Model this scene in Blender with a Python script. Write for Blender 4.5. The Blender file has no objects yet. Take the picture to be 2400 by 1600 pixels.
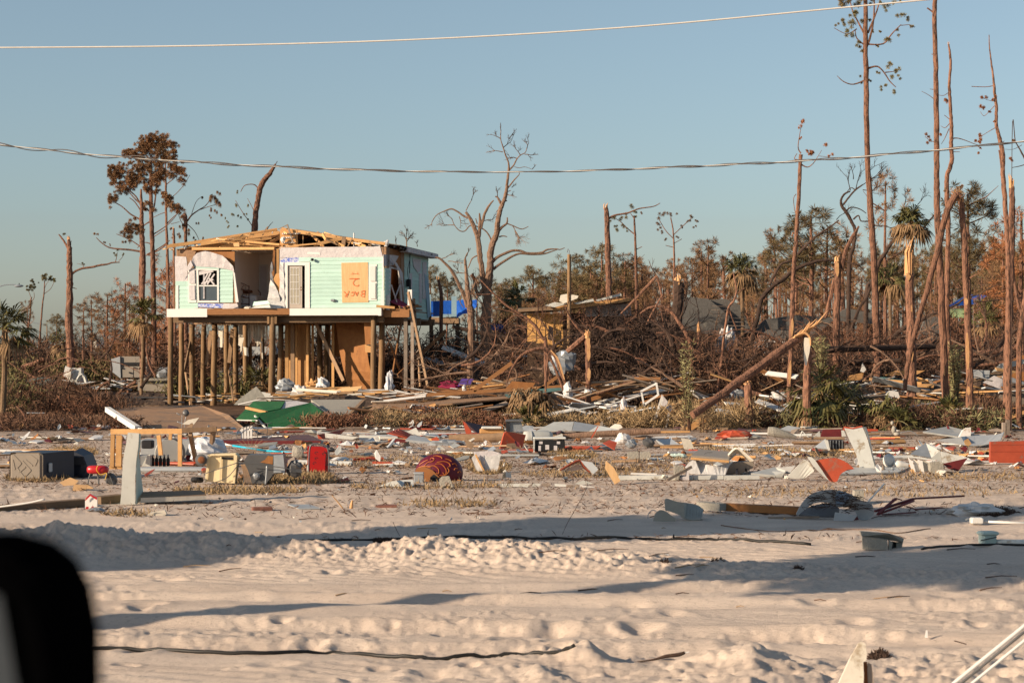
import bpy, math, random
import numpy as np
from mathutils import Vector, Matrix, Euler
random.seed(7)
sc = bpy.context.scene
R = math.radians
# --- camera
F = 70.0 / 36.0 * 2400.0
CZ = 2.2
HOR = 830.0
cd = bpy.data.cameras.new('camera'); cam = bpy.data.objects.new('camera', cd)
sc.collection.objects.link(cam); sc.camera = cam
cam.location = (0, 0, CZ); cam.rotation_euler = (R(90), 0, 0)
cd.lens = 70; cd.sensor_width = 36; cd.clip_start = 0.05; cd.clip_end = 6000
cd.shift_y = 30.0 / 2400.0
cd.dof.use_dof = True; cd.dof.focus_distance = 62; cd.dof.aperture_fstop = 7.5
# --- world and sun
SUN_ELEV = 19.0
SUN_A = 27.0            # degrees the sun stands behind the camera plane, on the left
w = bpy.data.worlds.new('World'); sc.world = w; w.use_nodes = True
nt = w.node_tree; nt.nodes.clear()
sky = nt.nodes.new('ShaderNodeTexSky'); sky.sky_type = 'NISHITA'; sky.sun_disc = False
sky.sun_elevation = R(SUN_ELEV)
sdir = Vector((-math.cos(R(SUN_A)) * math.cos(R(SUN_ELEV)), -math.sin(R(SUN_A)) * math.cos(R(SUN_ELEV)), math.sin(R(SUN_ELEV))))
sky.sun_rotation = math.atan2(sdir.x, sdir.y)
sky.air_density = 1.0; sky.dust_density = 0.85; sky.ozone_density = 3.2; sky.altitude = 0
hsv = nt.nodes.new('ShaderNodeHueSaturation'); hsv.inputs['Saturation'].default_value = 0.76; hsv.inputs['Hue'].default_value = 0.488
bg = nt.nodes.new('ShaderNodeBackground'); bg.inputs['Strength'].default_value = 0.071
wo = nt.nodes.new('ShaderNodeOutputWorld')
nt.links.new(sky.outputs[0], hsv.inputs['Color']); nt.links.new(hsv.outputs[0], bg.inputs['Color']); nt.links.new(bg.outputs[0], wo.inputs['Surface'])
sl = bpy.data.lights.new('sun', 'SUN'); sl.energy = 4.6; sl.angle = R(0.6); sl.color = (1.0, 0.80, 0.58)
so = bpy.data.objects.new('sun', sl); sc.collection.objects.link(so)
so.rotation_euler = (-sdir).to_track_quat('-Z', 'Y').to_euler(); so.location = sdir * 50
sc.view_settings.view_transform = 'Standard'; sc.view_settings.look = 'None'
sc.view_settings.gamma = 1; sc.view_settings.use_curve_mapping = False
sc.view_settings.exposure = 0.75
# --- noise and ground height
def _h(a, b, s):
    t = np.sin(a * 127.1 + b * 311.7 + s * 74.7) * 43758.5453
    return t - np.floor(t)
def vn(x, y, s=0):
    xi = np.floor(x); yi = np.floor(y); fx = x - xi; fy = y - yi
    fx = fx * fx * (3 - 2 * fx); fy = fy * fy * (3 - 2 * fy)
    a = _h(xi, yi, s); b = _h(xi + 1, yi, s); c = _h(xi, yi + 1, s); d = _h(xi + 1, yi + 1, s)
    return (a + (b - a) * fx) + ((c + (d - c) * fx) - (a + (b - a) * fx)) * fy
def fbm(x, y, s=0, o=4):
    r = 0; a = .5
    for i in range(o):
        r = r + a * (vn(x, y, s + i) - .5); x = x * 2.03 + 3.1; y = y * 2.03 - 1.7; a *= .5
    return r
def gauss(t, w_): return np.exp(-(t / w_) ** 2)
def sstep(e0, e1, t):
    t = np.clip((t - e0) / (e1 - e0), 0, 1); return t * t * (3 - 2 * t)
def gh(X, Y):
    X = np.asarray(X, float); Y = np.asarray(Y, float)
    Ys = np.maximum(Y, 2.0)
    u = 1200 + X / Ys * F
    near = 1 - sstep(30, 45, Y)
    rot = 0.16
    a = X * math.cos(rot) + Y * math.sin(rot); b = -X * math.sin(rot) + Y * math.cos(rot)
    h = fbm(a * .22, b * .8, 1, 3) * .10 * near + fbm(a * .6, b * 3.0, 5, 5) * .036 * near
    h = h + fbm(X * .05, Y * .08, 9, 3) * .25 * sstep(28, 60, Y)
    h = h + fbm(X * 3.1, Y * 4.3, 12, 5) * .026 * (.35 + .65 * near)
    rg = np.clip((fbm(X * .5, Y * 1.1, 14, 3) + .02) * 7, 0, 1) * near
    h = h + rg * (.030 * (vn(X * 9, Y * 13, 15) - .5) + .020 * (vn(X * 21, Y * 30, 16) - .5))
    m = np.clip((vn(X * .35, Y * .6, 21) - .45) * 3, 0, 1) * near
    h = h + m * .007 * np.sin((X * 2.2 + Y * 5.5 + 3 * fbm(X * .7, Y * .7, 23, 2)) * 6.28 * .9)
    for (x0, y0, sl_, amp, wd) in ((0, 16.2, -.16, .045, .16), (0, 17.9, -.10, .035, .14), (0, 18.8, .05, .035, .2), (0, 15.2, -.10, .03, .13)):
        yc = y0 + sl_ * X + .25 * fbm(X * .25, y0, 31, 2)
        h = h + amp * (gauss(Y - yc, wd) - .9 * gauss(Y - yc + .34, wd * 1.3)) * (.6 + .8 * vn(X * .8, yc, 33))
    yc = np.interp(u, [-600, 0, 700, 1150, 1700, 2400, 3200], [22.3, 22.0, 21.5, 21.2, 20.2, 19.5, 19.2]) + .3 * fbm(X * .5, 3, 41, 2)
    bh = np.interp(u, [-600, -50, 60, 130, 180, 300, 500, 740, 860, 950, 1150, 1350, 1600, 1900, 2400, 3200], [.2, .22, .27, .33, .30, .27, .26, .20, .17, .27, .26, .19, .11, .08, .07, .07])
    d = Y - yc
    prof = np.where(d > 0, gauss(d, .38), gauss(d, .75))
    cl = fbm(X * 1.7, Y * 2.0, 45, 3) + .5
    cl2 = fbm(X * 9.5, Y * 9.5, 47, 3) + .5; cl3 = vn(X * 26, Y * 26, 49)
    h = h + prof * bh * (.62 + .62 * cl)
    h = h + np.minimum(prof * 1.5, 1) * (.25 + bh) * (.11 * (cl2 - .5) + .11 * (vn(X * 17, Y * 17, 50) - .5) + .07 * (cl3 - .5) + .04 * (vn(X * 45, Y * 45, 52) - .5))
    r = np.interp(u, [-500, 0, 500, 780, 900, 1080, 1280, 1450, 1640, 1760, 1960, 2150, 2400, 3000], [.05, .05, .10, .10, .10, .35, .6, .45, .7, .8, .65, .75, .85, .85])
    edge = np.interp(u, [-500, 700, 1080, 1300, 1500, 1650, 1800, 2000, 2400, 3000], [13.5, 13.6, 14.4, 15.0, 14.2, 14.6, 14.8, 14.3, 14.9, 15.5])
    k = (1 - sstep(-.5, .15, Y - edge)) * r * sstep(6, 11, Y)
    c1 = np.abs(fbm(X * 1.3, Y * 1.6, 51, 4)) * 2; c2 = np.abs(fbm(X * 5, Y * 6, 53, 4)) * 2
    h = h + k * (.03 + .13 * c1 + .07 * c2 + .035 * (vn(X * 16, Y * 16, 57) - .5) + .02 * vn(X * 34, Y * 34, 58))
    h = h + k * .09 * gauss(X - (1760 - 1200) / F * 13.9, .28) * gauss(Y - 13.9, .35)
    h = h + .09 * gauss(X - (1372 - 1200) / F * 14.4, .11) * gauss(Y - 14.4, .09) * (.8 + .5 * vn(X * 20, Y * 14, 71)) + .10 * gauss(X - (1378 - 1200) / F * 14.2, .2) * gauss(Y - 14.2, .2)
    h = h + k * .10 * gauss(X - (1275 - 1200) / F * 13.5, .15) * gauss(Y - 13.5, .2)
    h = h + .35 * sstep(62, 80, Y) * np.clip(vn(X * .1, 2.2, 61), .2, 1) * (1 - sstep(84, 96, Y) * .5) * sstep(-8, 2, X)
    return h
def gz(x, y): return float(gh(np.array([x]), np.array([y]))[0])
def P(u, v, Y): return Vector(((u - 1200) / F * Y, Y, CZ - (v - HOR) / F * Y))
def gy(v): return CZ * F / (v - HOR)
def GP(u, v, dz=0):
    Y = gy(v); x = (u - 1200) / F * Y
    return Vector((x, Y, gz(x, Y) + dz))
def px(n, Y): return n * Y / F
# --- materials
MATS = {}
def mat(name, c1, c2=None, rough=.8, scale=4.0, bump=.0, bscale=None, vary=0.0, c3=None, s3=1.0, t3=.55, metal=0, stretch=(1, 1, 1), spec=.3, trans=0, sharp=.5, alpha=1):
    m = bpy.data.materials.new(name); m.use_nodes = True; n = m.node_tree.nodes; l = m.node_tree.links
    b = n['Principled BSDF']; b.inputs['Roughness'].default_value = rough; b.inputs['Metallic'].default_value = metal
    b.inputs['Specular IOR Level'].default_value = spec; b.inputs['Transmission Weight'].default_value = trans
    tc = n.new('ShaderNodeTexCoord'); mp = n.new('ShaderNodeMapping'); mp.inputs['Scale'].default_value = stretch
    l.new(tc.outputs['Object'], mp.inputs['Vector'])
    oi = n.new('ShaderNodeObjectInfo')
    va = n.new('ShaderNodeVectorMath'); va.operation = 'ADD'; sc_ = n.new('ShaderNodeVectorMath'); sc_.operation = 'SCALE'
    cx = n.new('ShaderNodeCombineXYZ')
    for i in range(3): l.new(oi.outputs['Random'], cx.inputs[i])
    l.new(cx.outputs[0], sc_.inputs[0]); sc_.inputs['Scale'].default_value = 17.0
    l.new(mp.outputs[0], va.inputs[0]); l.new(sc_.outputs[0], va.inputs[1])
    no = n.new('ShaderNodeTexNoise'); no.inputs['Scale'].default_value = scale; no.inputs['Detail'].default_value = 6; no.inputs['Roughness'].default_value = .65
    l.new(va.outputs[0], no.inputs['Vector'])
    rp = n.new('ShaderNodeMapRange'); rp.inputs['From Min'].default_value = .5 - sharp * .4; rp.inputs['From Max'].default_value = .5 + sharp * .4
    l.new(no.outputs['Fac'], rp.inputs['Value'])
    mx = n.new('ShaderNodeMix'); mx.data_type = 'RGBA'
    mx.inputs[6].default_value = (*c1, 1); mx.inputs[7].default_value = (*(c2 or c1), 1); l.new(rp.outputs[0], mx.inputs[0])
    out = mx.outputs[2]
    if c3:
        n3 = n.new('ShaderNodeTexNoise'); n3.inputs['Scale'].default_value = s3; n3.inputs['Detail'].default_value = 8; n3.inputs['Roughness'].default_value = .7
        l.new(va.outputs[0], n3.inputs['Vector'])
        r3 = n.new('ShaderNodeMapRange'); r3.inputs['From Min'].default_value = t3; r3.inputs['From Max'].default_value = t3 + .08
        l.new(n3.outputs['Fac'], r3.inputs['Value'])
        m3 = n.new('ShaderNodeMix'); m3.data_type = 'RGBA'; m3.inputs[7].default_value = (*c3, 1)
        l.new(out, m3.inputs[6]); l.new(r3.outputs[0], m3.inputs[0]); out = m3.outputs[2]
    if vary:
        hs = n.new('ShaderNodeHueSaturation'); mr = n.new('ShaderNodeMapRange'); mr.inputs['To Min'].default_value = 1 - vary; mr.inputs['To Max'].default_value = 1 + vary
        l.new(oi.outputs['Random'], mr.inputs['Value']); l.new(mr.outputs[0], hs.inputs['Value']); l.new(out, hs.inputs['Color']); out = hs.outputs[0]
    l.new(out, b.inputs['Base Color'])
    if alpha < 1: b.inputs['Alpha'].default_value = alpha
    if bump:
        bn = n.new('ShaderNodeTexNoise'); bn.inputs['Scale'].default_value = bscale or scale * 3; bn.inputs['Detail'].default_value = 6
        l.new(va.outputs[0], bn.inputs['Vector'])
        bu = n.new('ShaderNodeBump'); bu.inputs['Strength'].default_value = min(1, bump); bu.inputs['Distance'].default_value = .03
        l.new(bn.outputs['Fac'], bu.inputs['Height']); l.new(bu.outputs[0], b.inputs['Normal'])
    MATS[name] = m
    return m
mat('lumber', (.62, .36, .15), (.46, .25, .10), scale=3, vary=.28, stretch=(1, 1, 1), bump=.2)
mat('old_and_shaded_lumber', (.30, .19, .11), (.20, .13, .08), scale=3, vary=.4, bump=.4)
mat('grey_lumber', (.27, .22, .18), (.17, .13, .10), scale=4, vary=.3, bump=.4)
mat('treated', (.30, .14, .055), (.22, .10, .04), scale=5, vary=.1, stretch=(1, 1, 6), c3=(.12, .06, .03), s3=2, t3=.62)
mat('pile', (.26, .16, .08), (.17, .10, .05), scale=5, stretch=(3, 3, .5), bump=.5, vary=.15, c3=(.09, .055, .03), s3=3, t3=.6)
mat('ply', (.52, .29, .12), (.42, .22, .085), scale=3, stretch=(4, 4, .6), vary=.1, c3=(.32, .16, .06), s3=1.5, t3=.6)
mat('ply_orange', (.34, .15, .05), (.24, .10, .035), scale=3, stretch=(2, 2, .8), bump=.2, c3=(.15, .07, .03), s3=1.6, t3=.6)
mat('ply_pale', (.66, .43, .22), (.55, .33, .15), scale=4, stretch=(6, 6, .5), c3=(.42, .22, .09), s3=2, t3=.64)
mat('osb', (.36, .21, .12), (.23, .14, .08), scale=6, bump=.3, c3=(.19, .13, .09), s3=.8, t3=.52, vary=.1)
mat('mint', (.44, .63, .56), (.39, .57, .505), rough=.6, scale=2, vary=.07, c3=(.33, .46, .41), s3=2.2, t3=.61)
mat('white', (.66, .64, .61), (.60, .58, .55), rough=.6, scale=3, vary=.12, c3=(.36, .28, .21), s3=3, t3=.6)
mat('trim', (.70, .68, .65), (.66, .64, .61), rough=.55, scale=3)
mat('wrap', (.58, .54, .54), (.46, .43, .44), rough=.6, scale=6, bump=1.0, bscale=5, sharp=.8)
mat('wrap_blue', (.62, .64, .72), (.06, .12, .50), rough=.6, scale=9, stretch=(1, 1, 3), sharp=.15, bump=.6)
mat('offwhite', (.66, .61, .52), (.56, .51, .43), rough=.7, scale=5, vary=.2, c3=(.35, .28, .2), s3=3, t3=.62, bump=.2)
mat('beige_wall', (.80, .71, .62), (.76, .67, .58), rough=.9, scale=2)
mat('door_leaf', (.42, .36, .31), (.38, .33, .28), rough=.5, scale=2)
mat('curtain', (.40, .36, .27), (.22, .19, .15), rough=.3, scale=2, stretch=(8, 8, .5), spec=.8)
mat('dark_glass', (.03, .045, .06), (.05, .07, .09), rough=.15, scale=2, spec=.8)
mat('black', (.012, .012, .014), (.02, .02, .024), rough=.7, scale=5, vary=.2)
mat('near_black', (.0012, .0012, .0014), rough=.9, spec=.0)
mat('orange_spray', (.75, .13, .03), (.65, .12, .03), rough=.8, scale=20)
mat('iron', (.16, .06, .035), (.09, .045, .03), rough=.8, scale=12, vary=.1)
mat('red_sheet', (.46, .085, .04), (.33, .06, .03), rough=.5, scale=3, vary=.2, c3=(.26, .13, .09), s3=3, t3=.58)
mat('dark_red', (.14, .02, .02), (.09, .015, .018), rough=.5, scale=4, vary=.1)
mat('sheet_grey', (.42, .44, .45), (.34, .36, .38), rough=.4, scale=3, vary=.25, c3=(.28, .25, .22), s3=3, t3=.6)
mat('sheet_white', (.60, .60, .56), (.46, .46, .43), rough=.5, scale=2, vary=.2, c3=(.30, .24, .17), s3=3, t3=.58)
mat('concrete', (.36, .33, .28), (.28, .26, .22), rough=.9, scale=12, bump=.6, bscale=40, vary=.12)
mat('green_turf', (.02, .15, .045), (.012, .10, .03), rough=.95, scale=9, bump=.6, c3=(.12, .10, .05), s3=7, t3=.58)
mat('plum_wood', (.12, .06, .06), (.08, .04, .045), rough=.6, scale=3, stretch=(1, 6, 6), vary=.12, bump=.2)
mat('blue_tarp', (.015, .08, .38), (.02, .12, .52), rough=.35, scale=4, bump=.8, bscale=5)
mat('pale_blue_paint', (.28, .42, .50), (.24, .37, .45), rough=.6, scale=3)
mat('shingle', (.13, .12, .11), (.09, .085, .08), rough=.9, scale=10, bump=.5, c3=(.2, .18, .15), s3=2, t3=.62)
mat('khaki_plastic', (.24, .20, .16), (.20, .17, .14), rough=.6, scale=4)
mat('navy_and_shade_plastic', (.012, .016, .03), (.016, .02, .035), rough=.45, scale=4, spec=.5)
mat('red_paint', (.45, .014, .02), (.36, .012, .016), rough=.35, scale=4, spec=.5)
mat('red_chair', (.40, .012, .012), (.30, .012, .012), rough=.4, scale=4)
mat('fridge_cream', (.74, .62, .40), (.66, .53, .32), rough=.6, scale=4, c3=(.32, .15, .06), s3=5, t3=.62)
mat('steel_dark', (.07, .07, .075), (.10, .10, .10), rough=.4, scale=5, vary=.2, spec=.6, c3=(.20, .10, .05), s3=2.5, t3=.62)
mat('steel', (.35, .37, .39), (.25, .27, .29), rough=.35, scale=6, vary=.15, metal=.3)
mat('rust', (.26, .10, .04), (.15, .06, .03), rough=.9, scale=8, vary=.2)
mat('clear_plastic', (.60, .62, .66), (.48, .49, .53), rough=.25, scale=5, bump=1.0, bscale=4, spec=.7, sharp=.9)
mat('bag_white', (.62, .61, .60), (.48, .47, .46), rough=.45, scale=6, bump=.8, bscale=6)
mat('tarp_grey', (.33, .32, .28), (.26, .25, .22), rough=.6, scale=4, bump=.6, bscale=6)
mat('rug_red', (.16, .012, .03), (.42, .14, .03), rough=.5, scale=6, sharp=.08)
mat('umber_hide', (.36, .15, .05), (.28, .11, .04), rough=.5, scale=3)
mat('cardboard', (.52, .34, .18), (.44, .28, .15), rough=.9, scale=4, vary=.15)
mat('brick', (.24, .11, .08), (.18, .08, .06), rough=.9, scale=14, bump=.5)
mat('cable', (.012, .012, .012), (.02, .018, .016), rough=.5, scale=8)
mat('wire_light', (.70, .66, .60), (.60, .56, .5), rough=.5, scale=8)
mat('wire_dark', (.10, .09, .085), (.14, .12, .11), rough=.6, scale=8)
mat('bark', (.27, .135, .085), (.12, .06, .04), rough=.95, scale=6, stretch=(2.5, 2.5, .8), bump=1.0, bscale=11, vary=.2, c3=(.06, .035, .025), s3=6, t3=.53)
mat('bark_grey', (.25, .155, .105), (.13, .08, .055), rough=.95, scale=6, stretch=(2.5, 2.5, .7), bump=.8, bscale=12, vary=.15)
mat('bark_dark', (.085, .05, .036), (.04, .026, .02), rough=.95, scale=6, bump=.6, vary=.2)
mat('split_wood', (.66, .40, .20), (.46, .22, .09), rough=.85, scale=9, stretch=(4, 4, .5), bump=.3)
mat('needles_brown', (.27, .145, .072), (.17, .10, .048), rough=.85, scale=1.2, vary=.3)
mat('needles_olive', (.15, .14, .055), (.20, .14, .06), rough=.85, scale=1.2, vary=.25)
mat('needles_rust', (.34, .14, .06), (.25, .10, .04), rough=.85, scale=1.2, vary=.2)
mat('palm_green', (.07, .085, .028), (.15, .115, .04), rough=.6, scale=2, vary=.2)
mat('palm_dry', (.27, .17, .085), (.17, .10, .05), rough=.8, scale=3, vary=.2)
mat('palm_trunk', (.26, .17, .10), (.16, .10, .06), rough=.95, scale=8, stretch=(1, 1, 3), bump=1, vary=.1)
mat('twigs_brown', (.18, .095, .058), (.05, .028, .019), rough=.95, scale=3, vary=.15, c3=(.32, .23, .16), s3=8, t3=.6)  # dark tone paints the shaded gaps of the brush into the twigs
mat('twigs_pale', (.36, .25, .15), (.26, .17, .10), rough=.95, scale=2, vary=.2)
mat('dry_grass', (.36, .25, .13), (.19, .13, .075), rough=.95, scale=2.5, vary=.15, c3=(.12, .08, .05), s3=5, t3=.58)
mat('green_grass', (.13, .14, .045), (.20, .17, .06), rough=.9, scale=1.5, vary=.2)
mat('leaf_rust', (.20, .085, .045), (.08, .04, .025), rough=.85, scale=3, c3=(.26, .17, .11), s3=7, t3=.58)
mat('asphalt', (.07, .07, .075), (.05, .05, .055), rough=.9, scale=6)
mat('boat_white', (.62, .61, .58), (.56, .55, .52), rough=.3, scale=2, spec=.5)
mat('generator_grey', (.30, .26, .22), (.26, .23, .19), rough=.6, scale=2, vary=.02)
mat('yellow_sheathing', (.66, .37, .13), (.56, .30, .10), rough=.85, scale=2, stretch=(1, 1, 2), c3=(.34, .17, .06), s3=2, t3=.62)
mat('teal_sheet', (.10, .20, .20), (.07, .14, .15), rough=.5, scale=3)
mat('cyan_pole', (.02, .42, .60), (.02, .36, .52), rough=.4, scale=3)
mat('seafoam', (.20, .45, .36), (.6, .6, .2), rough=.6, scale=.8)
mat('violet_plastic', (.10, .06, .30), (.09, .05, .26), rough=.5, scale=3)
mat('rug_magenta', (.22, .015, .05), (.16, .01, .04), rough=.9, scale=8)
mat('yellow_plastic', (.75, .45, .03), (.65, .38, .03), rough=.4)
mat('lamp_grey', (.22, .25, .28), (.18, .20, .23), rough=.5)
mat('mirror_glass', (.14, .18, .22), rough=.08, metal=1.0)
mat('pale_green', (.42, .52, .48), (.36, .46, .42), rough=.6, scale=3)
def M(n): return MATS[n]
# --- mesh building
C = sc.collection
class MB:
    def __init__(s): s.v = []; s.f = []
    def add(s, vs, fs):
        k = len(s.v); s.v.extend([tuple(p) for p in vs]); s.f.extend([tuple(i + k for i in q) for q in fs]); return s
    def box(s, a, b):
        x0, y0, z0 = a; x1, y1, z1 = b
        return s.add([(x0, y0, z0), (x1, y0, z0), (x1, y1, z0), (x0, y1, z0), (x0, y0, z1), (x1, y0, z1), (x1, y1, z1), (x0, y1, z1)],
                     [(0, 3, 2, 1), (4, 5, 6, 7), (0, 1, 5, 4), (1, 2, 6, 5), (2, 3, 7, 6), (3, 0, 4, 7)])
    def beam(s, a, b, w_, h_, up=(0, 0, 1)):
        a = Vector(a); b = Vector(b); d = (b - a).normalized(); up = Vector(up)
        x = d.cross(up)
        if x.length < .05: x = d.cross(Vector((1, 0.2, 0)))
        x.normalize(); y = x.cross(d).normalized(); x *= w_ / 2; y *= h_ / 2
        return s.add([a - x - y, a + x - y, a + x + y, a - x + y, b - x - y, b + x - y, b + x + y, b - x + y],
                     [(0, 3, 2, 1), (4, 5, 6, 7), (0, 1, 5, 4), (1, 2, 6, 5), (2, 3, 7, 6), (3, 0, 4, 7)])
    def tube(s, pts, rad, n=7, cap=True, rough=0.0, rnd=None):
        pts = [Vector(p) for p in pts]
        if not hasattr(rad, '__len__'): rad = [rad] * len(pts)
        k = len(s.v); ref = Vector((.13, -.97, .2))
        for i, p in enumerate(pts):
            d = (pts[min(i + 1, len(pts) - 1)] - pts[max(i - 1, 0)])
            d = d.normalized() if d.length > 1e-9 else Vector((0, 0, 1))
            x = d.cross(ref)
            if x.length < .1: x = d.cross(Vector((.9, .3, .1)))
            x.normalize(); y = d.cross(x)
            for j in range(n):
                t = 2 * math.pi * j / n; rr = rad[i] * (1 + (rough * (random.random() - .5) if rough else 0))
                s.v.append(tuple(p + x * (math.cos(t) * rr) + y * (math.sin(t) * rr)))
        for i in range(len(pts) - 1):
            for j in range(n):
                a = k + i * n + j; b = k + i * n + (j + 1) % n
                s.f.append((a, b, b + n, a + n))
        if cap:
            s.f.append(tuple(k + j for j in reversed(range(n)))); s.f.append(tuple(k + (len(pts) - 1) * n + j for j in range(n)))
        return s
    def slab(s, pts, th, dirn=None):
        pts = [Vector(p) for p in pts]; nn = Vector((0, 0, 0)); m = len(pts)
        for i in range(m):
            a = pts[i]; b = pts[(i + 1) % m]
            nn += Vector(((a.y - b.y) * (a.z + b.z), (a.z - b.z) * (a.x + b.x), (a.x - b.x) * (a.y + b.y)))
        if nn.length < 1e-12: nn = Vector((0, -1, 0))
        nn.normalize()
        if dirn: nn = Vector(dirn).normalized()
        q = [p - nn * th for p in pts]
        return s.add(pts + q, [tuple(range(m)), tuple(reversed(range(m, 2 * m)))] + [(i, i + m, (i + 1) % m + m, (i + 1) % m) for i in range(m)])
    def loft(s, A, B, th):
        A = [Vector(p) for p in A]; B = [Vector(p) for p in B]; m = len(A)
        ns = []
        for i in range(m):
            t = (A[min(i + 1, m - 1)] - A[max(i - 1, 0)] + B[min(i + 1, m - 1)] - B[max(i - 1, 0)]); c = t.cross(B[i] - A[i])
            ns.append(c.normalized() * th if c.length > 1e-9 else Vector((0, th, 0)))
        vs = A + B + [a + ns[i] for i, a in enumerate(A)] + [b + ns[i] for i, b in enumerate(B)]
        fs = []
        for i in range(m - 1):
            fs += [(i, i + 1, m + i + 1, m + i), (2 * m + i, 3 * m + i, 3 * m + i + 1, 2 * m + i + 1), (i, 2 * m + i, 2 * m + i + 1, i + 1), (m + i, m + i + 1, 3 * m + i + 1, 3 * m + i)]
        fs += [(0, m, 3 * m, 2 * m), (m - 1, 3 * m - 1, 4 * m - 1, 2 * m - 1)]
        return s.add(vs, fs)
    def lathe(s, c, prof, n=16, axis=(0, 0, 1)):
        c = Vector(c); ax = Vector(axis).normalized(); x = ax.cross(Vector((.3, .9, .2))).normalized(); y = ax.cross(x); k = len(s.v)
        for (r, h) in prof:
            for j in range(n):
                t = 2 * math.pi * j / n
                s.v.append(tuple(c + ax * h + x * (r * math.cos(t)) + y * (r * math.sin(t))))
        for i in range(len(prof) - 1):
            for j in range(n):
                a = k + i * n + j; b = k + i * n + (j + 1) % n; s.f.append((a, b, b + n, a + n))
        s.f.append(tuple(k + j for j in reversed(range(n)))); s.f.append(tuple(k + (len(prof) - 1) * n + j for j in range(n)))
        return s
    def blob(s, c, size, nu=12, nv=8, amp=.25, freq=2.0, seed=0, floor=None, power=1.0):
        c = Vector(c); k = len(s.v)
        for i in range(nv + 1):
            ph = math.pi * i / nv
            for j in range(nu):
                t = 2 * math.pi * j / nu
                d = Vector((math.sin(ph) * math.cos(t), math.sin(ph) * math.sin(t), math.cos(ph)))
                q = abs(float(fbm(np.array([d.x * freq + seed * 3.3 + d.z * 1.7]), np.array([d.y * freq + d.z * freq * .8 - seed]), seed, 3)[0]))
                r = 1 + amp * (q * 4 - .8)
                sg = lambda a: math.copysign(abs(a) ** power, a)
                p = Vector((sg(d.x) * size[0] * r, sg(d.y) * size[1] * r, sg(d.z) * size[2] * r)) + c
                if floor is not None and p.z < floor: p.z = floor
                s.v.append(tuple(p))
        for i in range(nv):
            for j in range(nu):
                a = k + i * nu + j; b = k + i * nu + (j + 1) % nu; s.f.append((a, a + nu, b + nu, b))
        return s
    def rbox(s, c, size, r=.02, rot=None):
        """box with chamfered edges"""
        hx, hy, hz = [q / 2 for q in size]; vs = []
        rings = [(-hz, r), (-hz + r, 0), (hz - r, 0), (hz, r)]
        for (z, ins) in rings:
            ax, ay = hx - ins, hy - ins
            for (sx, sy) in ((1, 1), (-1, 1), (-1, -1), (1, -1)):
                if sx * sy > 0: o = [(ax, ay - r), (ax - r, ay)]
                else: o = [(ax - r, ay), (ax, ay - r)]
                for (ox, oy) in o: vs.append(Vector((sx * ox, sy * oy, z)))
        mt = rot if rot is not None else Matrix.Identity(3)
        vs = [mt @ q + Vector(c) for q in vs]; fs = []
        for i in range(3):
            for j in range(8): fs.append((i * 8 + j, i * 8 + (j + 1) % 8, (i + 1) * 8 + (j + 1) % 8, (i + 1) * 8 + j))
        fs += [tuple(reversed(range(8))), tuple(range(24, 32))]
        return s.add(vs, fs)
    def obox(s, c, size, rot):
        hx, hy, hz = [q / 2 for q in size]; c = Vector(c)
        vs = [rot @ Vector((x, y, z)) + c for (x, y, z) in ((-hx, -hy, -hz), (hx, -hy, -hz), (hx, hy, -hz), (-hx, hy, -hz), (-hx, -hy, hz), (hx, -hy, hz), (hx, hy, hz), (-hx, hy, hz))]
        return s.add(vs, [(0, 3, 2, 1), (4, 5, 6, 7), (0, 1, 5, 4), (1, 2, 6, 5), (2, 3, 7, 6), (3, 0, 4, 7)])
def np_mesh(name, V, Fq):
    me = bpy.data.meshes.new(name); me.from_pydata(V, [], Fq); me.update(); return me
def smooth(o):
    me = o.data
    me.polygons.foreach_set('use_smooth', [True] * len(me.polygons)); return o
def part(name, mb, mname, parent, sm=False, label=None, kind=None):
    """mesh written in world coordinates (or parent-local when parent['local'] is set) becomes a child"""
    V = mb.v
    if parent.get('_w', 1):
        L = parent.location
        if parent.parent is not None and parent.parent.get('_w', 1): L = parent.parent.location + parent.location
        V = [(p[0] - L.x, p[1] - L.y, p[2] - L.z) for p in V]
    me = bpy.data.meshes.new(name); me.from_pydata(V, [], mb.f); me.update()
    o = bpy.data.objects.new(name, me); C.objects.link(o); o.parent = parent
    me.materials.append(M(mname))
    if label: o['label'] = label
    if kind: o['kind'] = kind
    if sm: smooth(o)
    if not parent.get('_w', 1): o['_w'] = 0
    return o
def thing(name, label, cat, loc, rz=0, group=None, local=False):
    o = bpy.data.objects.new(name, None); C.objects.link(o); o.empty_display_size = .2
    o.location = loc; o.rotation_euler = (0, 0, rz); o['label'] = label; o['category'] = cat
    if group: o['group'] = group
    if local: o['_w'] = 0
    return o
def solo(name, mb, mname, label, cat, group=None, sm=False, kind=None):
    xs = [p[0] for p in mb.v]; ys = [p[1] for p in mb.v]; zs = [p[2] for p in mb.v]
    L = Vector(((min(xs) + max(xs)) / 2, (min(ys) + max(ys)) / 2, min(zs)))
    me = bpy.data.meshes.new(name); me.from_pydata([(p[0] - L.x, p[1] - L.y, p[2] - L.z) for p in mb.v], [], mb.f); me.update()
    me.materials.append(M(mname))
    o = bpy.data.objects.new(name, me); o.location = L; C.objects.link(o)
    if kind: o['kind'] = kind
    if label: o['label'] = label
    if cat: o['category'] = cat
    if group: o['group'] = group
    if sm: smooth(o)
    return o
def copy_tree(o, parent=None):
    c = o.copy(); C.objects.link(c)
    if parent is not None: c.parent = parent
    for ch in list(o.children): copy_tree(ch, c)
    return c
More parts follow.
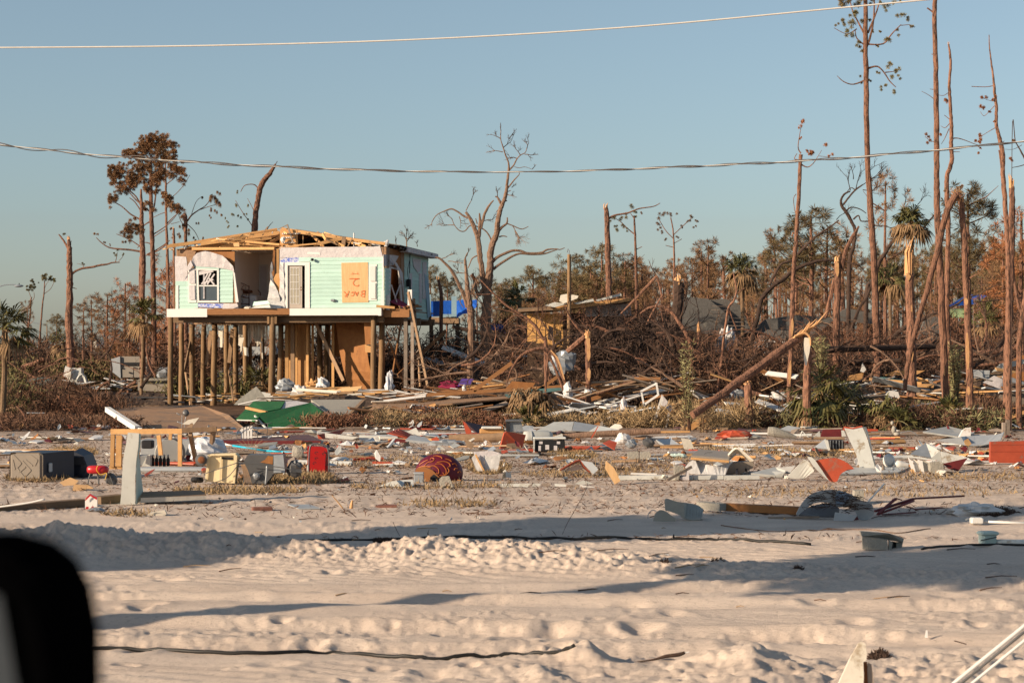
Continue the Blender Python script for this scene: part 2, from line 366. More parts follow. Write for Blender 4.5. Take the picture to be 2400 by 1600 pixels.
def crom(pts, k=4):
    """Catmull-Rom through lists of numbers"""
    out = []
    n = len(pts)
    for i in range(n - 1):
        p0 = pts[max(i - 1, 0)]; p1 = pts[i]; p2 = pts[i + 1]; p3 = pts[min(i + 2, n - 1)]
        for j in range(k):
            t = j / k
            out.append(tuple(.5 * (2 * b + (c - a) * t + (2 * a - 5 * b + 4 * c - d) * t * t + (3 * b - a - 3 * c + d) * t ** 3) for a, b, c, d in zip(p0, p1, p2, p3)))
    out.append(tuple(pts[-1])); return out
# --- ground sheet
def build_ground():
    vs = [v for v in np.arange(1610, 925, -2.3)]
    Ys = list(np.linspace(-40, 6, 8)) + list(np.geomspace(7, gy(1612), 50)) + [gy(v) for v in vs] + list(np.geomspace(gy(925) * 1.02, 4000, 60))
    Ys = np.array(sorted([y for y in Ys if not 19.0 < y < 23.4] + list(np.arange(19.0, 23.4, .032))))
    s_in = np.arange(-.285, .2851, .00095)
    s_out = np.array([.30, .33, .37, .42, .5, .6, .75, 1.0, 1.5, 2.5, 5])
    S = np.concatenate([-s_out[::-1], s_in, s_out])
    W_ = np.maximum(Ys, 8.0)
    X = W_[:, None] * S[None, :]; Y = np.repeat(Ys[:, None], len(S), 1)
    Z = gh(X, Y)
    Z[Ys > 140] *= 0
    rng = np.random.RandomState(4)
    nu_ = len(S)
    for i in range(200):                                   # foot and paw dents, small clods
        v = 1225 + 375 * rng.rand() ** .9; y0 = gy(v); x0 = (rng.rand() - .5) * .58 * y0
        wx = rng.uniform(.04, .12); wy = wx * rng.uniform(.8, 1.5); am = rng.uniform(.015, .045) * (-1 if rng.rand() < .7 else .3)
        if am > 0: wx *= .4; wy *= .4
        r0, r1 = np.searchsorted(Ys, [y0 - .6, y0 + .6]); sx = np.where(np.abs(S - x0 / y0) < .6 / y0)[0]
        if len(sx) < 2: continue
        c0, c1 = sx[0], sx[-1] + 1
        dx = X[r0:r1, c0:c1] - x0; dy = Y[r0:r1, c0:c1] - y0; q = (dx / wx) ** 2 + (dy / wy) ** 2
        Z[r0:r1, c0:c1] += am * np.exp(-q) - .3 * am * np.exp(-((np.sqrt(q) - 1.9) / .6) ** 2)
    nr = len(Ys); V = np.stack([X, Y, Z], -1).reshape(-1, 3).astype(np.float32)
    idx = np.arange(nr * nu_).reshape(nr, nu_)
    q = np.stack([idx[:-1, :-1], idx[:-1, 1:], idx[1:, 1:], idx[1:, :-1]], -1).reshape(-1, 4).astype(np.int32)
    me = bpy.data.meshes.new('sand_ground')
    me.vertices.add(len(V)); me.vertices.foreach_set('co', V.ravel())
    me.loops.add(q.size); me.loops.foreach_set('vertex_index', q.ravel())
    me.polygons.add(len(q)); me.polygons.foreach_set('loop_start', np.arange(0, q.size, 4, dtype=np.int32)); me.polygons.foreach_set('loop_total', np.full(len(q), 4, np.int32))
    me.polygons.foreach_set('use_smooth', np.ones(len(q), bool)); me.update(calc_edges=True)
    o = bpy.data.objects.new('sand_ground', me); C.objects.link(o); o['kind'] = 'structure'
    m = bpy.data.materials.new('sand'); m.use_nodes = True; n = m.node_tree.nodes; l = m.node_tree.links
    b = n['Principled BSDF']; b.inputs['Roughness'].default_value = .95; b.inputs['Specular IOR Level'].default_value = .15
    tc = n.new('ShaderNodeTexCoord')
    def noise(scale, det=6, rough=.6, st=(1, 1, 1)):
        mp = n.new('ShaderNodeMapping'); mp.inputs['Scale'].default_value = st; l.new(tc.outputs['Object'], mp.inputs['Vector'])
        a = n.new('ShaderNodeTexNoise'); a.inputs['Scale'].default_value = scale; a.inputs['Detail'].default_value = det; a.inputs['Roughness'].default_value = rough
        l.new(mp.outputs[0], a.inputs['Vector']); return a.outputs['Fac']
    def rng_(x, a, b_):
        r = n.new('ShaderNodeMapRange'); r.inputs['From Min'].default_value = a; r.inputs['From Max'].default_value = b_; l.new(x, r.inputs['Value']); return r.outputs[0]
    def mix(f, a, b_):
        x = n.new('ShaderNodeMix'); x.data_type = 'RGBA'
        if isinstance(f, float): x.inputs[0].default_value = f
        else: l.new(f, x.inputs[0])
        for k, c in ((6, a), (7, b_)):
            if isinstance(c, tuple): x.inputs[k].default_value = (*c, 1)
            else: l.new(c, x.inputs[k])
        return x.outputs[2]
    def mul(a, b_):
        x = n.new('ShaderNodeMath'); x.operation = 'MULTIPLY'; l.new(a, x.inputs[0]); l.new(b_, x.inputs[1]); return x.outputs[0]
    col = mix(rng_(noise(.7, 8, .6, (1, 2.5, 1)), .35, .65), (.66, .54, .445), (.56, .45, .37))
    col = mix(rng_(noise(25, 3, .6), .55, .75), col, (.44, .355, .285))
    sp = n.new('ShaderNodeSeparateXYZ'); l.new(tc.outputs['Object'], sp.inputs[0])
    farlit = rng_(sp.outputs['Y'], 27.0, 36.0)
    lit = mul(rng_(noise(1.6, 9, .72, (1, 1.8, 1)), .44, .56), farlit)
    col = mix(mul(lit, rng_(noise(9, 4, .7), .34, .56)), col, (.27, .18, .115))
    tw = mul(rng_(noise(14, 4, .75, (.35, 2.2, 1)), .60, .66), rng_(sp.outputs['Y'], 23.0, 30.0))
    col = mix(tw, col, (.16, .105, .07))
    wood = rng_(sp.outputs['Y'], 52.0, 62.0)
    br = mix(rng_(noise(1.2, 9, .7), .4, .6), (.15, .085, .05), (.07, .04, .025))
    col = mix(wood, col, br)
    l.new(col, b.inputs['Base Color'])
    bu = n.new('ShaderNodeBump'); bu.inputs['Strength'].default_value = .8; bu.inputs['Distance'].default_value = .025
    l.new(noise(13, 10, .8, (.8, 1.5, 1)), bu.inputs['Height']); l.new(bu.outputs[0], b.inputs['Normal'])
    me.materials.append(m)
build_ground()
# --- the stilt house
TH = R(10.3); cT, sT = math.cos(TH), math.sin(TH)
HW_ = 9.1
OX, OY = -5.183 - HW_ * cT, 82 + HW_ * sT
def HF(u, v, yl=0.0):
    dx = (u - 1200) / F
    t = (OX * sT + OY * cT + yl) / (dx * sT + cT)
    return Vector(((t * dx - OX) * cT - (t - OY) * sT, yl, CZ - (v - HOR) / F * t))
def HS(u, v, xl=HW_):
    dx = (u - 1200) / F
    t = (OX * cT - OY * sT + xl) / (dx * cT - sT)
    return Vector((xl, (t * dx - OX) * sT + (t - OY) * cT, CZ - (v - HOR) / F * t))
def LW(p):   # house-local to world
    return Vector((OX + p[0] * cT + p[1] * sT, OY - p[0] * sT + p[1] * cT, p[2]))
house = thing('stilt_house', 'mint green raised beach house on timber piles with torn roof and walls', 'house', (OX, OY, 0), -TH, local=True)
ZF = 4.08; ZT = 6.62
def rect(u0, v0, u1, v1, yl=0): return [HF(u0, v1, yl), HF(u1, v1, yl), HF(u1, v0, yl), HF(u0, v0, yl)]
def poly(pts, yl=0): return [HF(u, v, yl) for (u, v) in pts]
def hslab(name, pts, th, mname, parent=house, label=None, yl=0):
    mb = MB(); q = poly(pts, yl) if len(pts[0]) == 2 else pts
    mb.slab(q, th, dirn=(0, -1, 0)); return part(name, mb, mname, parent, label=label)
def clap(u0, u1, v0, v1, yl=-.012, side=False):
    """overlapping clapboards between two pixel rows"""
    if side: a = HS(u0, v1); b = HS(u1, v1); z1 = (HS(u0, v0)).z; z0 = a.z; x0, x1 = a.y, b.y
    else: a = HF(u0, v1); b = HF(u1, v1); z1 = HF(u0, v0).z; z0 = a.z; x0, x1 = a.x, b.x
    n = int(round((z1 - z0) / .168)) or 1; h = (z1 - z0) / n
    for i in range(n):
        za = z0 + i * h; zb = za + h + .012
        j = random.uniform(-.003, .003); e0 = x0 - random.uniform(0, .01); e1 = x1 + random.uniform(0, .01)
        mb = MB(); o = -.022 + j; t = -.006
        vs = [(e0, 0, za), (e1, 0, za), (e1, o, za), (e0, o, za), (e0, 0, zb), (e1, 0, zb), (e1, t, zb), (e0, t, zb)]
        if side: vs = [(HW_ + .006 - p[1], p[0], p[2]) for p in vs]
        else: vs = [(p[0], p[1] + yl, p[2]) for p in vs]
        mb.add(vs, [(0, 1, 2, 3), (4, 7, 6, 5), (3, 2, 6, 7), (1, 5, 6, 2), (0, 3, 7, 4), (0, 4, 5, 1)] if not side else [(3, 2, 1, 0), (5, 6, 7, 4), (7, 6, 2, 3), (2, 6, 5, 1), (4, 7, 3, 0), (1, 5, 4, 0)])
        part('siding_board', mb, 'mint', house)
mb = MB(); mb.box((-.25, -.42, ZF - .05), (HW_ + .02, 9.0, ZF)); part('floor_deck', mb, 'osb', house)
for i in range(19):
    y = -.3 + i * .5
    mb = MB(); mb.box((-.2, y, ZF - .30), (HW_ - .05, y + .05, ZF - .053)); part('joist', mb, 'old_and_shaded_lumber', house)
for (a, b, d, mm, lab) in ((391, 485.5, .33, 'trim', 'white fascia board at the left'), (485.8, 678.5, .24, 'treated', 'bare brown rim beam'), (678.9, 886, .28, 'trim', 'white fascia board at the right')):
    p = HF(a, 730, -.46); q = HF(b, 730, -.46); mb = MB(); mb.box((p.x, -.475, ZF - d), (q.x, -.425, ZF + .012)); part('fascia_board', mb, mm, house, label=lab)
xr = HF(886, 730, -.46).x
mb = MB(); mb.box((xr + .003, -.475, ZF - .30), (xr + .14, .25, ZF + .012)); part('fascia_board', mb, 'trim', house, label='white fascia return at the corner')
mb = MB(); mb.box((xr + .16, -.2, ZF - .36), (HW_ + 1.02, -.05, ZF - .06)); part('rim_beam', mb, 'treated', house)
mb = MB(); mb.box((HW_ + .05, 0, ZF - .06), (HW_ + 1.1, 1.9, ZF - .01)); part('porch_deck', mb, 'treated', house)
for yy in (2.6, 5.4, 8.2):
    mb = MB(); mb.box((-.1, yy, ZF - .58), (HW_ + .2, yy + .14, ZF - .303)); part('girder', mb, 'old_and_shaded_lumber', house)
mb = MB(); mb.box((-.1, .0, ZF - .56), (HW_ - .1, .14, ZF - .303)); part('girder', mb, 'old_and_shaded_lumber', house)
piles = [(400, 0.0, 13), (424.5, 1.2, 12.5), (449, 2.6, 13), (477, 3.4, 12), (503, 2.7, 14), (529, 5.4, 12), (551, 5.4, 12.5), (573, 8.1, 12), (638, -.25, 15), (658, 2.6, 13), (746, 5.4, 12.5), (767, 5.4, 11),
         (875, -.1, 13), (894.5, 1.3, 14), (700, 8.1, 11), (720, 8.1, 11), (822, 8.1, 11), (612, 8.1, 10), (585, 8.3, 9)]
for (u, yl, w_) in piles:
    p = HF(u, 850, yl); r = px(w_, 84 + yl) / 2; mb = MB(); lean = random.uniform(-.03, .03)
    pts = [(p.x + lean * (4 - z) + random.uniform(-.012, .012), yl + .07, z) for z in (-.6, .3, 1.2, 2.1, 3.0, ZF - (.58 if yl > .5 else .30))]
    mb.tube(pts, [r * 1.08, r * 1.06, r * 1.03, r, r * .98, r * .95], 12, rough=.04)
    part('pile', mb, 'pile', house, sm=True)
for (u, yl) in ((629, -.3), (646.5, -.3)):                     # straps beside the middle pile
    p = HF(u, 745, yl); mb = MB(); mb.box((p.x - .05, -.33, ZF - .62), (p.x + .05, -.24, ZF - .28)); part('cleat', mb, 'pile', house)
for (a, b) in (((HW_ + .72, .1), .15), ((HW_ + 1.0, .15), .13)):
    mb = MB(); mb.box((a[0], a[1], 0), (a[0] + b, a[1] + .15, ZF - .36)); part('porch_post', mb, 'grey_lumber', house)
for (p, q) in (((HF(455, 760, 3), HF(432, 870, 2))), ((HF(495, 775, 3), HF(484, 855, 3))), ((HF(545, 770, 4), HF(537, 850, 4))), ((HF(434, 868, 2.2), HF(446, 950, 1.2))), ((HF(536, 870, 3), HF(547, 940, .5))), ((HF(738, 752, 1.5), HF(805, 892, 1.0)))):
    mb = MB(); mb.beam(p, q, .05, .16); part('brace', mb, 'old_and_shaded_lumber', house)
for (a, b) in (((HW_ + .1, 2.2, 3.5), (HW_ + .1, .4, .9)), ((HW_ + .1, .4, 2.6), (HW_ + .1, 3.0, .8)), ((HW_ + .2, 1.2, 1.3), (HW_ + 1.6, 4.2, 3.2))):
    mb = MB(); mb.beam(a, b, .05, .16); part('brace', mb, 'treated', house)
for (u0, u1, yl, mm) in ((668, 676, 2.5, 'lumber'), (677, 684, 2.7, 'lumber'), (692, 697, 2.5, 'lumber'), (698, 716, 2.7, 'ply'), (717, 723, 2.3, 'lumber'), (724, 727, 2.9, 'lumber'), (730, 735, 2.8, 'lumber'), (777, 783, 2.9, 'lumber'), (681, 690, 2.2, 'old_and_shaded_lumber'), (770, 774, 3.6, 'old_and_shaded_lumber')):
    a = HF(u0, 800, yl); b = HF(u1, 800, yl); mb = MB(); mb.box((a.x, yl, .2), (b.x, yl + .06, ZF - .6)); part('wall_stud', mb, mm, house)
mb = MB(); a = HF(668, 800, 3); b = HF(728, 800, 3); mb.box((a.x, 3.0, .2), (b.x, 3.02, ZF - .6)); part('wall_panel', mb, 'ply_orange', house)
mb = MB(); a = HF(783, 800, 5); b = HF(800, 838, 5); mb.box((a.x, 5.0, 2.1), (b.x + .3, 5.02, ZF - .6)); part('wall_panel', mb, 'ply_orange', house)
L = []; Rr = []
for k in range(9):
    t = k / 8; v = 743 + t * 165
    L.append(HF(787 + 10 * t + 20 * t * t, v, 2.2 - 0.3 * t)); Rr.append(HF(856 + 22 * t ** 2.5 + 4 * t, v + 6 * t, 2.0 - .5 * math.sin(t * 2.6)))
mb = MB(); mb.loft(L, Rr, .025); part('wall_panel', mb, 'ply_orange', house, label='large bowed orange plywood sheet under the deck')
mb = MB(); mb.slab(poly([(852, 741), (868, 741), (871, 808), (856, 806)], .3), .02, (0, -1, 0)); part('wall_panel', mb, 'ply_orange', house)
mb = MB(); mb.slab(poly([(855, 807), (870, 812), (870, 826), (856, 825)], .1), .04, (0, -1, 0)); part('batten', mb, 'lumber', house)
random.seed(3)
for i in range(13):
    u = 559 + i * 5.3; mb = MB(); v1 = random.uniform(780, 812) if i > 3 else random.uniform(795, 835)
    if i in (2, 3): continue
    mb.slab(poly([(u, 752), (u + 4.8, 752), (u + 4.6 + random.uniform(-1, 1), v1), (u + random.uniform(-1, 1), v1 + random.uniform(-8, 8))], 3.0 + .02 * (i % 2)), .012, (0, -1, 0)); part('ceiling_board', mb, 'offwhite', house)
for (pts) in ([(562, 786), (572, 792), (566, 814), (558, 808)], [(570, 812), (580, 815), (583, 835), (573, 832)], [(512, 770), (522, 775), (521, 814), (512, 813)], [(612, 800), (615, 800), (616, 842), (613, 838)]):
    mb = MB(); mb.slab(poly(pts, 2.2), .015, (0, -1, 0)); part('ceiling_board', mb, 'offwhite', house)
for k in range(9):
    u0 = random.uniform(480, 800); mb = MB(); mb.beam(HF(u0, random.uniform(748, 756), 1.4), HF(u0 + random.uniform(20, 90), random.uniform(746, 757), 2.2), .01, .05); part('hanging_strip', mb, 'offwhite' if k % 2 else 'grey_lumber', house)
mb = MB()
for k in range(60):
    u0 = random.uniform(438, 545); a = HF(u0, random.uniform(748, 752), 1.5 + random.random() * 3); b = HF(u0 + random.uniform(-14, 14), random.uniform(756, 772), 1.5 + random.random() * 3)
    mb.tube([a, (a + b) / 2 + Vector((0, 0, -.05)), b], [.015, .012, .006], 3)
part('hanging_insulation', mb, 'twigs_brown', house, kind='stuff')
mb = MB(); mb.slab(rect(655.5, 578.5, 667, 722, .0), .11, (0, -1, 0)); part('wall', mb, 'wrap', house)
mb = MB(); mb.slab(rect(667, 579, 726, 614, .0), .11, (0, -1, 0)); part('wall', mb, 'osb', house)
mb = MB(); mb.slab(rect(726.2, 578.5, 898, 722, .0), .11, (0, -1, 0)); part('wall', mb, 'osb', house)
mb = MB()
up = [HF(655.5 + (891 - 655.5) * k / 24, 580.5 - 3 * k / 24 + random.uniform(-.6, .5), -.006) for k in range(25)]
lo = [HF(656 + (898 - 656) * k / 24, 603 + 1.5 * (k / 24) + random.uniform(-.8, .8), -.010) for k in range(25)]
mb.loft(up, lo, -.012); part('house_wrap', mb, 'wrap', house, label='pinkish white band under the roof')
clap(726.5, 898, 602, 722, -.012); clap(701, 726.2, 602, 613.5, -.012)
mb = MB(); mb.slab(poly([(657, 611), (668, 604), (701, 603), (701, 614), (668, 614), (667, 722), (657, 722)], -.014), .008, (0, -1, 0)); part('house_wrap', mb, 'wrap_blue', house, label='blue printed wrap around the door')
mb = MB(); mb.slab(poly([(719, 596), (746, 596), (750, 599), (750, 592), (721, 590)], -.03), .006, (0, -1, 0)); part('patch', mb, 'trim', house)
for (a, b, c, d, y) in ((667, 614, 726, 622, -.06), (667, 622, 674, 722, -.055), (714.5, 622, 719, 722, -.055), (719.3, 622, 726, 722, -.06)):
    mb = MB(); mb.slab(rect(a, b, c, d, y), .09, (0, -1, 0)); part('door_frame', mb, 'trim', house)
a = HF(674, 722, .02)
mb = MB(); mb.slab(rect(674, 622, 708, 722, .0), .03, (0, -1, 0)); door = part('door', mb, 'door_leaf', house)
mb = MB()
mb.slab(rect(680, 627, 701.5, 712, -.0035), .002, (0, -1, 0)); part('glazing', mb, 'curtain', door)
for k in range(4):
    uu = 680 + k * 7.1; mb = MB(); mb.slab(rect(uu, 627, uu + .9, 712, -.014), .008, (0, -1, 0)); part('muntin', mb, 'trim', door)
for k in range(6):
    vv = 627 + k * 16.8; mb = MB(); mb.slab(rect(680, vv, 702, vv + .9, -.022), .006, (0, -1, 0)); part('muntin', mb, 'trim', door)
for vv in (673.5, 679.5):
    mb = MB(); p = HF(706, vv, -.03); mb.lathe(p, [(.01, .0), (.028, .01), (.028, .04), (.012, .055)], 10, (0, -1, 0)); part('handle', mb, 'rust', door)
mb = MB(); mb.slab(rect(708.2, 622, 714.3, 722, .35), .02, (0, -1, 0)); part('dark_gap', mb, 'black', house)
mb = MB(); mb.slab(poly([(800, 616), (862, 614.5), (863.5, 708), (802, 709)], -.052), .018, (0, -1, 0)); board = part('window_board', mb, 'ply_pale', house, label='plywood window board sprayed with BACK and 2 upside down')
def stroke(pts, w_=1.1):
    """ribbon in pixel space on the board"""
    A = []; B = []
    pts = crom(pts, 4)
    for i, p in enumerate(pts):
        q = pts[min(i + 1, len(pts) - 1)]; o = pts[max(i - 1, 0)]; dx, dy = q[0] - o[0], q[1] - o[1]; l_ = math.hypot(dx, dy) or 1
        A.append(HF(p[0] - dy / l_ * w_, p[1] + dx / l_ * w_, -.074)); B.append(HF(p[0] + dy / l_ * w_, p[1] - dx / l_ * w_, -.074))
    return A, B
Z2 = lambda x, y: (630 + x / 5.6, 500 + y / 5.6)
letters = {'letter_k': [[Z2(1050, 1015), Z2(1035, 1060), Z2(1020, 1100)], [Z2(985, 1025), Z2(1010, 1050), Z2(1035, 1062)], [Z2(1035, 1062), Z2(1005, 1075), Z2(1000, 1095)]],
           'letter_c': [[Z2(1080, 1045), Z2(1105, 1030), Z2(1115, 1055), Z2(1100, 1080), Z2(1075, 1075)]],
           'letter_a': [[Z2(1125, 1020), Z2(1138, 1050), Z2(1150, 1082)], [Z2(1150, 1082), Z2(1165, 1050), Z2(1175, 1025)], [Z2(1135, 1048), Z2(1150, 1046), Z2(1168, 1046)]],
           'letter_b': [[Z2(1260, 1010), Z2(1255, 1050), Z2(1250, 1100)], [Z2(1260, 1015), Z2(1220, 1020), Z2(1215, 1040), Z2(1250, 1055)], [Z2(1250, 1055), Z2(1215, 1062), Z2(1212, 1085), Z2(1250, 1098)]],
           'digit_2': [[Z2(1055, 858), Z2(1120, 854), Z2(1185, 855)], [Z2(1170, 858), Z2(1130, 870), Z2(1105, 910), Z2(1125, 945), Z2(1165, 952), Z2(1182, 935)]],
           'faint_mark': [[Z2(1095, 770), Z2(1098, 800)], [Z2(1160, 768), Z2(1163, 800)], [Z2(1075, 800), Z2(1130, 790), Z2(1185, 800)]]}
for k, ss in letters.items():
    mb = MB()
    for s_ in ss:
        A, B = stroke(s_, .3 if k == 'faint_mark' else .6); mb.loft(A, B, .002)
    part(k, mb, 'orange_spray', board)
mb = MB(); mb.slab(rect(864, 619.5, 883, 704, -.055), .03, (0, -1, 0)); sh = part('shutter', mb, 'trim', house)
for k in range(2):
    mb = MB(); mb.slab(rect(867, 623 + k * 40, 880, 659 + k * 41, -.0905), .003, (0, -1, 0)); mb.slab(rect(868, 624 + k * 40, 879, 658 + k * 41, -.094), .002, (0, -1, 0)); part('shutter_panel', mb, 'white', sh)
mb = MB(); mb.lathe(HF(732.5, 608.5, -.10), [(.03, 0), (.062, .01), (.055, .09), (.02, .12)], 12, (0, -1, 0)); part('wall_lamp', mb, 'black', house)
mb = MB(); mb.rbox(HF(780, 703.5, -.09), (.17, .1, .10), .02); mb.box(tuple(HF(785, 706, -.09)), tuple(HF(788, 702, -.02))); part('outlet_cover', mb, 'steel', house)
mb = MB(); mb.slab(rect(896.5, 604, 899, 722, -.05), .05, (0, -1, 0)); part('corner_trim', mb, 'trim', house)
mb = MB(); mb.slab(rect(409.5, 602, 464, 727, 0), .11, (0, -1, 0)); part('wall', mb, 'osb', house)
mb = MB(); mb.slab(rect(464, 709.5, 556, 727, 0), .11, (0, -1, 0)); part('wall', mb, 'osb', house)
mb = MB(); mb.slab(poly([(513, 709), (556, 709), (548, 640), (513, 626)], 0), .11, (0, -1, 0)); part('wall', mb, 'osb', house)
mb = MB(); mb.slab(poly([(409.5, 600), (436, 602), (438, 614), (440, 659), (411, 659.5)], -.012), .01, (0, -1, 0)); part('house_wrap', mb, 'wrap', house)
clap(412, 464, 659.5, 727, -.012); clap(513, 546, 628, 709, -.012)
mb = MB(); mb.slab(rect(413.5, 669, 418, 727, -.055), .02, (0, -1, 0)); part('corner_trim', mb, 'trim', house)
mb = MB(); mb.slab(poly([(440, 628), (458.5, 629), (460, 708.5), (441.5, 709)], -.06), .03, (0, -1, 0)); sh = part('shutter', mb, 'trim', house)
for k in range(2):
    mb = MB(); mb.slab(poly([(443, 632 + 36 * k), (456, 632 + 36 * k), (457, 664 + 38 * k), (444, 664 + 38 * k)], -.0945), .003, (0, -1, 0)); part('shutter_panel', mb, 'wrap', sh)
mb = MB()
for q in ([(459, 628), (513, 631), (512.5, 634), (460, 632.5)], [(460, 632.6), (464.5, 632.6), (466.5, 704), (462.5, 706)], [(508.5, 634), (513, 634), (513, 706), (509, 704)], [(462, 704.5), (513, 704.5), (513.5, 709), (462, 709)]):
    mb.slab(poly(q, -.06), .07, (0, -1, 0))
win = part('window', mb, 'trim', house)
mb = MB(); mb.slab(poly([(465.5, 668), (509, 668), (509, 671), (466, 671)], -.045), .03, (0, -1, 0)); part('meeting_rail', mb, 'trim', win)
mb = MB(); mb.slab(poly([(466, 671), (509, 671), (509, 704.5), (467.5, 704.5)], .0), .006, (0, -1, 0)); part('pane', mb, 'dark_glass', win)
mb = MB(); mb.slab(poly([(465, 633), (509, 634), (509, 668), (466, 668)], .3), .006, (0, -1, 0)); part('dark_gap', mb, 'black', win)
for (a, b) in (((467, 637), (500, 633.5)), ((467, 640), (500, 636)), ((466, 643), (496, 637)), ((480, 667), (494, 640)), ((475, 664), (488, 640)), ((486, 666), (503, 642)), ((490, 652), (503, 668)), ((472, 665), (500, 655)), ((478, 640), (478, 700))):
    mb = MB(); mb.beam(HF(a[0], a[1], -.02), HF(b[0], b[1], -.03), .05, .06); part('blind_slat', mb, 'wrap', win)
top = [(447, 622), (449, 611), (453, 601), (462, 593), (472, 590), (482, 588.5), (495, 591), (508, 595), (521, 599), (530, 606), (538, 615), (546, 623), (549, 634)]
bot = [(452, 623), (454, 624), (458, 624), (464, 624.5), (472, 625), (482, 625.5), (492, 626), (502, 626.5), (512, 628), (522, 629), (531, 631), (540, 633), (548, 636)]
up = [HF(u, v, -.10 - .02 * (i % 2)) for i, (u, v) in enumerate(top)]; lo = [HF(u, v, -.06) for (u, v) in bot]
mb = MB(); mb.loft(up, lo, -.012); part('house_wrap', mb, 'wrap', house, label='torn dome of white wrap over the window')
mb = MB(); mb.slab(poly([(453, 624), (513, 628), (513, 631), (459, 628)], -.07), .02, (0, -1, 0)); part('siding_board', mb, 'mint', house)
mb = MB(); mb.slab(poly([(447, 610), (452, 622), (447, 630), (430, 640), (421, 650), (424, 643), (436, 634), (440, 622)], -.16), .01, (0, -1, 0)); part('torn_flap', mb, 'wrap', house)
mb = MB(); mb.slab(poly([(546, 634), (550, 640), (559, 708), (552, 708)], -.08), .04, (0, -1, 0)); part('corner_trim', mb, 'trim', house)
mb = MB(); mb.slab(poly([(464, 711), (524, 711.5), (524, 722), (490, 721), (464, 719)], -.05), .01, (0, -1, 0)); part('house_wrap', mb, 'wrap_blue', house)
mb = MB(); mb.slab(poly([(524, 711), (557, 712), (559, 724), (520, 726)], -.052), .01, (0, -1, 0)); part('house_wrap', mb, 'wrap', house)
mb = MB(); mb.beam(HF(523, 726, -.2), HF(556, 712, -.2), .03, .09); mb.beam(HF(456, 724, -.2), HF(500, 726, -.2), .03, .1); part('loose_trim', mb, 'wrap', house)
mb = MB(); mb.slab(poly([(419, 586), (460, 586), (455, 602), (436, 604), (420, 601)], .06), .05, (0, -1, 0)); part('wall_plate', mb, 'osb', house)
mb = MB(); mb.slab(poly([(460, 586), (550, 589), (550, 640), (540, 616), (520, 602), (482, 592)], .10), .03, (0, -1, 0)); part('sheathing', mb, 'ply_orange', house)
mb = MB(); a = HF(500, 700, 3.6); b = HF(720, 700, 3.6); mb.box((a.x, 3.6, ZF), (b.x, 3.7, ZT - .05)); part('room_wall', mb, 'beige_wall', house)
a = HF(549, 700, .15); mb = MB(); mb.box((a.x - .1, .15, ZF), (a.x - .02, 3.58, ZT - .05)); part('room_wall', mb, 'beige_wall', house)
mb = MB(); mb.box((a.x, .1, ZT - .05), (a.x + 2.2, 3.7, ZT - .02)); part('room_ceiling', mb, 'beige_wall', house)
mb = MB()
for q in ([(607, 620), (628, 620), (628, 623), (607, 623)], [(607, 623), (610, 623), (610, 712), (607, 712)], [(625, 623), (628, 623), (628, 712), (625, 712)]): mb.slab(poly(q, 3.56), .03, (0, -1, 0))
part('door_frame', mb, 'white', house)
mb = MB(); mb.slab(rect(610.3, 623.3, 624.7, 712, 3.585), .01, (0, -1, 0)); part('door', mb, 'wrap', house, label='pale inner door at the back of the open room')
mb = MB(); mb.beam(HF(643, 580, .05), HF(640, 648, .02), .06, .09); part('wall_stud', mb, 'ply_orange', house)
mb = MB(); mb.beam(HF(651, 583, .08), HF(652, 720, .08), .12, .1); part('wall_stud', mb, 'lumber', house)
mb = MB(); mb.slab(poly([(647, 641), (656, 641), (656, 690), (651, 680), (640, 655)], -.02), .02, (0, -1, 0)); part('sheathing', mb, 'ply', house)
mb = MB()
A = [HF(*p) for p in ((636, 614, -.05), (634, 626, -.08), (633, 640, -.05), (634, 655, -.1), (631, 668, -.06), (630, 684, -.12), (627, 700, -.1), (626, 712, -.12), (624, 724, -.14))]
B = [HF(*p) for p in ((638, 613, -.02), (640, 628, -.03), (638, 640, -.0), (640, 658, -.05), (645, 670, -.12), (651, 682, -.05), (655, 696, -.14), (657, 710, -.06), (660, 724, -.14))]
mb.loft(A, B, -.012); part('house_wrap', mb, 'bag_white', house, label='white wrap hanging in folds from the broken wall')
mb = MB()
A = [HF(655 + random.uniform(-1, 1), 616 + 13.5 * k, -.04 - .05 * (k % 2)) for k in range(9)]; B = [HF(665 + 3 * (k / 8) + random.uniform(-1.2, 1.2), 614 + 13.6 * k, -.06 - .04 * ((k + 1) % 2)) for k in range(9)]
mb.loft(A, B, -.012); part('house_wrap', mb, 'bag_white', house)
for (u0, u1, v0, v1, y) in ((893, 900, 681, 724, -.3), (903, 912, 691, 728, -.1)):
    mb = MB(); a = HF(u0, v1, y); b = HF(u1, v0, y); mb.box((a.x, y, a.z), (b.x, y + .12, b.z)); part('railing_post', mb, 'trim', house)
mb = MB(); mb.box((HW_ + .86, .2, ZF - .05), (HW_ + 1.04, .36, ZF + .78)); part('railing_post', mb, 'trim', house)
mb = MB(); mb.beam(HF(882, 717, -.45), HF(925, 721, -.3), .09, .1); part('loose_plank', mb, 'lumber', house)
for i in range(9):
    mb = MB(); mb.beam((HW_ + .75 + random.random() * .3, -.1 + random.random(), ZF + .0 + random.random() * .1), (HW_ + .9 + random.random() * .35, .2 + random.random(), ZF + .1 + random.random() * .22), .04, .07); part('loose_plank', mb, 'treated', house)
mb = MB(); mb.slab([(HW_ + .05, .3, ZF + .3), (HW_ + .85, .1, ZF + .02), (HW_ + .9, 1.2, ZF + .05), (HW_ + .15, 1.3, ZF + .45)], .02); part('rug', mb, 'rug_magenta', house)
def spoly(pts, x=HW_): return [HS(u, v, x) for (u, v) in pts]
def y_at(u): return HS(u, 700).y
mb = MB(); mb.box((HW_ - .11, y_at(940), ZF - .4), (HW_, 7.85, ZT)); part('wall', mb, 'osb', house)
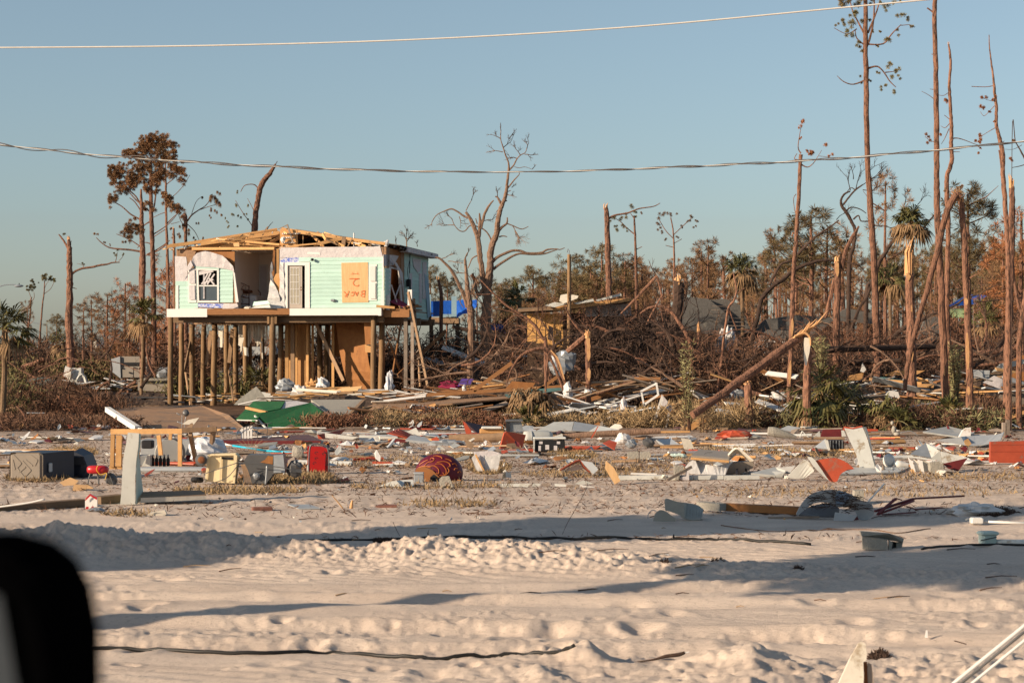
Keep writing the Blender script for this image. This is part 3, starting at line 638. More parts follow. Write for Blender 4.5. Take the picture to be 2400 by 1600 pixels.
mb = MB(); mb.box((HW_ - .11, 0.003, ZF), (HW_, y_at(913), ZT)); part('wall', mb, 'osb', house)
mb = MB(); mb.box((HW_ - .10, y_at(913), ZT - .75), (HW_ - .02, y_at(940), ZT - .02)); part('wall_plate', mb, 'ply_orange', house)
mb = MB(); mb.box((.12, 7.75, ZF), (HW_ - .11, 7.85, ZT)); part('wall', mb, 'osb', house)
mb = MB(); mb.box((.0, .12, ZF), (.1, 7.85, ZT)); part('wall', mb, 'osb', house)
clap(901, 914, 628, 722, side=True); clap(947, 1003, 590, 745, side=True)
mb = MB(); mb.slab([HS(899, 596), HS(899, 624), HS(922, 622), HS(935, 600), HS(925, 598)][::-1], .015, (1, 0, 0)); part('house_wrap', mb, 'wrap', house)
mb = MB()
for q in ([(913, 624), (917, 624), (914, 720), (910, 720)], [(934, 628), (938, 630), (944, 720), (941, 720)], [(914, 624), (938, 630), (938, 634), (914, 628)]): mb.slab([HS(u, v, HW_ + .02) for (u, v) in q], .04, (1, 0, 0))
part('window', mb, 'trim', house, label='twisted white window frame on the shaded side')
mb = MB(); mb.slab([HS(u, v, HW_ - .5) for (u, v) in ((916, 630), (940, 634), (940, 722), (908, 722))], .02, (1, 0, 0)); part('wall_panel', mb, 'ply_orange', house)
mb = MB(); mb.slab([HS(u, v, HW_ + .15) for (u, v) in ((912, 600), (930, 616), (944, 640), (948, 700), (942, 660), (934, 634), (924, 616))], .012, (1, 0, 0)); part('house_wrap', mb, 'wrap', house)
mb = MB(); mb.beam(HS(917, 668, HW_ + .2), HS(930, 708, HW_ + .3), .04, .05); mb.beam(HS(925, 700, HW_), HS(944, 650, HW_ + .1), .04, .04); part('loose_trim', mb, 'wrap', house)
for (u0, u1, v0, v1) in ((991, 1000, 614, 700), (960, 966, 640, 675), (983, 989, 640, 710)):
    mb = MB(); mb.slab([HS(u0, v1, HW_ + .045), HS(u1, v1, HW_ + .045), HS(u1, v0, HW_ + .045), HS(u0, v0, HW_ + .045)], .03, (1, 0, 0)); part('shutter', mb, 'wrap', house)
mb = MB(); mb.slab([HS(u, v, HW_ + .043) for (u, v) in ((967, 606), (987, 608), (986, 634), (980, 640), (970, 625))], .006, (1, 0, 0)); part('house_wrap', mb, 'wrap', house)
mb = MB(); mb.rbox(HS(958, 663, HW_ + .14), (.16, .25, .32), .02); mb.tube([HS(960, 640, HW_ + .1), HS(961, 590, HW_ + .1)], .02, 6); mb.tube([HS(961, 672, HW_ + .1), HS(965, 742, HW_ + .1)], .04, 6); part('meter_box', mb, 'black', house)
mb = MB(); mb.tube([HS(958 + 3 * math.sin(k), 582 + 12 * k, HW_ + .12) for k in range(12)], .012, 5); part('wire', mb, 'cable', house)
mb = MB(); mb.slab([HS(u, v, HW_ + .06) for (u, v) in ((995, 640), (1004, 650), (1010, 740), (1003, 745))], .02, (1, 0, 0)); part('loose_panel', mb, 'pale_blue_paint', house)
rp_f = (4.55, 2.4, 7.52); rp_b = (4.55, 6.2, 7.52)
mb = MB(); mb.slab([rp_f, rp_b, (HW_ + .35, 8.2, ZT + .08), (HW_ + .35, .9, ZT + .10)], .03); part('roof_deck', mb, 'shingle', house)
mb = MB(); mb.slab([rp_b, rp_f, (-.3, 1.3, ZT + .05), (-.3, 8.2, ZT + .08)], .03); part('roof_deck', mb, 'ply', house)
mb = MB(); mb.slab([(-.3, 8.2, ZT + .08), (HW_ + .35, 8.2, ZT + .08), rp_b], .03); part('roof_deck', mb, 'shingle', house)
mb = MB(); mb.box((HW_ + .30, y_at(935), ZT - .10), (HW_ + .38, 8.25, ZT + .10)); part('eave_board', mb, 'wrap', house)
mb = MB(); mb.box((HW_ + .02, y_at(935), ZT - .10), (HW_ + .297, 8.25, ZT - .06)); part('soffit', mb, 'wrap', house)
def rbeam(u0, v0, y0, u1, v1, y1, w_=.05, h_=.14, mm='lumber', nm='rafter'):
    mb = MB(); mb.beam(HF(u0, v0, y0), HF(u1, v1, y1), w_, h_); return part(nm, mb, mm, house)
random.seed(5)
for (a) in ((392, 578, -.3, 650, 538, 1.4, .06, .13), (398, 576, -.1, 560, 556, .8, .05, .14), (470, 571, .1, 655, 545, 1.2, .06, .16), (540, 560, .4, 645, 541, 1.3, .04, .12), (555, 566, .2, 636, 558, .7, .05, .1),
            (450, 583, .02, 643, 582, .02, .07, .11), (520, 568, .3, 655, 577, .4, .05, .1), (575, 566, .2, 655, 573, .2, .05, .08), (660, 537, 1.4, 797, 558, .9, .05, .15), (797, 558, .9, 903, 571, .1, .05, .12), (808, 557, .8, 905, 572, .3, .04, .07),
            (735, 574, .2, 800, 559, .6, .05, .13), (696, 575, .1, 742, 571, .1, .05, .06), (655, 582, 0, 700, 576, .1, .05, .07), (756, 548, .6, 764, 562, .4, .05, .12), (700, 543, .9, 760, 552, .7, .03, .06), (425, 575, .3, 500, 562, .5, .05, .08)):
    rbeam(*a)
for (a) in ((763, 560, .3, 791, 574, .3, .03, .05), (815, 577, .3, 826, 558, .3, .03, .04), (652, 537, 1.2, 672, 528, 1.2, .02, .03), (617, 545, .8, 628, 531, .8, .02, .04)): rbeam(*a, mm='old_and_shaded_lumber', nm='broken_lath')
for k in range(9):
    mb = MB(); x = 1.0 + k * .9; mb.beam((x, .15, ZT + .02), (4.55 + (x - 4.55) * .35, 2.3, 7.42 - abs(x - 4.55) * .02), .045, .13); part('rafter', mb, 'lumber' if k % 3 else 'ply', house)
mb = MB(); mb.slab(poly([(656, 537), (696, 539), (698, 578), (656, 579)], .35), .06, (0, -1, 0)); gv = part('roof_truss_block', mb, 'ply', house)
for r_, (v, n) in enumerate(((546, 8), (555, 7), (567, 7), (576, 5))):
    for k in range(n):
        u = 661 + k * 4.4; mb = MB(); mb.slab(poly([(u, v), (u + 2.6, v + .4), (u + 2.4, v + 3.4 - (k % 2)), (u + .2, v + 3)], .28), .05, (0, -1, 0)); part('nailer_end', mb, 'white', gv)
mb = MB(); mb.beam(HF(673, 526, .2), HF(687, 569, .2), .06, .06); part('broken_lath', mb, 'grey_lumber', house)
mb = MB(); mb.slab(poly([(547, 571), (560, 568), (561, 578), (548, 578)], .1), .05, (0, -1, 0)); part('nailer_end', mb, 'ply_pale', house)
mb = MB(); mb.slab(poly([(801, 556), (810, 555), (809, 576), (800, 576)], .4), .05, (0, -1, 0)); part('rafter', mb, 'old_and_shaded_lumber', house)
p = HF(829.5, 577, .8); mb = MB(); mb.tube([p, p + Vector((0, 0, .55))], .028, 8); part('vent_pipe', mb, 'trim', house)
for (u, v, s) in ((663, 561, .12), (905, 571, .13), (435, 578, .12), (908, 565, .06)):
    mb = MB(); mb.blob(HF(u, v, .15), (s, s * .6, s * 1.1), 9, 6, .4, 2, int(u)); part('torn_felt', mb, 'bag_white' if u != 908 else 'wrap', house)
random.seed(9)
for k in range(34):      # splinters and strips along the torn eaves
    u = random.choice([random.uniform(395, 650), random.uniform(660, 900)]); v = 577 - (u - 395) / 255 * 38 if u < 655 else 539 + (u - 660) / 240 * 33
    mb = MB(); a = HF(u, v + random.uniform(0, 8), random.uniform(0, .5)); mb.beam(a, a + Vector((random.uniform(-.35, .35), random.uniform(-.1, .2), random.uniform(-.08, .12))), .02, .05); part('splinter', mb, random.choice(['lumber', 'ply_pale', 'white', 'old_and_shaded_lumber']), house)
for k in range(16):
    u = random.uniform(905, 1005); mb = MB(); a = HS(u, 574 + (u - 905) * .24, HW_ + .3); mb.beam(a, a + Vector((random.uniform(-.1, .15), random.uniform(-.3, .3), random.uniform(-.02, .12))), .03, .06); part('splinter', mb, random.choice(['shingle', 'wrap', 'black']), house)
lad = thing('ladder', 'long wooden ladder stair leaning against the porch corner of the mint house', 'ladder', P(990, 905, 81))
A0 = P(957, 684, 81.2); A1 = P(1003, 905, 80.2); B0 = P(970, 700, 82.5); B1 = P(985, 905, 81.9)
for (a, b) in ((A0, A1), (B0, B1)):
    mb = MB(); mb.beam(a, b, .05, .14); part('side_rail', mb, 'old_and_shaded_lumber', lad)
for k in range(12):
    t = (k + 1) / 13; mb = MB(); mb.beam(A0.lerp(A1, t), B0.lerp(B1, t), .14, .03); part('rung', mb, 'grey_lumber', lad)
bed = thing('iron_bed', 'rusty scrolled iron bed with white mattress inside the open room', 'bed', LW((HF(570, 720, 1.2).x, 1.2, ZF)), -TH, local=True)
bx = HF(556, 720, 1.2).x - HF(570, 720, 1.2).x; bw = .62
mb = MB(); mb.rbox((bx + .42, .7, .36), (.85, 1.5, .52), .05); part('mattress', mb, 'bag_white', bed)
def arc(cx, cz, r, a0, a1, n=10, y=-.1): return [(cx + r * math.cos(R(a0 + (a1 - a0) * k / n)), y, cz + r * math.sin(R(a0 + (a1 - a0) * k / n))) for k in range(n + 1)]
mb = MB()
mb.tube([(bx + .55, -.1, .05), (bx + .55, -.1, 1.02)], .02, 7); mb.tube([(bx + .0, -.1, 1.18), (bx + .3, -.1, 1.1), (bx + .55, -.1, .98)], .015, 6)
mb.tube([(bx + .0, -.1, .55), (bx + .55, -.1, .5)], .014, 6); mb.tube([(bx + .0, -.1, .85), (bx + .55, -.1, .8)], .012, 6); mb.tube([(bx, -.1, .25), (bx + .55, -.1, .25)], .014, 6)
for (cx, cz) in ((.35, .62), (.33, .92), (.2, .35)): mb.tube(arc(bx + cx, cz, .09, -40, 260), .010, 5); mb.tube([(bx + cx - .3, -.1, cz + .02), (bx + cx + .06, -.1, cz - .09)], .010, 5)
part('footboard', mb, 'iron', bed)
mb = MB(); mb.tube([(bx + .8, .7, 0), (bx + .8, .7, .75), (bx + .75, .5, .85)], .018, 6); part('headboard', mb, 'iron', bed)
mb = MB(); mb.blob((bx + .30, .3, .78), (.35, .2, .10), 10, 6, .4, 2, 4); part('bedding', mb, 'rust', bed)
q = LW((HF(613, 718, -.2).x, -.2, ZF))
fs = thing('fallen_siding', 'folded mint siding slab lying on the open floor edge', 'siding panel', q)
mb = MB(); mb.slab([P(595, 707, 82.8), P(628, 704, 82.4), P(633, 712, 82.3), P(592, 717, 82.7)][::-1], .04); part('panel', mb, 'mint', fs)
mb = MB(); mb.slab([P(598, 717, 82.4), P(631, 714, 82.2), P(634, 721, 82.2), P(588, 722, 82.5)][::-1], .05); part('trim_board', mb, 'trim', fs)
mb = MB(); mb.blob(P(583, 722, 82.7), (.18, .15, .09), 9, 6, .5, 3, 2); part('insulation', mb, 'offwhite', fs)
# --- trees
def wpts(pts, Y, dy=0.0, k=4, jit=.0):
    """pixel polyline [(u,v,width_px[,depth offset])] -> world points and radii"""
    q = [(p[0], p[1], p[2], (p[3] if len(p) > 3 else 0.0)) for p in pts]
    q = crom(q, k) if len(q) > 2 else [tuple(q[0][i] + (q[1][i] - q[0][i]) * t / 6 for i in range(4)) for t in range(7)]
    W, Rd = [], []
    for (u, v, w_, d) in q:
        w_ = max(w_, .6); yy = Y + dy + d; p = P(u, v, yy)
        if jit: p += Vector((random.uniform(-1, 1), random.uniform(-1, 1), 0)) * px(w_, yy) * jit
        W.append(p); Rd.append(px(w_, yy) / 2)
    return W, Rd
def limb(mb, pts, Y, dy=0.0, n=8, k=4, jit=.06, rough=.12):
    W, Rd = wpts(pts, Y, dy, k, jit); mb.tube(W, Rd, n, rough=rough); return W, Rd
def twigs(mb, p, d, L, r, depth, spread=.7, kids=3, up=.15, n=3):
    d = d.normalized(); q = p + d * L * .5 + Vector((random.uniform(-1, 1), random.uniform(-1, 1), random.uniform(-1, 1))) * L * .08
    e = q + (d + Vector((random.uniform(-1, 1), random.uniform(-1, 1), random.uniform(-1, 1))) * .3).normalized() * L * .5
    mb.tube([p, q, e], [r, r * .8, r * .55], n, cap=False)
    if depth <= 0: return
    for i in range(kids):
        o = Vector((random.uniform(-1, 1), random.uniform(-1, 1), random.uniform(-1, 1))); nd = (d + o * spread + Vector((0, 0, up))).normalized()
        s = p.lerp(e, random.uniform(.4, 1)) if i else e
        twigs(mb, s, nd, L * random.uniform(.5, .8), r * .6, depth - 1, spread, kids, up, n)
def tuft(mb, c, r, n=22, droop=0.0, bias=(0, 0, .3), w_=.022):
    c = Vector(c); b = Vector(bias)
    n = int(n * 3); w_ *= .33
    for i in range(n):
        d = Vector((random.gauss(0, 1), random.gauss(0, 1), random.gauss(0, 1))).normalized() + b
        d.normalize(); L = r * random.uniform(.7, 1.15); s = d.cross(Vector((random.uniform(-1, 1), random.uniform(-1, 1), random.uniform(-1, 1))))
        if s.length < .05: continue
        s.normalize(); ww = w_ * random.uniform(.7, 1.3)
        m = c + d * L * .55; e = c + d * L + Vector((0, 0, -droop * L))
        mb.add([c, m + s * ww, e, m - s * ww], [(0, 1, 2, 3)])
def px_tufts(mb, lst, Y, n=26, spread=.6, w_=.02, bias=(0, 0, .3), droop=0.0):
    """lst of (u, v, r_px): needle clumps"""
    for (u, v, r) in lst:
        rr = px(r, Y); k = max(1, int((r / 7.0) ** 2)) + 1
        for j in range(k):
            off = Vector((random.gauss(0, 1), random.gauss(0, 1), random.gauss(0, 1))) * rr * (.45 if k > 1 else 0)
            tuft(mb, P(u, v, Y) + off, rr * (.75 if k > 1 else 1), n, droop, bias, w_)
def frond(mb, p, d, L, n=13, w_=.045, droop=.5, fan=1.5):
    """fan palm leaf"""
    d = d.normalized(); side = d.cross(Vector((0, 0, 1)))
    if side.length < .1: side = Vector((1, 0, 0))
    side.normalize(); upv = side.cross(d)
    st = p + d * L * .45 + Vector((0, 0, -.06 * L)); mb.tube([p, (p + st) / 2 + Vector((0, 0, .03 * L)), st], [.018, .014, .012], 3, cap=False)
    for i in range(n):
        a = (i / (n - 1) - .5) * 2 * fan; dd = d * math.cos(a) + side * math.sin(a) + upv * .15 * math.cos(2 * a)
        l_ = L * random.uniform(.48, .62) * (1 - .15 * abs(a))
        m = st + dd * l_ * .55 + Vector((0, 0, -droop * l_ * .12)); e = st + dd * l_ + Vector((0, 0, -droop * l_ * random.uniform(.35, .8)))
        s = dd.cross(Vector((random.uniform(-.4, .4), random.uniform(-.4, .4), 1))).normalized() * w_
        mb.add([st, m + s * .8, e, m - s * .8], [(0, 1, 2, 3)])
def palm(label, base, top, wpx, Y, R_, nf=26, hang=.4, group=None, dry=.35, trunk=True, lens=None):
    base = (base[0], max(base[1], HOR + F * (CZ + .2) / Y)) if trunk else base
    t = thing('cabbage_palm', label, 'palm tree', P(base[0], base[1], Y), group=group)
    c = P(top[0], top[1], Y)
    if trunk:
        mb = MB(); limb(mb, [(base[0], base[1], wpx), ((base[0] + top[0]) / 2 + 1, (base[1] + top[1]) / 2, wpx * .95), (top[0], top[1] + 2, wpx * 1.05)], Y, n=10, rough=.2, k=6); part('trunk', mb, 'palm_trunk', t)
    g = MB(); dr = MB()
    for i in range(nf):
        a = random.uniform(0, 2 * math.pi); el = random.uniform(-.9, 1.3); isdry = el < -.9 + 2.2 * dry
        d = Vector((math.cos(a) * math.cos(el), math.sin(a) * math.cos(el), math.sin(el)))
        frond(dr if isdry else g, c, d, R_ * random.uniform(.8, 1.15), droop=hang * (1.6 if isdry else 1))
    part('crown', g, 'palm_green', t)
    if dr.v: part('dead_skirt', dr, 'palm_dry', t)
    return t
def trunk_tree(name, label, cat, Y, trunk, limbs=(), tufts=(), bark='bark', nd='needles_brown', peel=(), jag=None, tw=(), group=None, tn=26, bias=(0, 0, .3), droop=0., tww=.02):
    b = trunk[-1]; vg = HOR + F * (CZ + .25) / Y
    if b[1] < vg: trunk = list(trunk) + [(b[0] + (b[0] - trunk[-2][0]) * .1, vg, b[2] * 1.08)]; b = trunk[-1]
    t = thing(name, label, cat, P(b[0], b[1], Y), group=group)
    trunk = [(p[0], p[1], p[2] * 1.12) + tuple(p[3:]) for p in trunk]; mb = MB(); W, Rd = limb(mb, trunk, Y, n=10, k=5, rough=.2); part('trunk', mb, bark, t)
    if jag:
        mb = MB(); a = W[0]; r = Rd[0]
        for k in range(jag[0]):
            th = random.uniform(0, 6.28); o = Vector((math.cos(th), math.sin(th), 0)) * r * .75; h = r * jag[1] * random.uniform(.5, 1.3)
            mb.tube([a + o - Vector((0, 0, r * .6)), a + o + Vector((random.uniform(-.1, .1) * h, 0, h * .6)), a + o * .8 + Vector((random.uniform(-.25, .25) * h, 0, h))], [r * .34, r * .22, r * .03], 4)
        part('splintered_top', mb, 'split_wood', t)
    for l_ in limbs:
        mb = MB(); W2, R2 = limb(mb, l_, Y, n=6); 
        part('branch', mb, bark, t)
    for (v0, v1, side) in peel:                       # strips where the bark is torn away
        idx = [i for i, p in enumerate(W) if v0 <= HOR - (p.z - CZ) * F / p.y <= v1]
        if len(idx) < 2:
            continue
        A = []; B = []
        for n_, i in enumerate(idx):
            s = .55 if 0 < n_ < len(idx) - 1 else .12
            A.append(W[i] + Vector(((side - s) * Rd[i], -Rd[i] * 1.12, 0))); B.append(W[i] + Vector(((side + s) * Rd[i], -Rd[i] * 1.08, 0)))
        mb = MB(); mb.loft(A, B, .02); part('bare_wood', mb, 'split_wood', t)
    if tw:
        for (u, v, du, dv, L, dep) in tw:
            mb = MB(); twigs(mb, P(u, v, Y), Vector((du, random.uniform(-.3, .3), -dv)), px(L, Y), px(1.3, Y), dep, .75, 3)
            part('twig_spray', mb, bark, t)
    if tufts:
        mb = MB(); px_tufts(mb, tufts, Y, tn, w_=tww, bias=bias, droop=droop); part('crown', mb, nd, t)
    return t
random.seed(21)
Z = lambda x, y, ox, oy, s: (ox + x / s, oy + y / s)
trunk_tree('pine_tree', 'very tall living pine reaching out of the picture with needle clumps high up', 'pine tree', 74,
    [(2028, -90, 8), (2029, 0, 9), (2028, 110, 10), (2031, 200, 11), (2031, 320, 11.5), (2037, 447, 12.5), (2045, 560, 13.5), (2050, 640, 14), (2053, 740, 15), (2055, 850, 17)],
    limbs=[[(2028, 118, 6), (2040, 85, 5), (2048, 40, 4), (2049, -40, 3)], [(2034, 78, 5), (2050, 40, 4), (2060, 10, 3), (2075, -40, 2.5)], [(2026, 80, 5), (2010, 50, 4), (1998, 25, 3), (1990, -10, 2)],
           [(2026, 106, 4), (2008, 90, 3), (2004, 70, 2)], [(2032, 104, 4), (2070, 103, 3.5), (2090, 80, 3), (2112, 58, 2)], [(2036, 160, 5), (2056, 156, 4), (2072, 170, 3.5), (2085, 190, 3), (2100, 205, 2)],
           [(2028, 188, 4), (2000, 198, 3), (1978, 192, 2.5), (1962, 178, 1.5)], [(2008, 68, 3), (1985, 80, 2), (1955, 66, 1.5)], [(2075, 170, 3), (2095, 168, 1.6)], [(2112, 60, 2), (2132, 58, 1.4)]],
    tufts=[(1958, 57, 6), (1973, 52, 9), (1980, 60, 8), (1985, 72, 10), (1998, 48, 12), (1996, 40, 9), (1990, 84, 10), (2016, 50, 9), (2008, 30, 11), (2035, 50, 8), (2042, 10, 9), (1980, 5, 12), (1970, 3, 11), (1990, 10, 12), (2010, 10, 13), (2082, 8, 12), (2076, 25, 8), (2060, 3, 8),
            (2112, 38, 10), (2124, 46, 8), (2134, 62, 8), (2080, 98, 10), (2104, 76, 8), (2008, 98, 8), (2014, 110, 9), (2023, 118, 7), (2085, 155, 10), (2100, 165, 10), (2088, 178, 9), (2108, 184, 7), (2066, 208, 7), (2077, 200, 7), (2092, 215, 8), (2060, 170, 6), (2018, 184, 6), (2040, 190, 5), (2058, 112, 5), (2045, 73, 5), (2062, 74, 5), (2110, 2, 5), (2000, -25, 12), (2030, -30, 12), (2050, -15, 10)], nd='needles_olive', peel=())
trunk_tree('snapped_pine', 'tall bare straight pine trunk passing out of the top edge, right of the living pine', 'dead pine', 61,
    [(2192, -60, 8.5), (2191, 0, 9), (2191, 60, 10), (2193, 160, 10.5), (2194, 250, 11), (2195, 340, 11.5), (2195, 420, 12), (2196, 470, 13), (2199, 550, 14), (2204, 650, 15), (2209, 750, 15.5), (2213, 860, 16), (2216, 950, 17), (2218, 1003, 18)],
    limbs=[[(2190, 32, 5), (2180, 24, 4), (2173, 19, 4)], [(2192, 235, 2), (2178, 224, 1.5), (2160, 214, 1)], [(2194, 333, 2), (2180, 330, 1.5), (2168, 320, 1.2)], [(2188, 210, 2), (2179, 209, 1)], [(2188, 128, 2.4), (2183, 127, 1.5)]],
    tufts=[(2174, 322, 7), (2178, 332, 7)], nd='needles_rust', peel=((860, 880, -.2),))
trunk_tree('snapped_pine', 'crooked thin bare trunk close behind the tall straight one, broken off halfway to the top', 'dead pine', 62,
    [(2223, 104, 3.5), (2227, 130, 5), (2228, 155, 5.5), (2225, 195, 6), (2226, 230, 7), (2229, 275, 7.5), (2230, 310, 8), (2229, 340, 8.5), (2231, 371, 9), (2226, 395, 9), (2220, 410, 9.5), (2219, 440, 10), (2221, 490, 10), (2223, 530, 10), (2221, 620, 11), (2219, 700, 12), (2220, 800, 13), (2221, 1000, 14)],
    limbs=[[(2228, 213, 1.6), (2212, 224, 1.4), (2196, 222, 1.2)], [(2226, 280, 2), (2213, 270, 1.5)], [(2225, 290, 2), (2215, 300, 1.6), (2205, 295, 1)], [(2232, 325, 3), (2244, 324, 2.6), (2262, 329, 2), (2285, 338, 1.6), (2300, 342, 1.2)], [(2224, 302, 2), (2214, 325, 1.6), (2206, 338, 1)], [(2230, 356, 2), (2250, 356, 1.2)]],
    tufts=[(2214, 235, 6), (2220, 237, 6), (2290, 335, 6), (2299, 330, 6), (2294, 360, 5), (2297, 345, 5), (2208, 313, 5)], nd='needles_rust', droop=.5, jag=(5, 3))
t = thing('folded_pine', 'pine snapped and folded over like a hairpin beside the tall bare trunk', 'dead pine', P(2273, 1004, 60.5))
mb = MB(); Wt, Rt = limb(mb, [(2253, 466, 14), (2255, 500, 14), (2259, 550, 14.5), (2263, 652, 15), (2267, 718, 16), (2270, 805, 17), (2273, 900, 18), (2274, 1004, 19)], 60.5, n=10, k=5); part('trunk', mb, 'bark', t)
mb = MB(); limb(mb, [(2252, 462, 12), (2244, 456, 15), (2234, 466, 16), (2222, 490, 16), (2213, 515, 15), (2203, 562, 14.5), (2192, 610, 14), (2183, 640, 13.5), (2174, 675, 13), (2157, 734, 12), (2141, 793, 11.5), (2127, 860, 11), (2120, 915, 10)], 60.5, -.3, n=10, k=4); part('fallen_stem', mb, 'bark', t)
mb = MB()
for k in range(26):
    x = random.uniform(2228, 2258); mb.tube(wpts([(x, 468 + random.uniform(-3, 6), 2.2), (x + random.uniform(-6, 6), 456, 1.6), (x + random.uniform(-14, 12), random.uniform(430, 452), .7)], 60.3)[0], [.02, .018, .015, .012, .01, .008, .006, .004, .003], 3)
part('splintered_top', mb, 'split_wood', t)
for (v0, v1) in ((698, 715), (780, 866), (905, 925)):
    mb = MB(); A = []; B = []
    for k in range(5):
        v = v0 + (v1 - v0) * k / 4; c = 2265 + (v - 698) / 300 * 8; s = (1.2, 3.5, 4.2, 3.6, 1)[k]; A.append(P(c - s - 1, v, 60.18)); B.append(P(c + s - 1, v, 60.18))
    mb.loft(A, B, .02); part('bare_wood', mb, 'split_wood', t)
mb = MB(); px_tufts(mb, [(2254, 438, 8), (2240, 447, 6), (2216, 444, 5)], 60.5, 26); part('needle_clump', mb, 'needles_brown', t)
trunk_tree('snapped_pine', 'thick trunk snapped at half height with long pale splinters, in front of a palm', 'dead pine', 66,
    [(2131, 640, 17), (2132, 700, 18), (2135, 780, 19), (2136, 860, 20), (2137, 915, 22), (2138, 960, 24)], peel=((640, 665, -.5), (705, 735, .1), (800, 850, -.2)), jag=(14, 7))
palm('ragged cabbage palm with a drooping brown skirt above the thick snapped trunk', (2142, 660), (2137, 520), 8, 71, .9, 50, .9, dry=.42)
trunk_tree('dead_pine', 'wavy thin bare trunk with a whip top near the right edge', 'dead pine', 58,
    [(2318, 82, 1.6), (2319, 110, 2.4), (2323, 145, 3.5), (2328, 180, 4.5), (2331, 215, 6), (2335, 249, 6.5), (2335, 290, 7), (2340, 315, 8), (2345, 335, 9), (2351, 371, 10), (2350, 400, 10), (2354, 450, 10), (2357, 500, 10), (2361, 562, 10), (2363, 640, 11), (2363, 860, 12)],
    limbs=[[(2329, 201, 2), (2310, 204, 1.8), (2277, 203, 1.8)], [(2331, 248, 1.6), (2318, 262, 1.5), (2306, 272, 1.3), (2298, 262, 1)], [(2332, 300, 2), (2318, 308, 1.5), (2302, 318, 1.2)], [(2331, 238, 1.4), (2316, 235, 1), (2304, 230, 1)], [(2345, 340, 2), (2354, 330, 1.2)], [(2341, 352, 3), (2344, 368, 4), (2347, 395, 4)]],
    tufts=[(2305, 228, 8), (2326, 230, 7), (2304, 252, 9), (2321, 263, 5), (2303, 320, 9), (2300, 330, 6), (2370, 376, 7), (2330, 285, 4)], nd='needles_rust', bias=(-.3, 0, 0))
trunk_tree('snapped_pine', 'stout broken trunk with a sharp splintered tip in front of the wavy one', 'dead pine', 64,
    [(2371, 437, 11), (2372, 480, 13), (2371, 560, 13.5), (2369, 640, 14), (2366, 718, 14.5), (2363, 780, 15), (2360, 862, 16)], jag=(9, 4), peel=((570, 592, 0),))
trunk_tree('dead_pine', 'slanting bare stem leaving the right edge beside the stout broken trunk', 'dead pine', 60, [(2412, 640, 9), (2404, 690, 10), (2395, 750, 11), (2389, 830, 12)], peel=((800, 828, 0),))
trunk_tree('dead_pine', 'slim stem leaning left to right behind the stout broken trunk', 'dead pine', 72, [(2374, 620, 5), (2378, 665, 6), (2388, 720, 6.5), (2396, 760, 7)])
trunk_tree('dead_branch_tree', 'dark twiggy branch reaching in from the right edge under the twisted wire', 'branch', 57, [(2402, 372, 4), (2390, 350, 3), (2380, 334, 2.2), (2372, 330, 1.5)], limbs=[[(2402, 386, 2.2), (2388, 390, 2), (2372, 393, 1.5)], [(2395, 340, 1.5), (2375, 350, 1), (2355, 350, 1)]], tufts=[(2374, 331, 6)], bark='bark_dark')
trunk_tree('dead_pine', 'thin crooked trunk with windblown rusty needles at its head, left of the living pine', 'dead pine', 63,
    [(1877, 362, 8), (1875, 390, 8), (1873, 440, 8), (1869, 500, 8.5), (1866, 560, 9), (1861, 620, 9), (1858, 690, 9.5), (1856, 760, 10), (1853, 830, 10), (1850, 900, 10.5), (1849, 975, 11)],
    limbs=[[(1877, 360, 4), (1871, 348, 2.5), (1872, 330, 2), (1878, 295, 1.2)], [(1877, 385, 4), (1892, 392, 2.5), (1905, 384, 2), (1915, 370, 1.5), (1926, 352, 1)], [(1920, 366, 1.5), (1940, 368, 1)], [(1866, 455, 2), (1860, 465, 1.6), (1862, 490, 1.6), (1865, 500, 1.6)], [(1874, 378, 3), (1862, 372, 2), (1868, 360, 1.5)]],
    tufts=[(1872, 326, 5), (1878, 288, 8), (1882, 283, 8), (1872, 300, 5), (1888, 357, 8), (1895, 360, 9), (1902, 356, 9), (1930, 342, 9), (1943, 363, 8), (1866, 374, 5), (1858, 550, 5)], nd='needles_rust', bias=(.8, 0, .2), peel=((740, 790, 0), (830, 905, -.1)))
trunk_tree('snapped_pine', 'broken dark trunk with pale tip and a leaning stem behind it, mid right', 'dead pine', 70,
    [(1962, 612, 13), (1963, 660, 14), (1961, 730, 15), (1959, 850, 16)], limbs=[[(1972, 630, 11), (1980, 595, 10), (1994, 562, 9), (2005, 545, 8), (2013, 530, 4)], [(1955, 655, 8), (1948, 690, 9), (1940, 725, 10), (1932, 745, 10)]], peel=((612, 655, -.3),), jag=(5, 1.5), bark='bark')
trunk_tree('bare_oak', 'leafless crooked oak limb arching behind the living pine', 'bare tree', 86, [(1993, 448, 3), (1978, 456, 4), (1971, 470, 5), (1974, 484, 6.5), (1985, 500, 7), (1996, 520, 7), (2004, 540, 7), (2000, 580, 8), (1990, 640, 9)],
    limbs=[[(1982, 496, 4), (1995, 486, 3), (2015, 490, 2.5), (2030, 500, 2)], [(1976, 480, 5), (1990, 462, 4), (2005, 445, 4), (2022, 433, 3)], [(2000, 514, 4), (2012, 505, 3.4), (2018, 518, 3), (2034, 518, 2.5)], [(2005, 446, 3), (1995, 440, 2), (1985, 450, 1.6)]],
    tw=[(1993, 446, -.3, -1, 34, 3), (2005, 446, .3, -1, 36, 3), (2022, 433, 1, -.6, 34, 3), (2040, 420, 1, -.5, 26, 3), (2022, 445, 1, .1, 26, 3), (2000, 420, 0, -1, 22, 3), (2030, 400, 1, -.4, 24, 2)], bark='bark_dark')
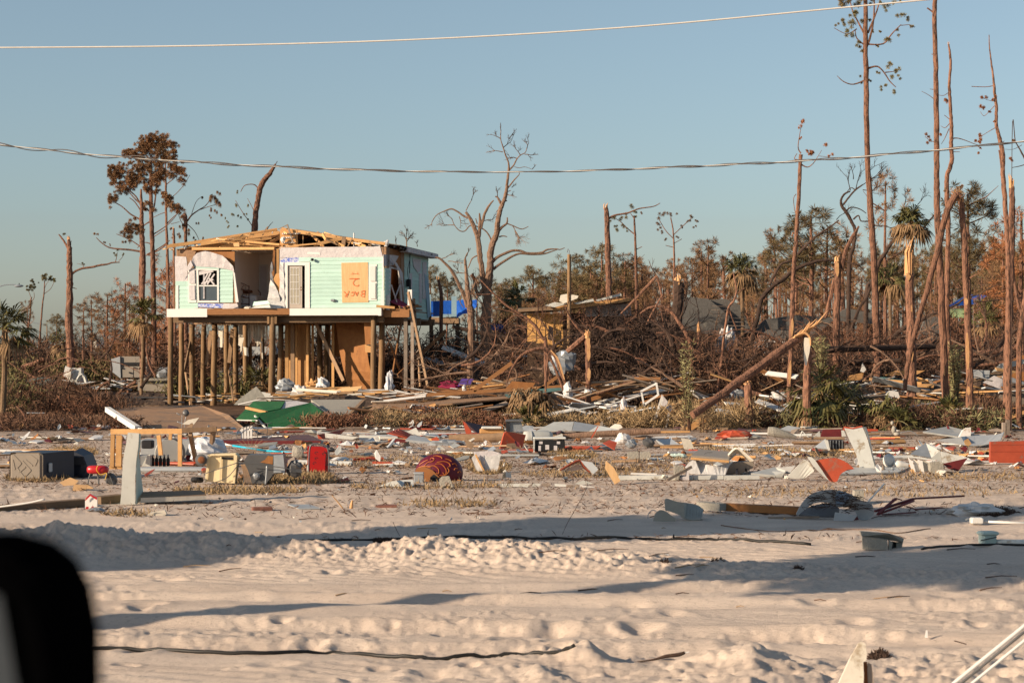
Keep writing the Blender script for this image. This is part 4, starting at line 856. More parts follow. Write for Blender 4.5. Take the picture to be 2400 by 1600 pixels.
trunk_tree('bare_oak', 'dark leaning limbs crossing behind the palm and the living pine', 'bare tree', 88, [(2136, 530, 5), (2115, 548, 6), (2093, 565, 7), (2075, 592, 8), (2058, 620, 9), (2045, 660, 9), (2030, 700, 10)],
    limbs=[[(2195, 500, 3), (2180, 515, 4), (2165, 535, 5), (2155, 560, 6)], [(2160, 540, 2), (2140, 537, 2), (2105, 538, 2.4), (2075, 530, 2)], [(2090, 570, 3), (2110, 560, 2.4), (2125, 550, 2)]], tw=[(2120, 480, .2, -1, 22, 3), (2150, 480, .6, -1, 30, 3), (2080, 530, -1, -.2, 30, 3), (2100, 530, -.3, 1, 20, 2)], bark='bark_dark')
trunk_tree('bare_oak', 'pair of long dark limbs sweeping up to the right in front of the far forest', 'bare tree', 78, [(1970, 612, 5), (1935, 610, 6.5), (1905, 615, 7), (1865, 631, 8), (1835, 655, 9), (1812, 670, 9), (1785, 700, 9), (1777, 741, 9), (1763, 800, 10)],
    limbs=[[(1966, 516, 3), (1945, 532, 4), (1915, 552, 5), (1890, 575, 5.5), (1869, 596, 6)], [(1856, 610, 5), (1830, 620, 5.5), (1812, 650, 6.5), (1803, 668, 7)], [(1965, 600, 4), (1985, 615, 3), (2010, 620, 3), (2030, 640, 2)]], tw=[(1925, 548, 1, -.2, 24, 3), (1960, 515, 1, -1, 22, 3), (1990, 615, 1, .3, 22, 3), (1900, 555, -.5, -1, 20, 3)], bark='bark_dark')
trunk_tree('bare_oak', 'dark fallen bough curving up behind the long horizontal log', 'bare tree', 80, [(2200, 733, 4), (2180, 738, 6), (2160, 750, 8), (2120, 768, 9), (2095, 790, 10), (2078, 812, 11)],
    limbs=[[(2140, 785, 10), (2110, 790, 9), (2080, 808, 10)], [(2290, 690, 4), (2260, 700, 4), (2240, 715, 5), (2200, 733, 5)], [(2050, 640, 4), (2035, 690, 6), (2015, 720, 7), (2000, 760, 8), (1995, 775, 8)], [(2360, 700, 2), (2320, 705, 3), (2280, 708, 4)], [(2290, 700, 3), (2310, 680, 2.4), (2345, 665, 2)]], bark='bark_dark', tw=[(2330, 690, 1, -.3, 30, 3), (2300, 705, .5, 1, 26, 3)])
t = thing('snapped_pine', 'big pine broken near the base, its trunk lying as a long diagonal log', 'dead pine', P(1893, 1012, 58.5))
mb = MB(); limb(mb, [(1892, 792, 15), (1893, 840, 17), (1892, 900, 19), (1892, 960, 20), (1893, 1014, 22)], 58.5, n=12, k=5, rough=.16); part('stump', mb, 'bark', t)
mb = MB(); limb(mb, [(1890, 785, 15, 0), (1853, 805, 19, -.3), (1770, 866, 20, -1.0), (1700, 918, 19, -1.6), (1624, 972, 18, -2.4)], 58.3, n=12, k=6, rough=.16); part('fallen_stem', mb, 'bark', t)
mb = MB()
for k in range(15):
    a = random.uniform(0, 1); u0 = 1850 + a * 44; v0 = 800 - a * 25; L_ = random.uniform(.5, 1.1)
    mb.tube([P(u0, v0, 58.1), P(u0 + 26 * L_, v0 - 20 * L_, 58), P(u0 + 46 * L_ * random.uniform(.7, 1.1), v0 - 36 * L_ * random.uniform(.8, 1.3), 58)], [.05, .03, .006], 4)
limb(mb, [(1862, 788, 5), (1885, 780, 6), (1898, 790, 6), (1900, 810, 4)], 58.0)
part('splintered_top', mb, 'split_wood', t)
mb = MB(); mb.loft([P(1884 + q, v, 58.1) for q, v in ((1, 790), (0, 805), (0, 820), (0, 840), (3, 856))], [P(1896 + q, v, 58.1) for q, v in ((2, 792), (3, 808), (1, 825), (-3, 842), (-6, 856))], .03); part('bare_wood', mb, 'offwhite', t)
mb = MB(); W_, _ = limb(mb, [(1920, 820, 18, -1), (2000, 817, 15, 0), (2080, 815, 14, 1), (2190, 812, 13, 2)], 69, n=10); solo('fallen_log', mb, 'bark_dark', 'long dark log lying level between the upright trunks at right', 'log')
trunk_tree('pine_stump', 'short upright stump half hidden below the diagonal log', 'stump', 59.5, [(1753, 896, 16), (1754, 940, 17), (1755, 990, 18)], jag=(4, 1))
trunk_tree('snapped_sapling', 'small broken trunk with yellow splinters behind the white sheet heap', 'dead pine', 72, [(1638, 775, 8), (1639, 805, 8), (1640, 850, 9)], jag=(7, 4))
trunk_tree('snapped_oak', 'dark broken trunk with a pale jagged top above the dark tangle', 'dead tree', 76, [(1592, 660, 22), (1590, 690, 23), (1588, 725, 24), (1586, 800, 26)], jag=(6, 1.3), bark='bark_dark')  # trunk takes the dark bark colour
trunk_tree('bare_sapling', 'thin bent bare stem rising in front of the grey shingled roof', 'bare tree', 66, [(1719, 640, 3), (1726, 680, 3.5), (1720, 704, 4.5), (1709, 718, 5), (1703, 745, 5), (1697, 790, 5), (1690, 850, 5), (1683, 915, 6)], limbs=[[(1708, 720, 3), (1716, 745, 3), (1728, 775, 3)], [(1725, 690, 2), (1745, 675, 2)]], bark='bark')
trunk_tree('arched_oak', 'dark bough arching down over the tangled brush behind the leaning frames', 'bare tree', 68, [(1500, 735, 3), (1520, 722, 5), (1541, 718, 6), (1560, 722, 7), (1580, 738, 8), (1600, 768, 9), (1612, 790, 9), (1622, 815, 8), (1650, 860, 6), (1683, 912, 5)], limbs=[[(1455, 735, 3), (1490, 700, 6), (1520, 668, 7), (1540, 646, 6)], [(1553, 690, 4), (1530, 730, 4), (1515, 760, 3)], [(1540, 648, 6), (1546, 670, 5), (1553, 700, 4)]], tw=[(1540, 650, -.5, -1, 26, 2), (1500, 700, -1, 0, 26, 3), (1600, 770, .6, 1, 40, 3)], bark='bark')
trunk_tree('snapped_pine', 'tall snapped trunk with one long side branch, standing alone in the centre', 'dead pine', 92, [(1420, 487, 9), (1422, 510, 11), (1424, 580, 12), (1426, 640, 12.5), (1427, 700, 13), (1428, 790, 14)],
    limbs=[[(1426, 513, 5), (1440, 505, 4.5), (1472, 499, 4), (1498, 489, 3), (1531, 484, 2.4), (1547, 476, 1.6)]], jag=(5, 2), tufts=[(1502, 500, 4)])
trunk_tree('pine_tree', 'small sparse pine just right of the tall snapped trunk', 'pine tree', 94, [(1486, 505, 3), (1488, 540, 4.5), (1490, 600, 5.5), (1492, 690, 7), (1493, 790, 8)],
    limbs=[[(1486, 548, 3), (1470, 535, 2.4), (1455, 520, 2), (1442, 512, 1.5)], [(1488, 515, 2), (1478, 500, 1.6)], [(1490, 585, 2), (1505, 578, 1.6)]], tufts=[(1444, 508, 9), (1436, 518, 8), (1452, 515, 8), (1470, 507, 8), (1481, 492, 9), (1488, 497, 6), (1450, 535, 7), (1462, 530, 7), (1468, 540, 5), (1442, 530, 6), (1492, 508, 5)], nd='needles_olive')
trunk_tree('pine_tree', 'slender pine with a round loose crown right of the small sparse pine', 'pine tree', 98, [(1572, 510, 2.4), (1578, 545, 3), (1580, 600, 4), (1580, 700, 5), (1581, 790, 6)],
    limbs=[[(1579, 560, 2), (1560, 540, 2), (1545, 515, 1.6)], [(1579, 550, 2), (1600, 530, 2), (1620, 512, 1.6)], [(1580, 580, 2), (1560, 575, 1.5)], [(1580, 570, 1.6), (1598, 560, 1.5)]], tufts=[(1545, 510, 9), (1555, 500, 8), (1540, 522, 7), (1566, 498, 7), (1580, 505, 6), (1620, 510, 7), (1612, 520, 6), (1635, 520, 6), (1600, 530, 5), (1550, 545, 6), (1560, 560, 5), (1590, 555, 5), (1630, 530, 5), (1545, 535, 6)], nd='needles_brown')
Zc = lambda x, y: (1000 + x / 3.92, 280 + y / 3.92)
def zc(L): return [(*Zc(a, b), c) for (a, b, c) in L]
t = trunk_tree('bare_oak', 'big leafless oak with twin trunks and a level side limb, right of the mint house', 'bare tree', 86,
    zc([(682, 100, 1.4), (680, 180, 2), (700, 250, 2.6), (722, 320, 3), (752, 400, 3.6), (752, 470, 4.5), (742, 560, 5.5), (733, 640, 6.5), (718, 720, 8), (692, 790, 9), (668, 860, 10), (650, 960, 11), (645, 1030, 12), (618, 1110, 13), (590, 1200, 14), (583, 1350, 15), (570, 1480, 16), (560, 1560, 17)]) + [(1141, 720, 20), (1140, 790, 24)],
    limbs=[zc([(735, 640, 4), (770, 600, 3.6), (805, 555, 3), (850, 505, 2), (845, 485, 1.4)]), zc([(755, 470, 4), (800, 420, 3.4), (825, 370, 3), (860, 330, 2.4), (905, 305, 2), (920, 260, 1.4)]), zc([(805, 435, 1.6), (850, 445, 1.5), (905, 437, 1.3), (970, 460, 1)]),
           zc([(690, 790, 7), (670, 750, 6), (650, 715, 4.5), (630, 708, 3)]), zc([(650, 1040, 7), (690, 990, 6), (735, 955, 4.5), (740, 900, 3)]), zc([(735, 955, 3), (790, 975, 2.6), (860, 1005, 2.4), (900, 1000, 2), (935, 982, 1.6)]), zc([(665, 1080, 3.5), (700, 1070, 3), (740, 1078, 2)]),
           zc([(602, 1310, 8), (650, 1265, 7), (720, 1230, 6.5), (790, 1205, 6), (860, 1207, 6), (920, 1228, 6), (990, 1230, 5.5), (1060, 1222, 5), (1110, 1195, 4), (1190, 1190, 3), (1225, 1195, 2.4), (1268, 1178, 1.6)]), zc([(612, 1375, 7), (670, 1330, 6), (730, 1290, 5.5), (800, 1250, 5), (860, 1232, 4.5), (960, 1240, 4), (1070, 1235, 4), (1140, 1215, 3), (1200, 1195, 2)]),
           zc([(603, 1130, 4), (570, 1060, 3.6), (530, 1015, 3.2), (470, 985, 3), (400, 975, 2.6), (350, 1025, 2.6), (300, 1020, 2.4), (255, 970, 2), (235, 920, 1.6)]),
           zc([(540, 1560, 15), (520, 1480, 13.5), (505, 1350, 13), (488, 1250, 12.5), (472, 1100, 12), (460, 1060, 11), (430, 970, 10), (395, 905, 8), (360, 850, 6)]), zc([(478, 1080, 9), (487, 1000, 8), (490, 930, 6.5), (484, 860, 3)]), zc([(498, 1000, 7), (515, 930, 6.5), (540, 850, 6), (575, 790, 5), (615, 742, 2.6)]),
           zc([(375, 905, 5), (330, 880, 4.5), (280, 845, 4), (225, 822, 3.6), (150, 848, 2.6), (90, 880, 2.2), (50, 940, 1.8), (48, 985, 1.2)]), zc([(360, 840, 2.2), (385, 790, 1.8), (410, 745, 1.4)]), zc([(465, 960, 3), (450, 910, 2)]), zc([(640, 850, 2), (655, 830, 1.5)]), zc([(738, 745, 2.5), (720, 755, 2)]), zc([(740, 665, 2), (775, 652, 1.6)]),
           [(1133, 676, 10), (1120, 690, 9), (1108, 640, 5)], zc([(465, 1250, 3.5), (420, 1275, 3), (395, 1330, 2.5), (380, 1365, 2)])],
    tw=[(*Zc(680, 180), -.8, -.6, 16, 3), (*Zc(700, 260), 1, -.7, 22, 3), (*Zc(682, 110), 0, -1, 10, 2), (*Zc(700, 300), -1, -.1, 20, 2), (*Zc(760, 180), .4, -1, 14, 2), (*Zc(920, 270), .3, -1, 16, 4), (*Zc(860, 330), -.4, -1, 18, 4), (*Zc(900, 320), 1, .2, 16, 3), (*Zc(830, 360), -1, -.2, 18, 3), (*Zc(970, 455), .6, -.6, 8, 2),
        (*Zc(410, 745), .1, -1, 16, 4), (*Zc(235, 920), -.5, -.6, 14, 3), (*Zc(255, 970), -1, .1, 26, 3), (*Zc(300, 890), .2, .8, 16, 3), (*Zc(530, 930), 1, -.2, 18, 3), (*Zc(790, 975), .5, 1, 24, 4), (*Zc(820, 1030), .4, .8, 18, 4), (*Zc(50, 960), -.8, .5, 10, 2), (*Zc(650, 710), 0, -1, 14, 3), (*Zc(745, 690), .5, .3, 10, 3), (*Zc(780, 625), .6, -.5, 8, 2)], bark='bark_grey')
trunk_tree('bare_oak', 'low bare oak with a bent limb beside the roof corner of the mint house', 'bare tree', 82,
    [(1090, 607, 5), (1093, 640, 7), (1096, 680, 11), (1100, 710, 14), (1104, 745, 15), (1104, 800, 16)],
    limbs=[[(1020, 603, 3.5), (1031, 606, 5), (1046, 620, 6), (1061, 638, 7.5), (1076, 668, 8), (1086, 690, 9), (1096, 720, 10)], [(1090, 607, 4), (1094, 595, 2), (1098, 590, 1.4)], [(1098, 690, 6), (1110, 672, 4), (1118, 650, 3)], [(1082, 690, 2.4), (1078, 706, 2.4), (1086, 720, 2)]],
    tufts=[(1105, 652, 8)], nd='needles_rust', tw=[(1036, 606, 1, -.2, 20, 3), (1050, 612, 1, .1, 20, 3), (1090, 640, -1, 0, 16, 3), (1094, 600, .4, -1, 12, 2), (1075, 640, -.4, -1, 16, 3)], bark='bark_grey')
trunk_tree('snapped_sapling', 'short pointed yellow stub standing behind the blue tarp', 'dead tree', 92, [(1027, 655, 5), (1031, 675, 7), (1034, 705, 8)], jag=(3, 3))
trunk_tree('bare_sapling', 'little twiggy leafless tree poking above the roof of the mint house', 'bare tree', 97, [(952, 556, 1.6), (953, 572, 2.2), (954, 640, 3)], tw=[(952, 562, -.5, -1, 15, 3), (953, 566, .8, -1, 15, 3), (952, 556, .1, -1, 13, 3), (952, 560, 1, -.3, 10, 3), (928, 572, 0, -1, 9, 2), (978, 578, 0, -1, 8, 2)], bark='bark_grey')
t = thing('arched_sapling', 'splintered young tree bent into a hoop over the plank heap', 'dead tree', P(1331, 915, 64))
for (L_, w0) in (([(1187, 903, 2.5), (1193, 880, 4), (1201, 862, 5), (1214, 841, 6), (1228, 829, 7), (1245, 821, 8), (1270, 816, 8.5), (1288, 821, 9), (1300, 833, 9.5), (1308, 850, 9.5), (1313, 866, 9), (1321, 886, 8), (1331, 912, 7)], 0), ([(1275, 820, 5), (1288, 838, 6), (1297, 854, 6), (1308, 880, 6), (1320, 914, 6)], 0), ([(1286, 828, 3), (1283, 850, 4), (1280, 880, 4.5), (1279, 918, 5)], 0)):
    mb = MB(); limb(mb, L_, 64, n=7); part('stem', mb, 'bark', t)
mb = MB(); mb.loft([P(u, v, 63.85) for u, v in ((1290, 822), (1303, 838), (1311, 858), (1316, 875), (1322, 890))], [P(u, v, 63.85) for u, v in ((1291, 819), (1307, 836), (1315, 856), (1320, 874), (1324, 889))], .03); part('bare_wood', mb, 'split_wood', t)
trunk_tree('leaning_branch', 'long thin reddish branch slanting down from the oak to the hooped tree', 'branch', 66, [(1125, 655, 2), (1140, 670, 3), (1156, 687, 4), (1185, 714, 4.5), (1223, 738, 5), (1252, 761, 6), (1272, 792, 7), (1279, 812, 8)], limbs=[[(1160, 688, 2), (1130, 690, 2), (1093, 687, 1.5)], [(1225, 740, 2.4), (1200, 742, 2), (1178, 762, 1.4)], [(1250, 760, 2), (1225, 748, 2), (1200, 730, 1.5)]],
    tw=[(1200, 730, -1, -.3, 30, 3), (1272, 792, -1, .1, 40, 3), (1272, 795, -1, -.6, 40, 3), (1275, 790, 1, -1, 44, 3), (1262, 780, .2, -1, 40, 3), (1240, 750, .8, -1, 30, 3)], bark='bark')
trunk_tree('snapped_pine', 'chest-high stump with shredded yellow wood, in the heap right of the hooped tree', 'stump', 64, [(1378, 788, 14), (1379, 830, 13), (1379, 870, 12), (1379, 914, 12)], limbs=[[(1371, 788, 11), (1355, 802, 12), (1340, 815, 12), (1329, 824, 12)]], peel=((785, 850, 0), (855, 895, .1)), jag=(10, 2.2))
t = thing('utility_pole', 'plain wooden utility pole with a wire hook on top', 'utility pole', P(1334, 790, 76))
mb = MB(); limb(mb, [(1334, 596, 8.5), (1334, 650, 9), (1334, 975, 11)], 76, n=12, jit=0, rough=0); part('pole', mb, 'pile', t, sm=True)
mb = MB(); mb.tube([P(1334, 597, 76), P(1334, 588, 76), P(1331, 583, 76), P(1329, 588, 76), P(1330, 592, 76)], .018, 5); part('hook', mb, 'steel', t)
Zl = lambda x, y: (x / 3.92, 280 + y / 3.92)
def zl(L): return [(*Zl(a, b), c) for (a, b, c) in L]
def crown_tufts(cs, step=8):
    out = []
    for (x, y, rx, ry, n) in cs:
        for i in range(int(n * 1.5)):
            a = random.uniform(0, 6.28); r = math.sqrt(random.random()); u, v = Zl(x + rx * r * math.cos(a), y + ry * r * math.sin(a)); out.append((u, v, random.uniform(6.5, 10.5)))
    return out
trunk_tree('pine_tree', 'left trunk of the trio of tall rusty pines beside the mint house', 'pine tree', 93,
    zl([(1295, 640, 4), (1300, 800, 7), (1302, 900, 8.5), (1302, 1000, 9.5), (1306, 1150, 11), (1312, 1300, 13), (1312, 1400, 12), (1308, 1560, 11)]) + [(334, 760, 11), (334, 850, 12)],
    limbs=[zl([(1300, 800, 4), (1250, 710, 3.4), (1190, 650, 3), (1120, 560, 2)]), zl([(1290, 920, 4), (1200, 870, 3.4), (1120, 800, 2.6), (1050, 760, 2)]), zl([(1300, 1215, 5), (1200, 1198, 4.5), (1100, 1190, 4), (1000, 1175, 3), (930, 1130, 2.4), (885, 1085, 1.5)]), zl([(1290, 1170, 3), (1220, 1120, 2.4), (1140, 1080, 2), (1070, 1052, 1.4)]), zl([(1300, 990, 3), (1240, 960, 2), (1200, 975, 1.5)]), zl([(1300, 850, 3), (1240, 760, 2.5), (1190, 720, 2)]), [(331, 600, 5), (328, 640, 6), (329, 700, 6), (332, 720, 6)]],
    tufts=crown_tufts([(1150, 500, 140, 120, 42), (1060, 470, 60, 60, 12), (1020, 740, 55, 45, 10), (1030, 570, 40, 30, 4), (1130, 640, 60, 40, 8), (1225, 590, 60, 60, 10), (1220, 970, 50, 30, 6), (1190, 1050, 60, 40, 9), (1260, 1000, 30, 40, 3)]) + [(*Zl(882, 1065), 6), (*Zl(1150, 1135), 6), (*Zl(960, 1130), 4), (*Zl(1010, 1150), 3)], nd='needles_brown', tww=.024)
trunk_tree('pine_tree', 'middle and tallest of the trio of rusty pines beside the mint house', 'pine tree', 95,
    zl([(1385, 330, 3), (1386, 450, 5), (1385, 640, 7.5), (1388, 800, 8.5), (1392, 950, 9), (1400, 1150, 9.5), (1404, 1350, 10), (1408, 1560, 11)]) + [(360, 760, 11), (361, 850, 12)],
    limbs=[zl([(1390, 860, 3), (1300, 780, 3), (1250, 740, 3), (1180, 660, 2)]), zl([(1395, 880, 3), (1420, 780, 3.4), (1435, 650, 3), (1445, 500, 2)]), zl([(1400, 1060, 3), (1480, 1010, 2.5), (1560, 950, 2), (1620, 880, 1.5)]), zl([(1400, 1220, 3), (1480, 1170, 2.5), (1560, 1110, 2)]), zl([(1400, 1150, 3), (1330, 1130, 2), (1260, 1180, 1.6)]), zl([(1385, 500, 3), (1320, 420, 2.4), (1290, 330, 1.8)]), zl([(1386, 560, 3), (1470, 450, 2.4), (1540, 330, 1.6)]), zl([(1400, 1250, 3), (1350, 1240, 3), (1440, 1200, 2)]), zl([(1395, 930, 4), (1340, 960, 3), (1310, 990, 2)])],
    tufts=crown_tufts([(1430, 200, 110, 50, 30), (1300, 250, 60, 60, 18), (1400, 330, 170, 110, 60), (1200, 320, 40, 40, 8), (1160, 310, 25, 20, 4), (1290, 480, 80, 60, 16), (1400, 560, 80, 130, 26), (1470, 500, 60, 100, 14), (1360, 800, 60, 40, 6), (1590, 800, 30, 40, 4)]), nd='needles_brown', tww=.024)
trunk_tree('pine_tree', 'slim right-hand trunk of the trio of rusty pines, nearest the mint house', 'pine tree', 97,
    zl([(1518, 400, 2.6), (1522, 550, 4), (1524, 700, 4.6), (1527, 900, 5), (1532, 1100, 5.5), (1540, 1300, 6), (1545, 1560, 6.5)]) + [(395, 760, 7), (396, 850, 8)],
    limbs=[zl([(1530, 960, 3), (1600, 890, 2), (1640, 860, 1.6)]), zl([(1535, 1000, 2), (1440, 1060, 2), (1400, 1090, 1.5)]), zl([(1535, 1140, 3), (1460, 1200, 3), (1340, 1250, 2.5)]), zl([(1545, 740, 2), (1620, 680, 1.6), (1690, 600, 1.4), (1745, 510, 1)]), zl([(1525, 600, 2.4), (1600, 540, 2), (1680, 470, 1.5)]), zl([(1524, 520, 2), (1470, 440, 1.5)]), zl([(1530, 850, 2), (1470, 870, 1.6), (1410, 900, 1.5)]), zl([(1570, 960, 1.5), (1650, 940, 1.2)])],
    tufts=crown_tufts([(1560, 300, 70, 90, 22), (1530, 200, 30, 50, 5), (1640, 430, 60, 50, 10), (1560, 480, 60, 60, 10), (1530, 700, 50, 50, 7), (1560, 740, 30, 50, 5), (1680, 570, 30, 25, 3), (1700, 500, 30, 30, 2), (1630, 820, 45, 35, 7), (1690, 900, 20, 40, 2)]), nd='needles_brown', tww=.024)
trunk_tree('snapped_pine', 'lone broken pine at far left with one long crooked arm', 'dead pine', 100,
    zl([(632, 1105, 6), (636, 1180, 10), (638, 1300, 12), (640, 1450, 13), (641, 1560, 14)]) + [(162, 740, 15), (164, 800, 15.5), (166, 862, 16)],
    limbs=[zl([(665, 1415, 5.5), (700, 1390, 5), (760, 1368, 5), (850, 1355, 5), (920, 1338, 5), (985, 1330, 4), (1030, 1315, 3.4), (1100, 1312, 2.4)]), zl([(625, 1190, 5), (595, 1130, 4.5), (560, 1080, 4), (540, 1055, 2.6)]), zl([(920, 1340, 1.5), (930, 1325, 1.2)]), zl([(1060, 1310, 2), (1070, 1270, 1.5), (1078, 1220, 1.2)]), zl([(1090, 1300, 1.5), (1120, 1270, 1.2), (1135, 1240, 1)]), zl([(645, 1140, 2), (658, 1115, 1)]), zl([(650, 1200, 2), (665, 1180, 1)]), zl([(650, 1250, 2), (662, 1245, 1)]), zl([(655, 1540, 2), (705, 1555, 1.6)]), zl([(758, 1365, 1.6), (765, 1340, 1.2), (705, 1322, .8)])],
    tufts=[(*Zl(583, 1060), 5), (*Zl(765, 1330), 5), (*Zl(1080, 1220), 7), (*Zl(1135, 1240), 4), (*Zl(1055, 1230), 4)], jag=(5, 2.4), nd='needles_olive')
trunk_tree('snapped_pine', 'broken leaning trunk rising behind the roof of the mint house', 'dead pine', 96, [(646, 384, 3), (640, 395, 7), (631, 409, 10), (617, 425, 11.5), (609, 445, 11), (604, 470, 11), (600, 500, 12), (596, 545, 13), (594, 600, 14)],
    limbs=[[(608, 446, 3), (598, 434, 2.6), (585, 432, 2.2), (572, 436, 1.8), (564, 450, 1.4)], [(596, 540, 2), (585, 520, 1.8), (570, 500, 1.6), (552, 470, 1.2)], [(640, 395, 2), (650, 378, 1.5)], [(598, 500, 1.6), (588, 480, 1.4), (580, 465, 1)], [(625, 540, 2), (632, 528, 1.6), (640, 520, 1)]],
    tufts=[(555, 480, 5), (545, 500, 5), (560, 510, 5), (532, 520, 4), (536, 528, 4), (575, 500, 4), (580, 480, 4), (528, 510, 3), (556, 450, 4), (584, 515, 4), (558, 530, 4)], nd='needles_olive', droop=.8)
trunk_tree('snapped_pine', 'broken pine with drooping needle sprays just left of the mint house roof', 'dead pine', 96, zl([(1695, 870, 9), (1705, 930, 8), (1705, 1030, 7), (1705, 1140, 7), (1705, 1300, 8)]) + [(436, 840, 10)],
    limbs=[zl([(1720, 935, 4), (1760, 880, 3.4), (1830, 830, 2.6), (1890, 790, 2), (1960, 700, 1.6)]), zl([(1840, 828, 2), (1920, 800, 1.6), (1990, 780, 1.2)]), zl([(1760, 870, 1.6), (1800, 760, 1.3), (1850, 710, 1)]), zl([(1720, 960, 2), (1790, 1030, 1.6), (1830, 1110, 1.2)]), zl([(1705, 1000, 2), (1660, 930, 1.6), (1640, 870, 1.2)]), zl([(1690, 880, 4), (1720, 900, 3)])],
    tufts=[(*Zl(1955, 690), 8), (500, 460, 9), (508, 470, 9), (515, 478, 8), (495, 470, 6), (511, 450, 6), (505, 492, 5), (518, 500, 4), (*Zl(1860, 715), 4), (*Zl(1940, 820), 5), (*Zl(1930, 890), 4), (*Zl(1810, 950), 4), (*Zl(1700, 960), 7), (*Zl(1740, 1020), 7), (*Zl(1670, 960), 5), (*Zl(1780, 1090), 5), (*Zl(1640, 1060), 6), (*Zl(1870, 1090), 4)], nd='needles_brown', droop=1.0, bias=(0, 0, -.5))
trunk_tree('snapped_sapling', 'slim grey stub between the rusty pines and the mint house', 'dead pine', 98, zl([(1595, 1000, 4), (1597, 1080, 5), (1600, 1300, 6)]) + [(410, 840, 7)], tufts=[(*Zl(1580, 1000), 5), (*Zl(1600, 1080), 6), (*Zl(1640, 1060), 5)], jag=(3, 2))
def zb(x, y): return (x / 5.2275, 600 + y / 5.2275)
trunk_tree('pine_tree', 'distant slim pine, left one of the pair near the street lamp', 'pine tree', 150, [(*zb(390, 500), 2), (*zb(378, 540), 3), (*zb(372, 700), 3.6), (*zb(350, 860), 4), (*zb(340, 1000), 5)], limbs=[[(*zb(378, 545), 2), (*zb(400, 540), 1.6), (*zb(420, 500), 1.4), (*zb(415, 440), 1)], [(*zb(375, 500), 1.6), (*zb(360, 450), 1.2), (*zb(335, 410), 1)]], tufts=[(*zb(400, 320), 5), (*zb(390, 300), 5), (*zb(380, 350), 6), (*zb(420, 320), 4), (*zb(360, 400), 6), (*zb(330, 375), 4), (*zb(340, 410), 5), (*zb(400, 390), 6), (*zb(430, 400), 5), (*zb(380, 420), 6), (*zb(415, 350), 5)], nd='needles_olive', tn=20, tww=.05)
trunk_tree('pine_tree', 'distant slim pine with two small crowns, right one of the pair near the street lamp', 'pine tree', 150, [(*zb(545, 300), 2), (*zb(540, 450), 2.6), (*zb(520, 600), 3), (*zb(500, 850), 3.6), (*zb(485, 1100), 4.5)], limbs=[[(*zb(545, 460), 1.5), (*zb(620, 400), 1.2), (*zb(660, 320), 1)], [(*zb(548, 390), 1.2), (*zb(575, 330), 1), (*zb(600, 310), 1)]], tufts=[(*zb(530, 250), 8), (*zb(505, 270), 6), (*zb(555, 240), 7), (*zb(545, 270), 6), (*zb(630, 270), 7), (*zb(660, 295), 6), (*zb(675, 310), 5), (*zb(610, 290), 4), (*zb(475, 325), 2.5), (*zb(620, 260), 5)], nd='needles_olive', tn=20, tww=.05)
random.seed(31)
palm('cabbage palm with shaggy green fans at the left edge', (6, 900), (12, 765), 14, 66, 1.25, 38, .6, dry=.15)
palm('cabbage palm under the trio of rusty pines, left of the piles', (330, 860), (336, 735), 8, 88, 1.15, 30, .7, dry=.2)
0 and palm('second cabbage palm crowding against the mint house, behind the first pile', (366, 860), (368, 745), 9, 86, 1.25, 32, .7, dry=.2)
palm('low cabbage palm far behind the lone broken pine', (148, 860), (149, 800), 6, 110, 1.2, 20, .9)
0 and palm('small cabbage palm beyond the lone broken pine, right side', (190, 860), (189, 790), 6, 118, 1.2, 20, .9)
palm('palm crown below the oak twigs, right of the mint house', (1215, 740), (1218, 700), 8, 90, 1.1, 22, .6, dry=.2)
palm('shaggy palm in front of the far forest right of the black trunk', (1738, 730), (1740, 632), 9, 92, 1.15, 40, 1.0, dry=.4)
palm('palm with hanging brown fronds left of the thick snapped trunk', (2085, 770), (2086, 650), 8, 90, 1.1, 30, 1.0, dry=.35)
0 and palm('low palm behind the pale splinters of the thick snapped trunk', (2112, 770), (2112, 690), 8, 84, 1.1, 30, 1.0, dry=.4)
0 and palm('palm low behind the folded pine', (2165, 800), (2163, 640), 7, 92, 1.0, 26, 1.0, dry=.5)
palm('tangled palm crown at the right beyond the folded pine', (2310, 800), (2300, 745), 8, 88, 1.2, 26, .7, dry=.3)
palm('dry palm skirt toppled on the debris bank in the centre', (1195, 985), (1245, 945), 9, 61.5, 1.0, 38, 1.0, dry=1.0)
palm('stemless palmetto fan beside the big pine stump', (1905, 975), (1925, 915), 6, 59, 1.35, 26, .9, trunk=False, dry=.15)
palm('broad palmetto clump right of the big pine stump', (1975, 1000), (1965, 950), 6, 60, 1.3, 34, .9, trunk=False, dry=.3)
palm('palmetto at the foot of the diagonal log', (1950, 1005), (1935, 985), 6, 58.5, .9, 20, .5, trunk=False, dry=.1)
palm('dark fallen palm head lying at the edge of the brush at right', (2060, 1005), (2062, 970), 8, 59, .9, 26, 1.2, trunk=False, dry=.6)
palm('palmetto fans beside the seated grey garden figure', (2110, 1005), (2105, 985), 8, 58, .8, 18, .6, trunk=False, dry=.2)
palm('palmetto tuft at the roots of the tall bare trunk', (2225, 985), (2228, 965), 8, 59, .7, 18, .3, trunk=False, dry=.2)
palm('young palm with stiff leaves growing under the house by the boat', (612, 915), (612, 890), 6, 86, .95, 18, .1, trunk=False, dry=.3)
palm('small sharp palmetto near the silver hood in the centre', (1240, 1003), (1240, 985), 6, 59, .65, 20, .1, trunk=False, dry=.2)
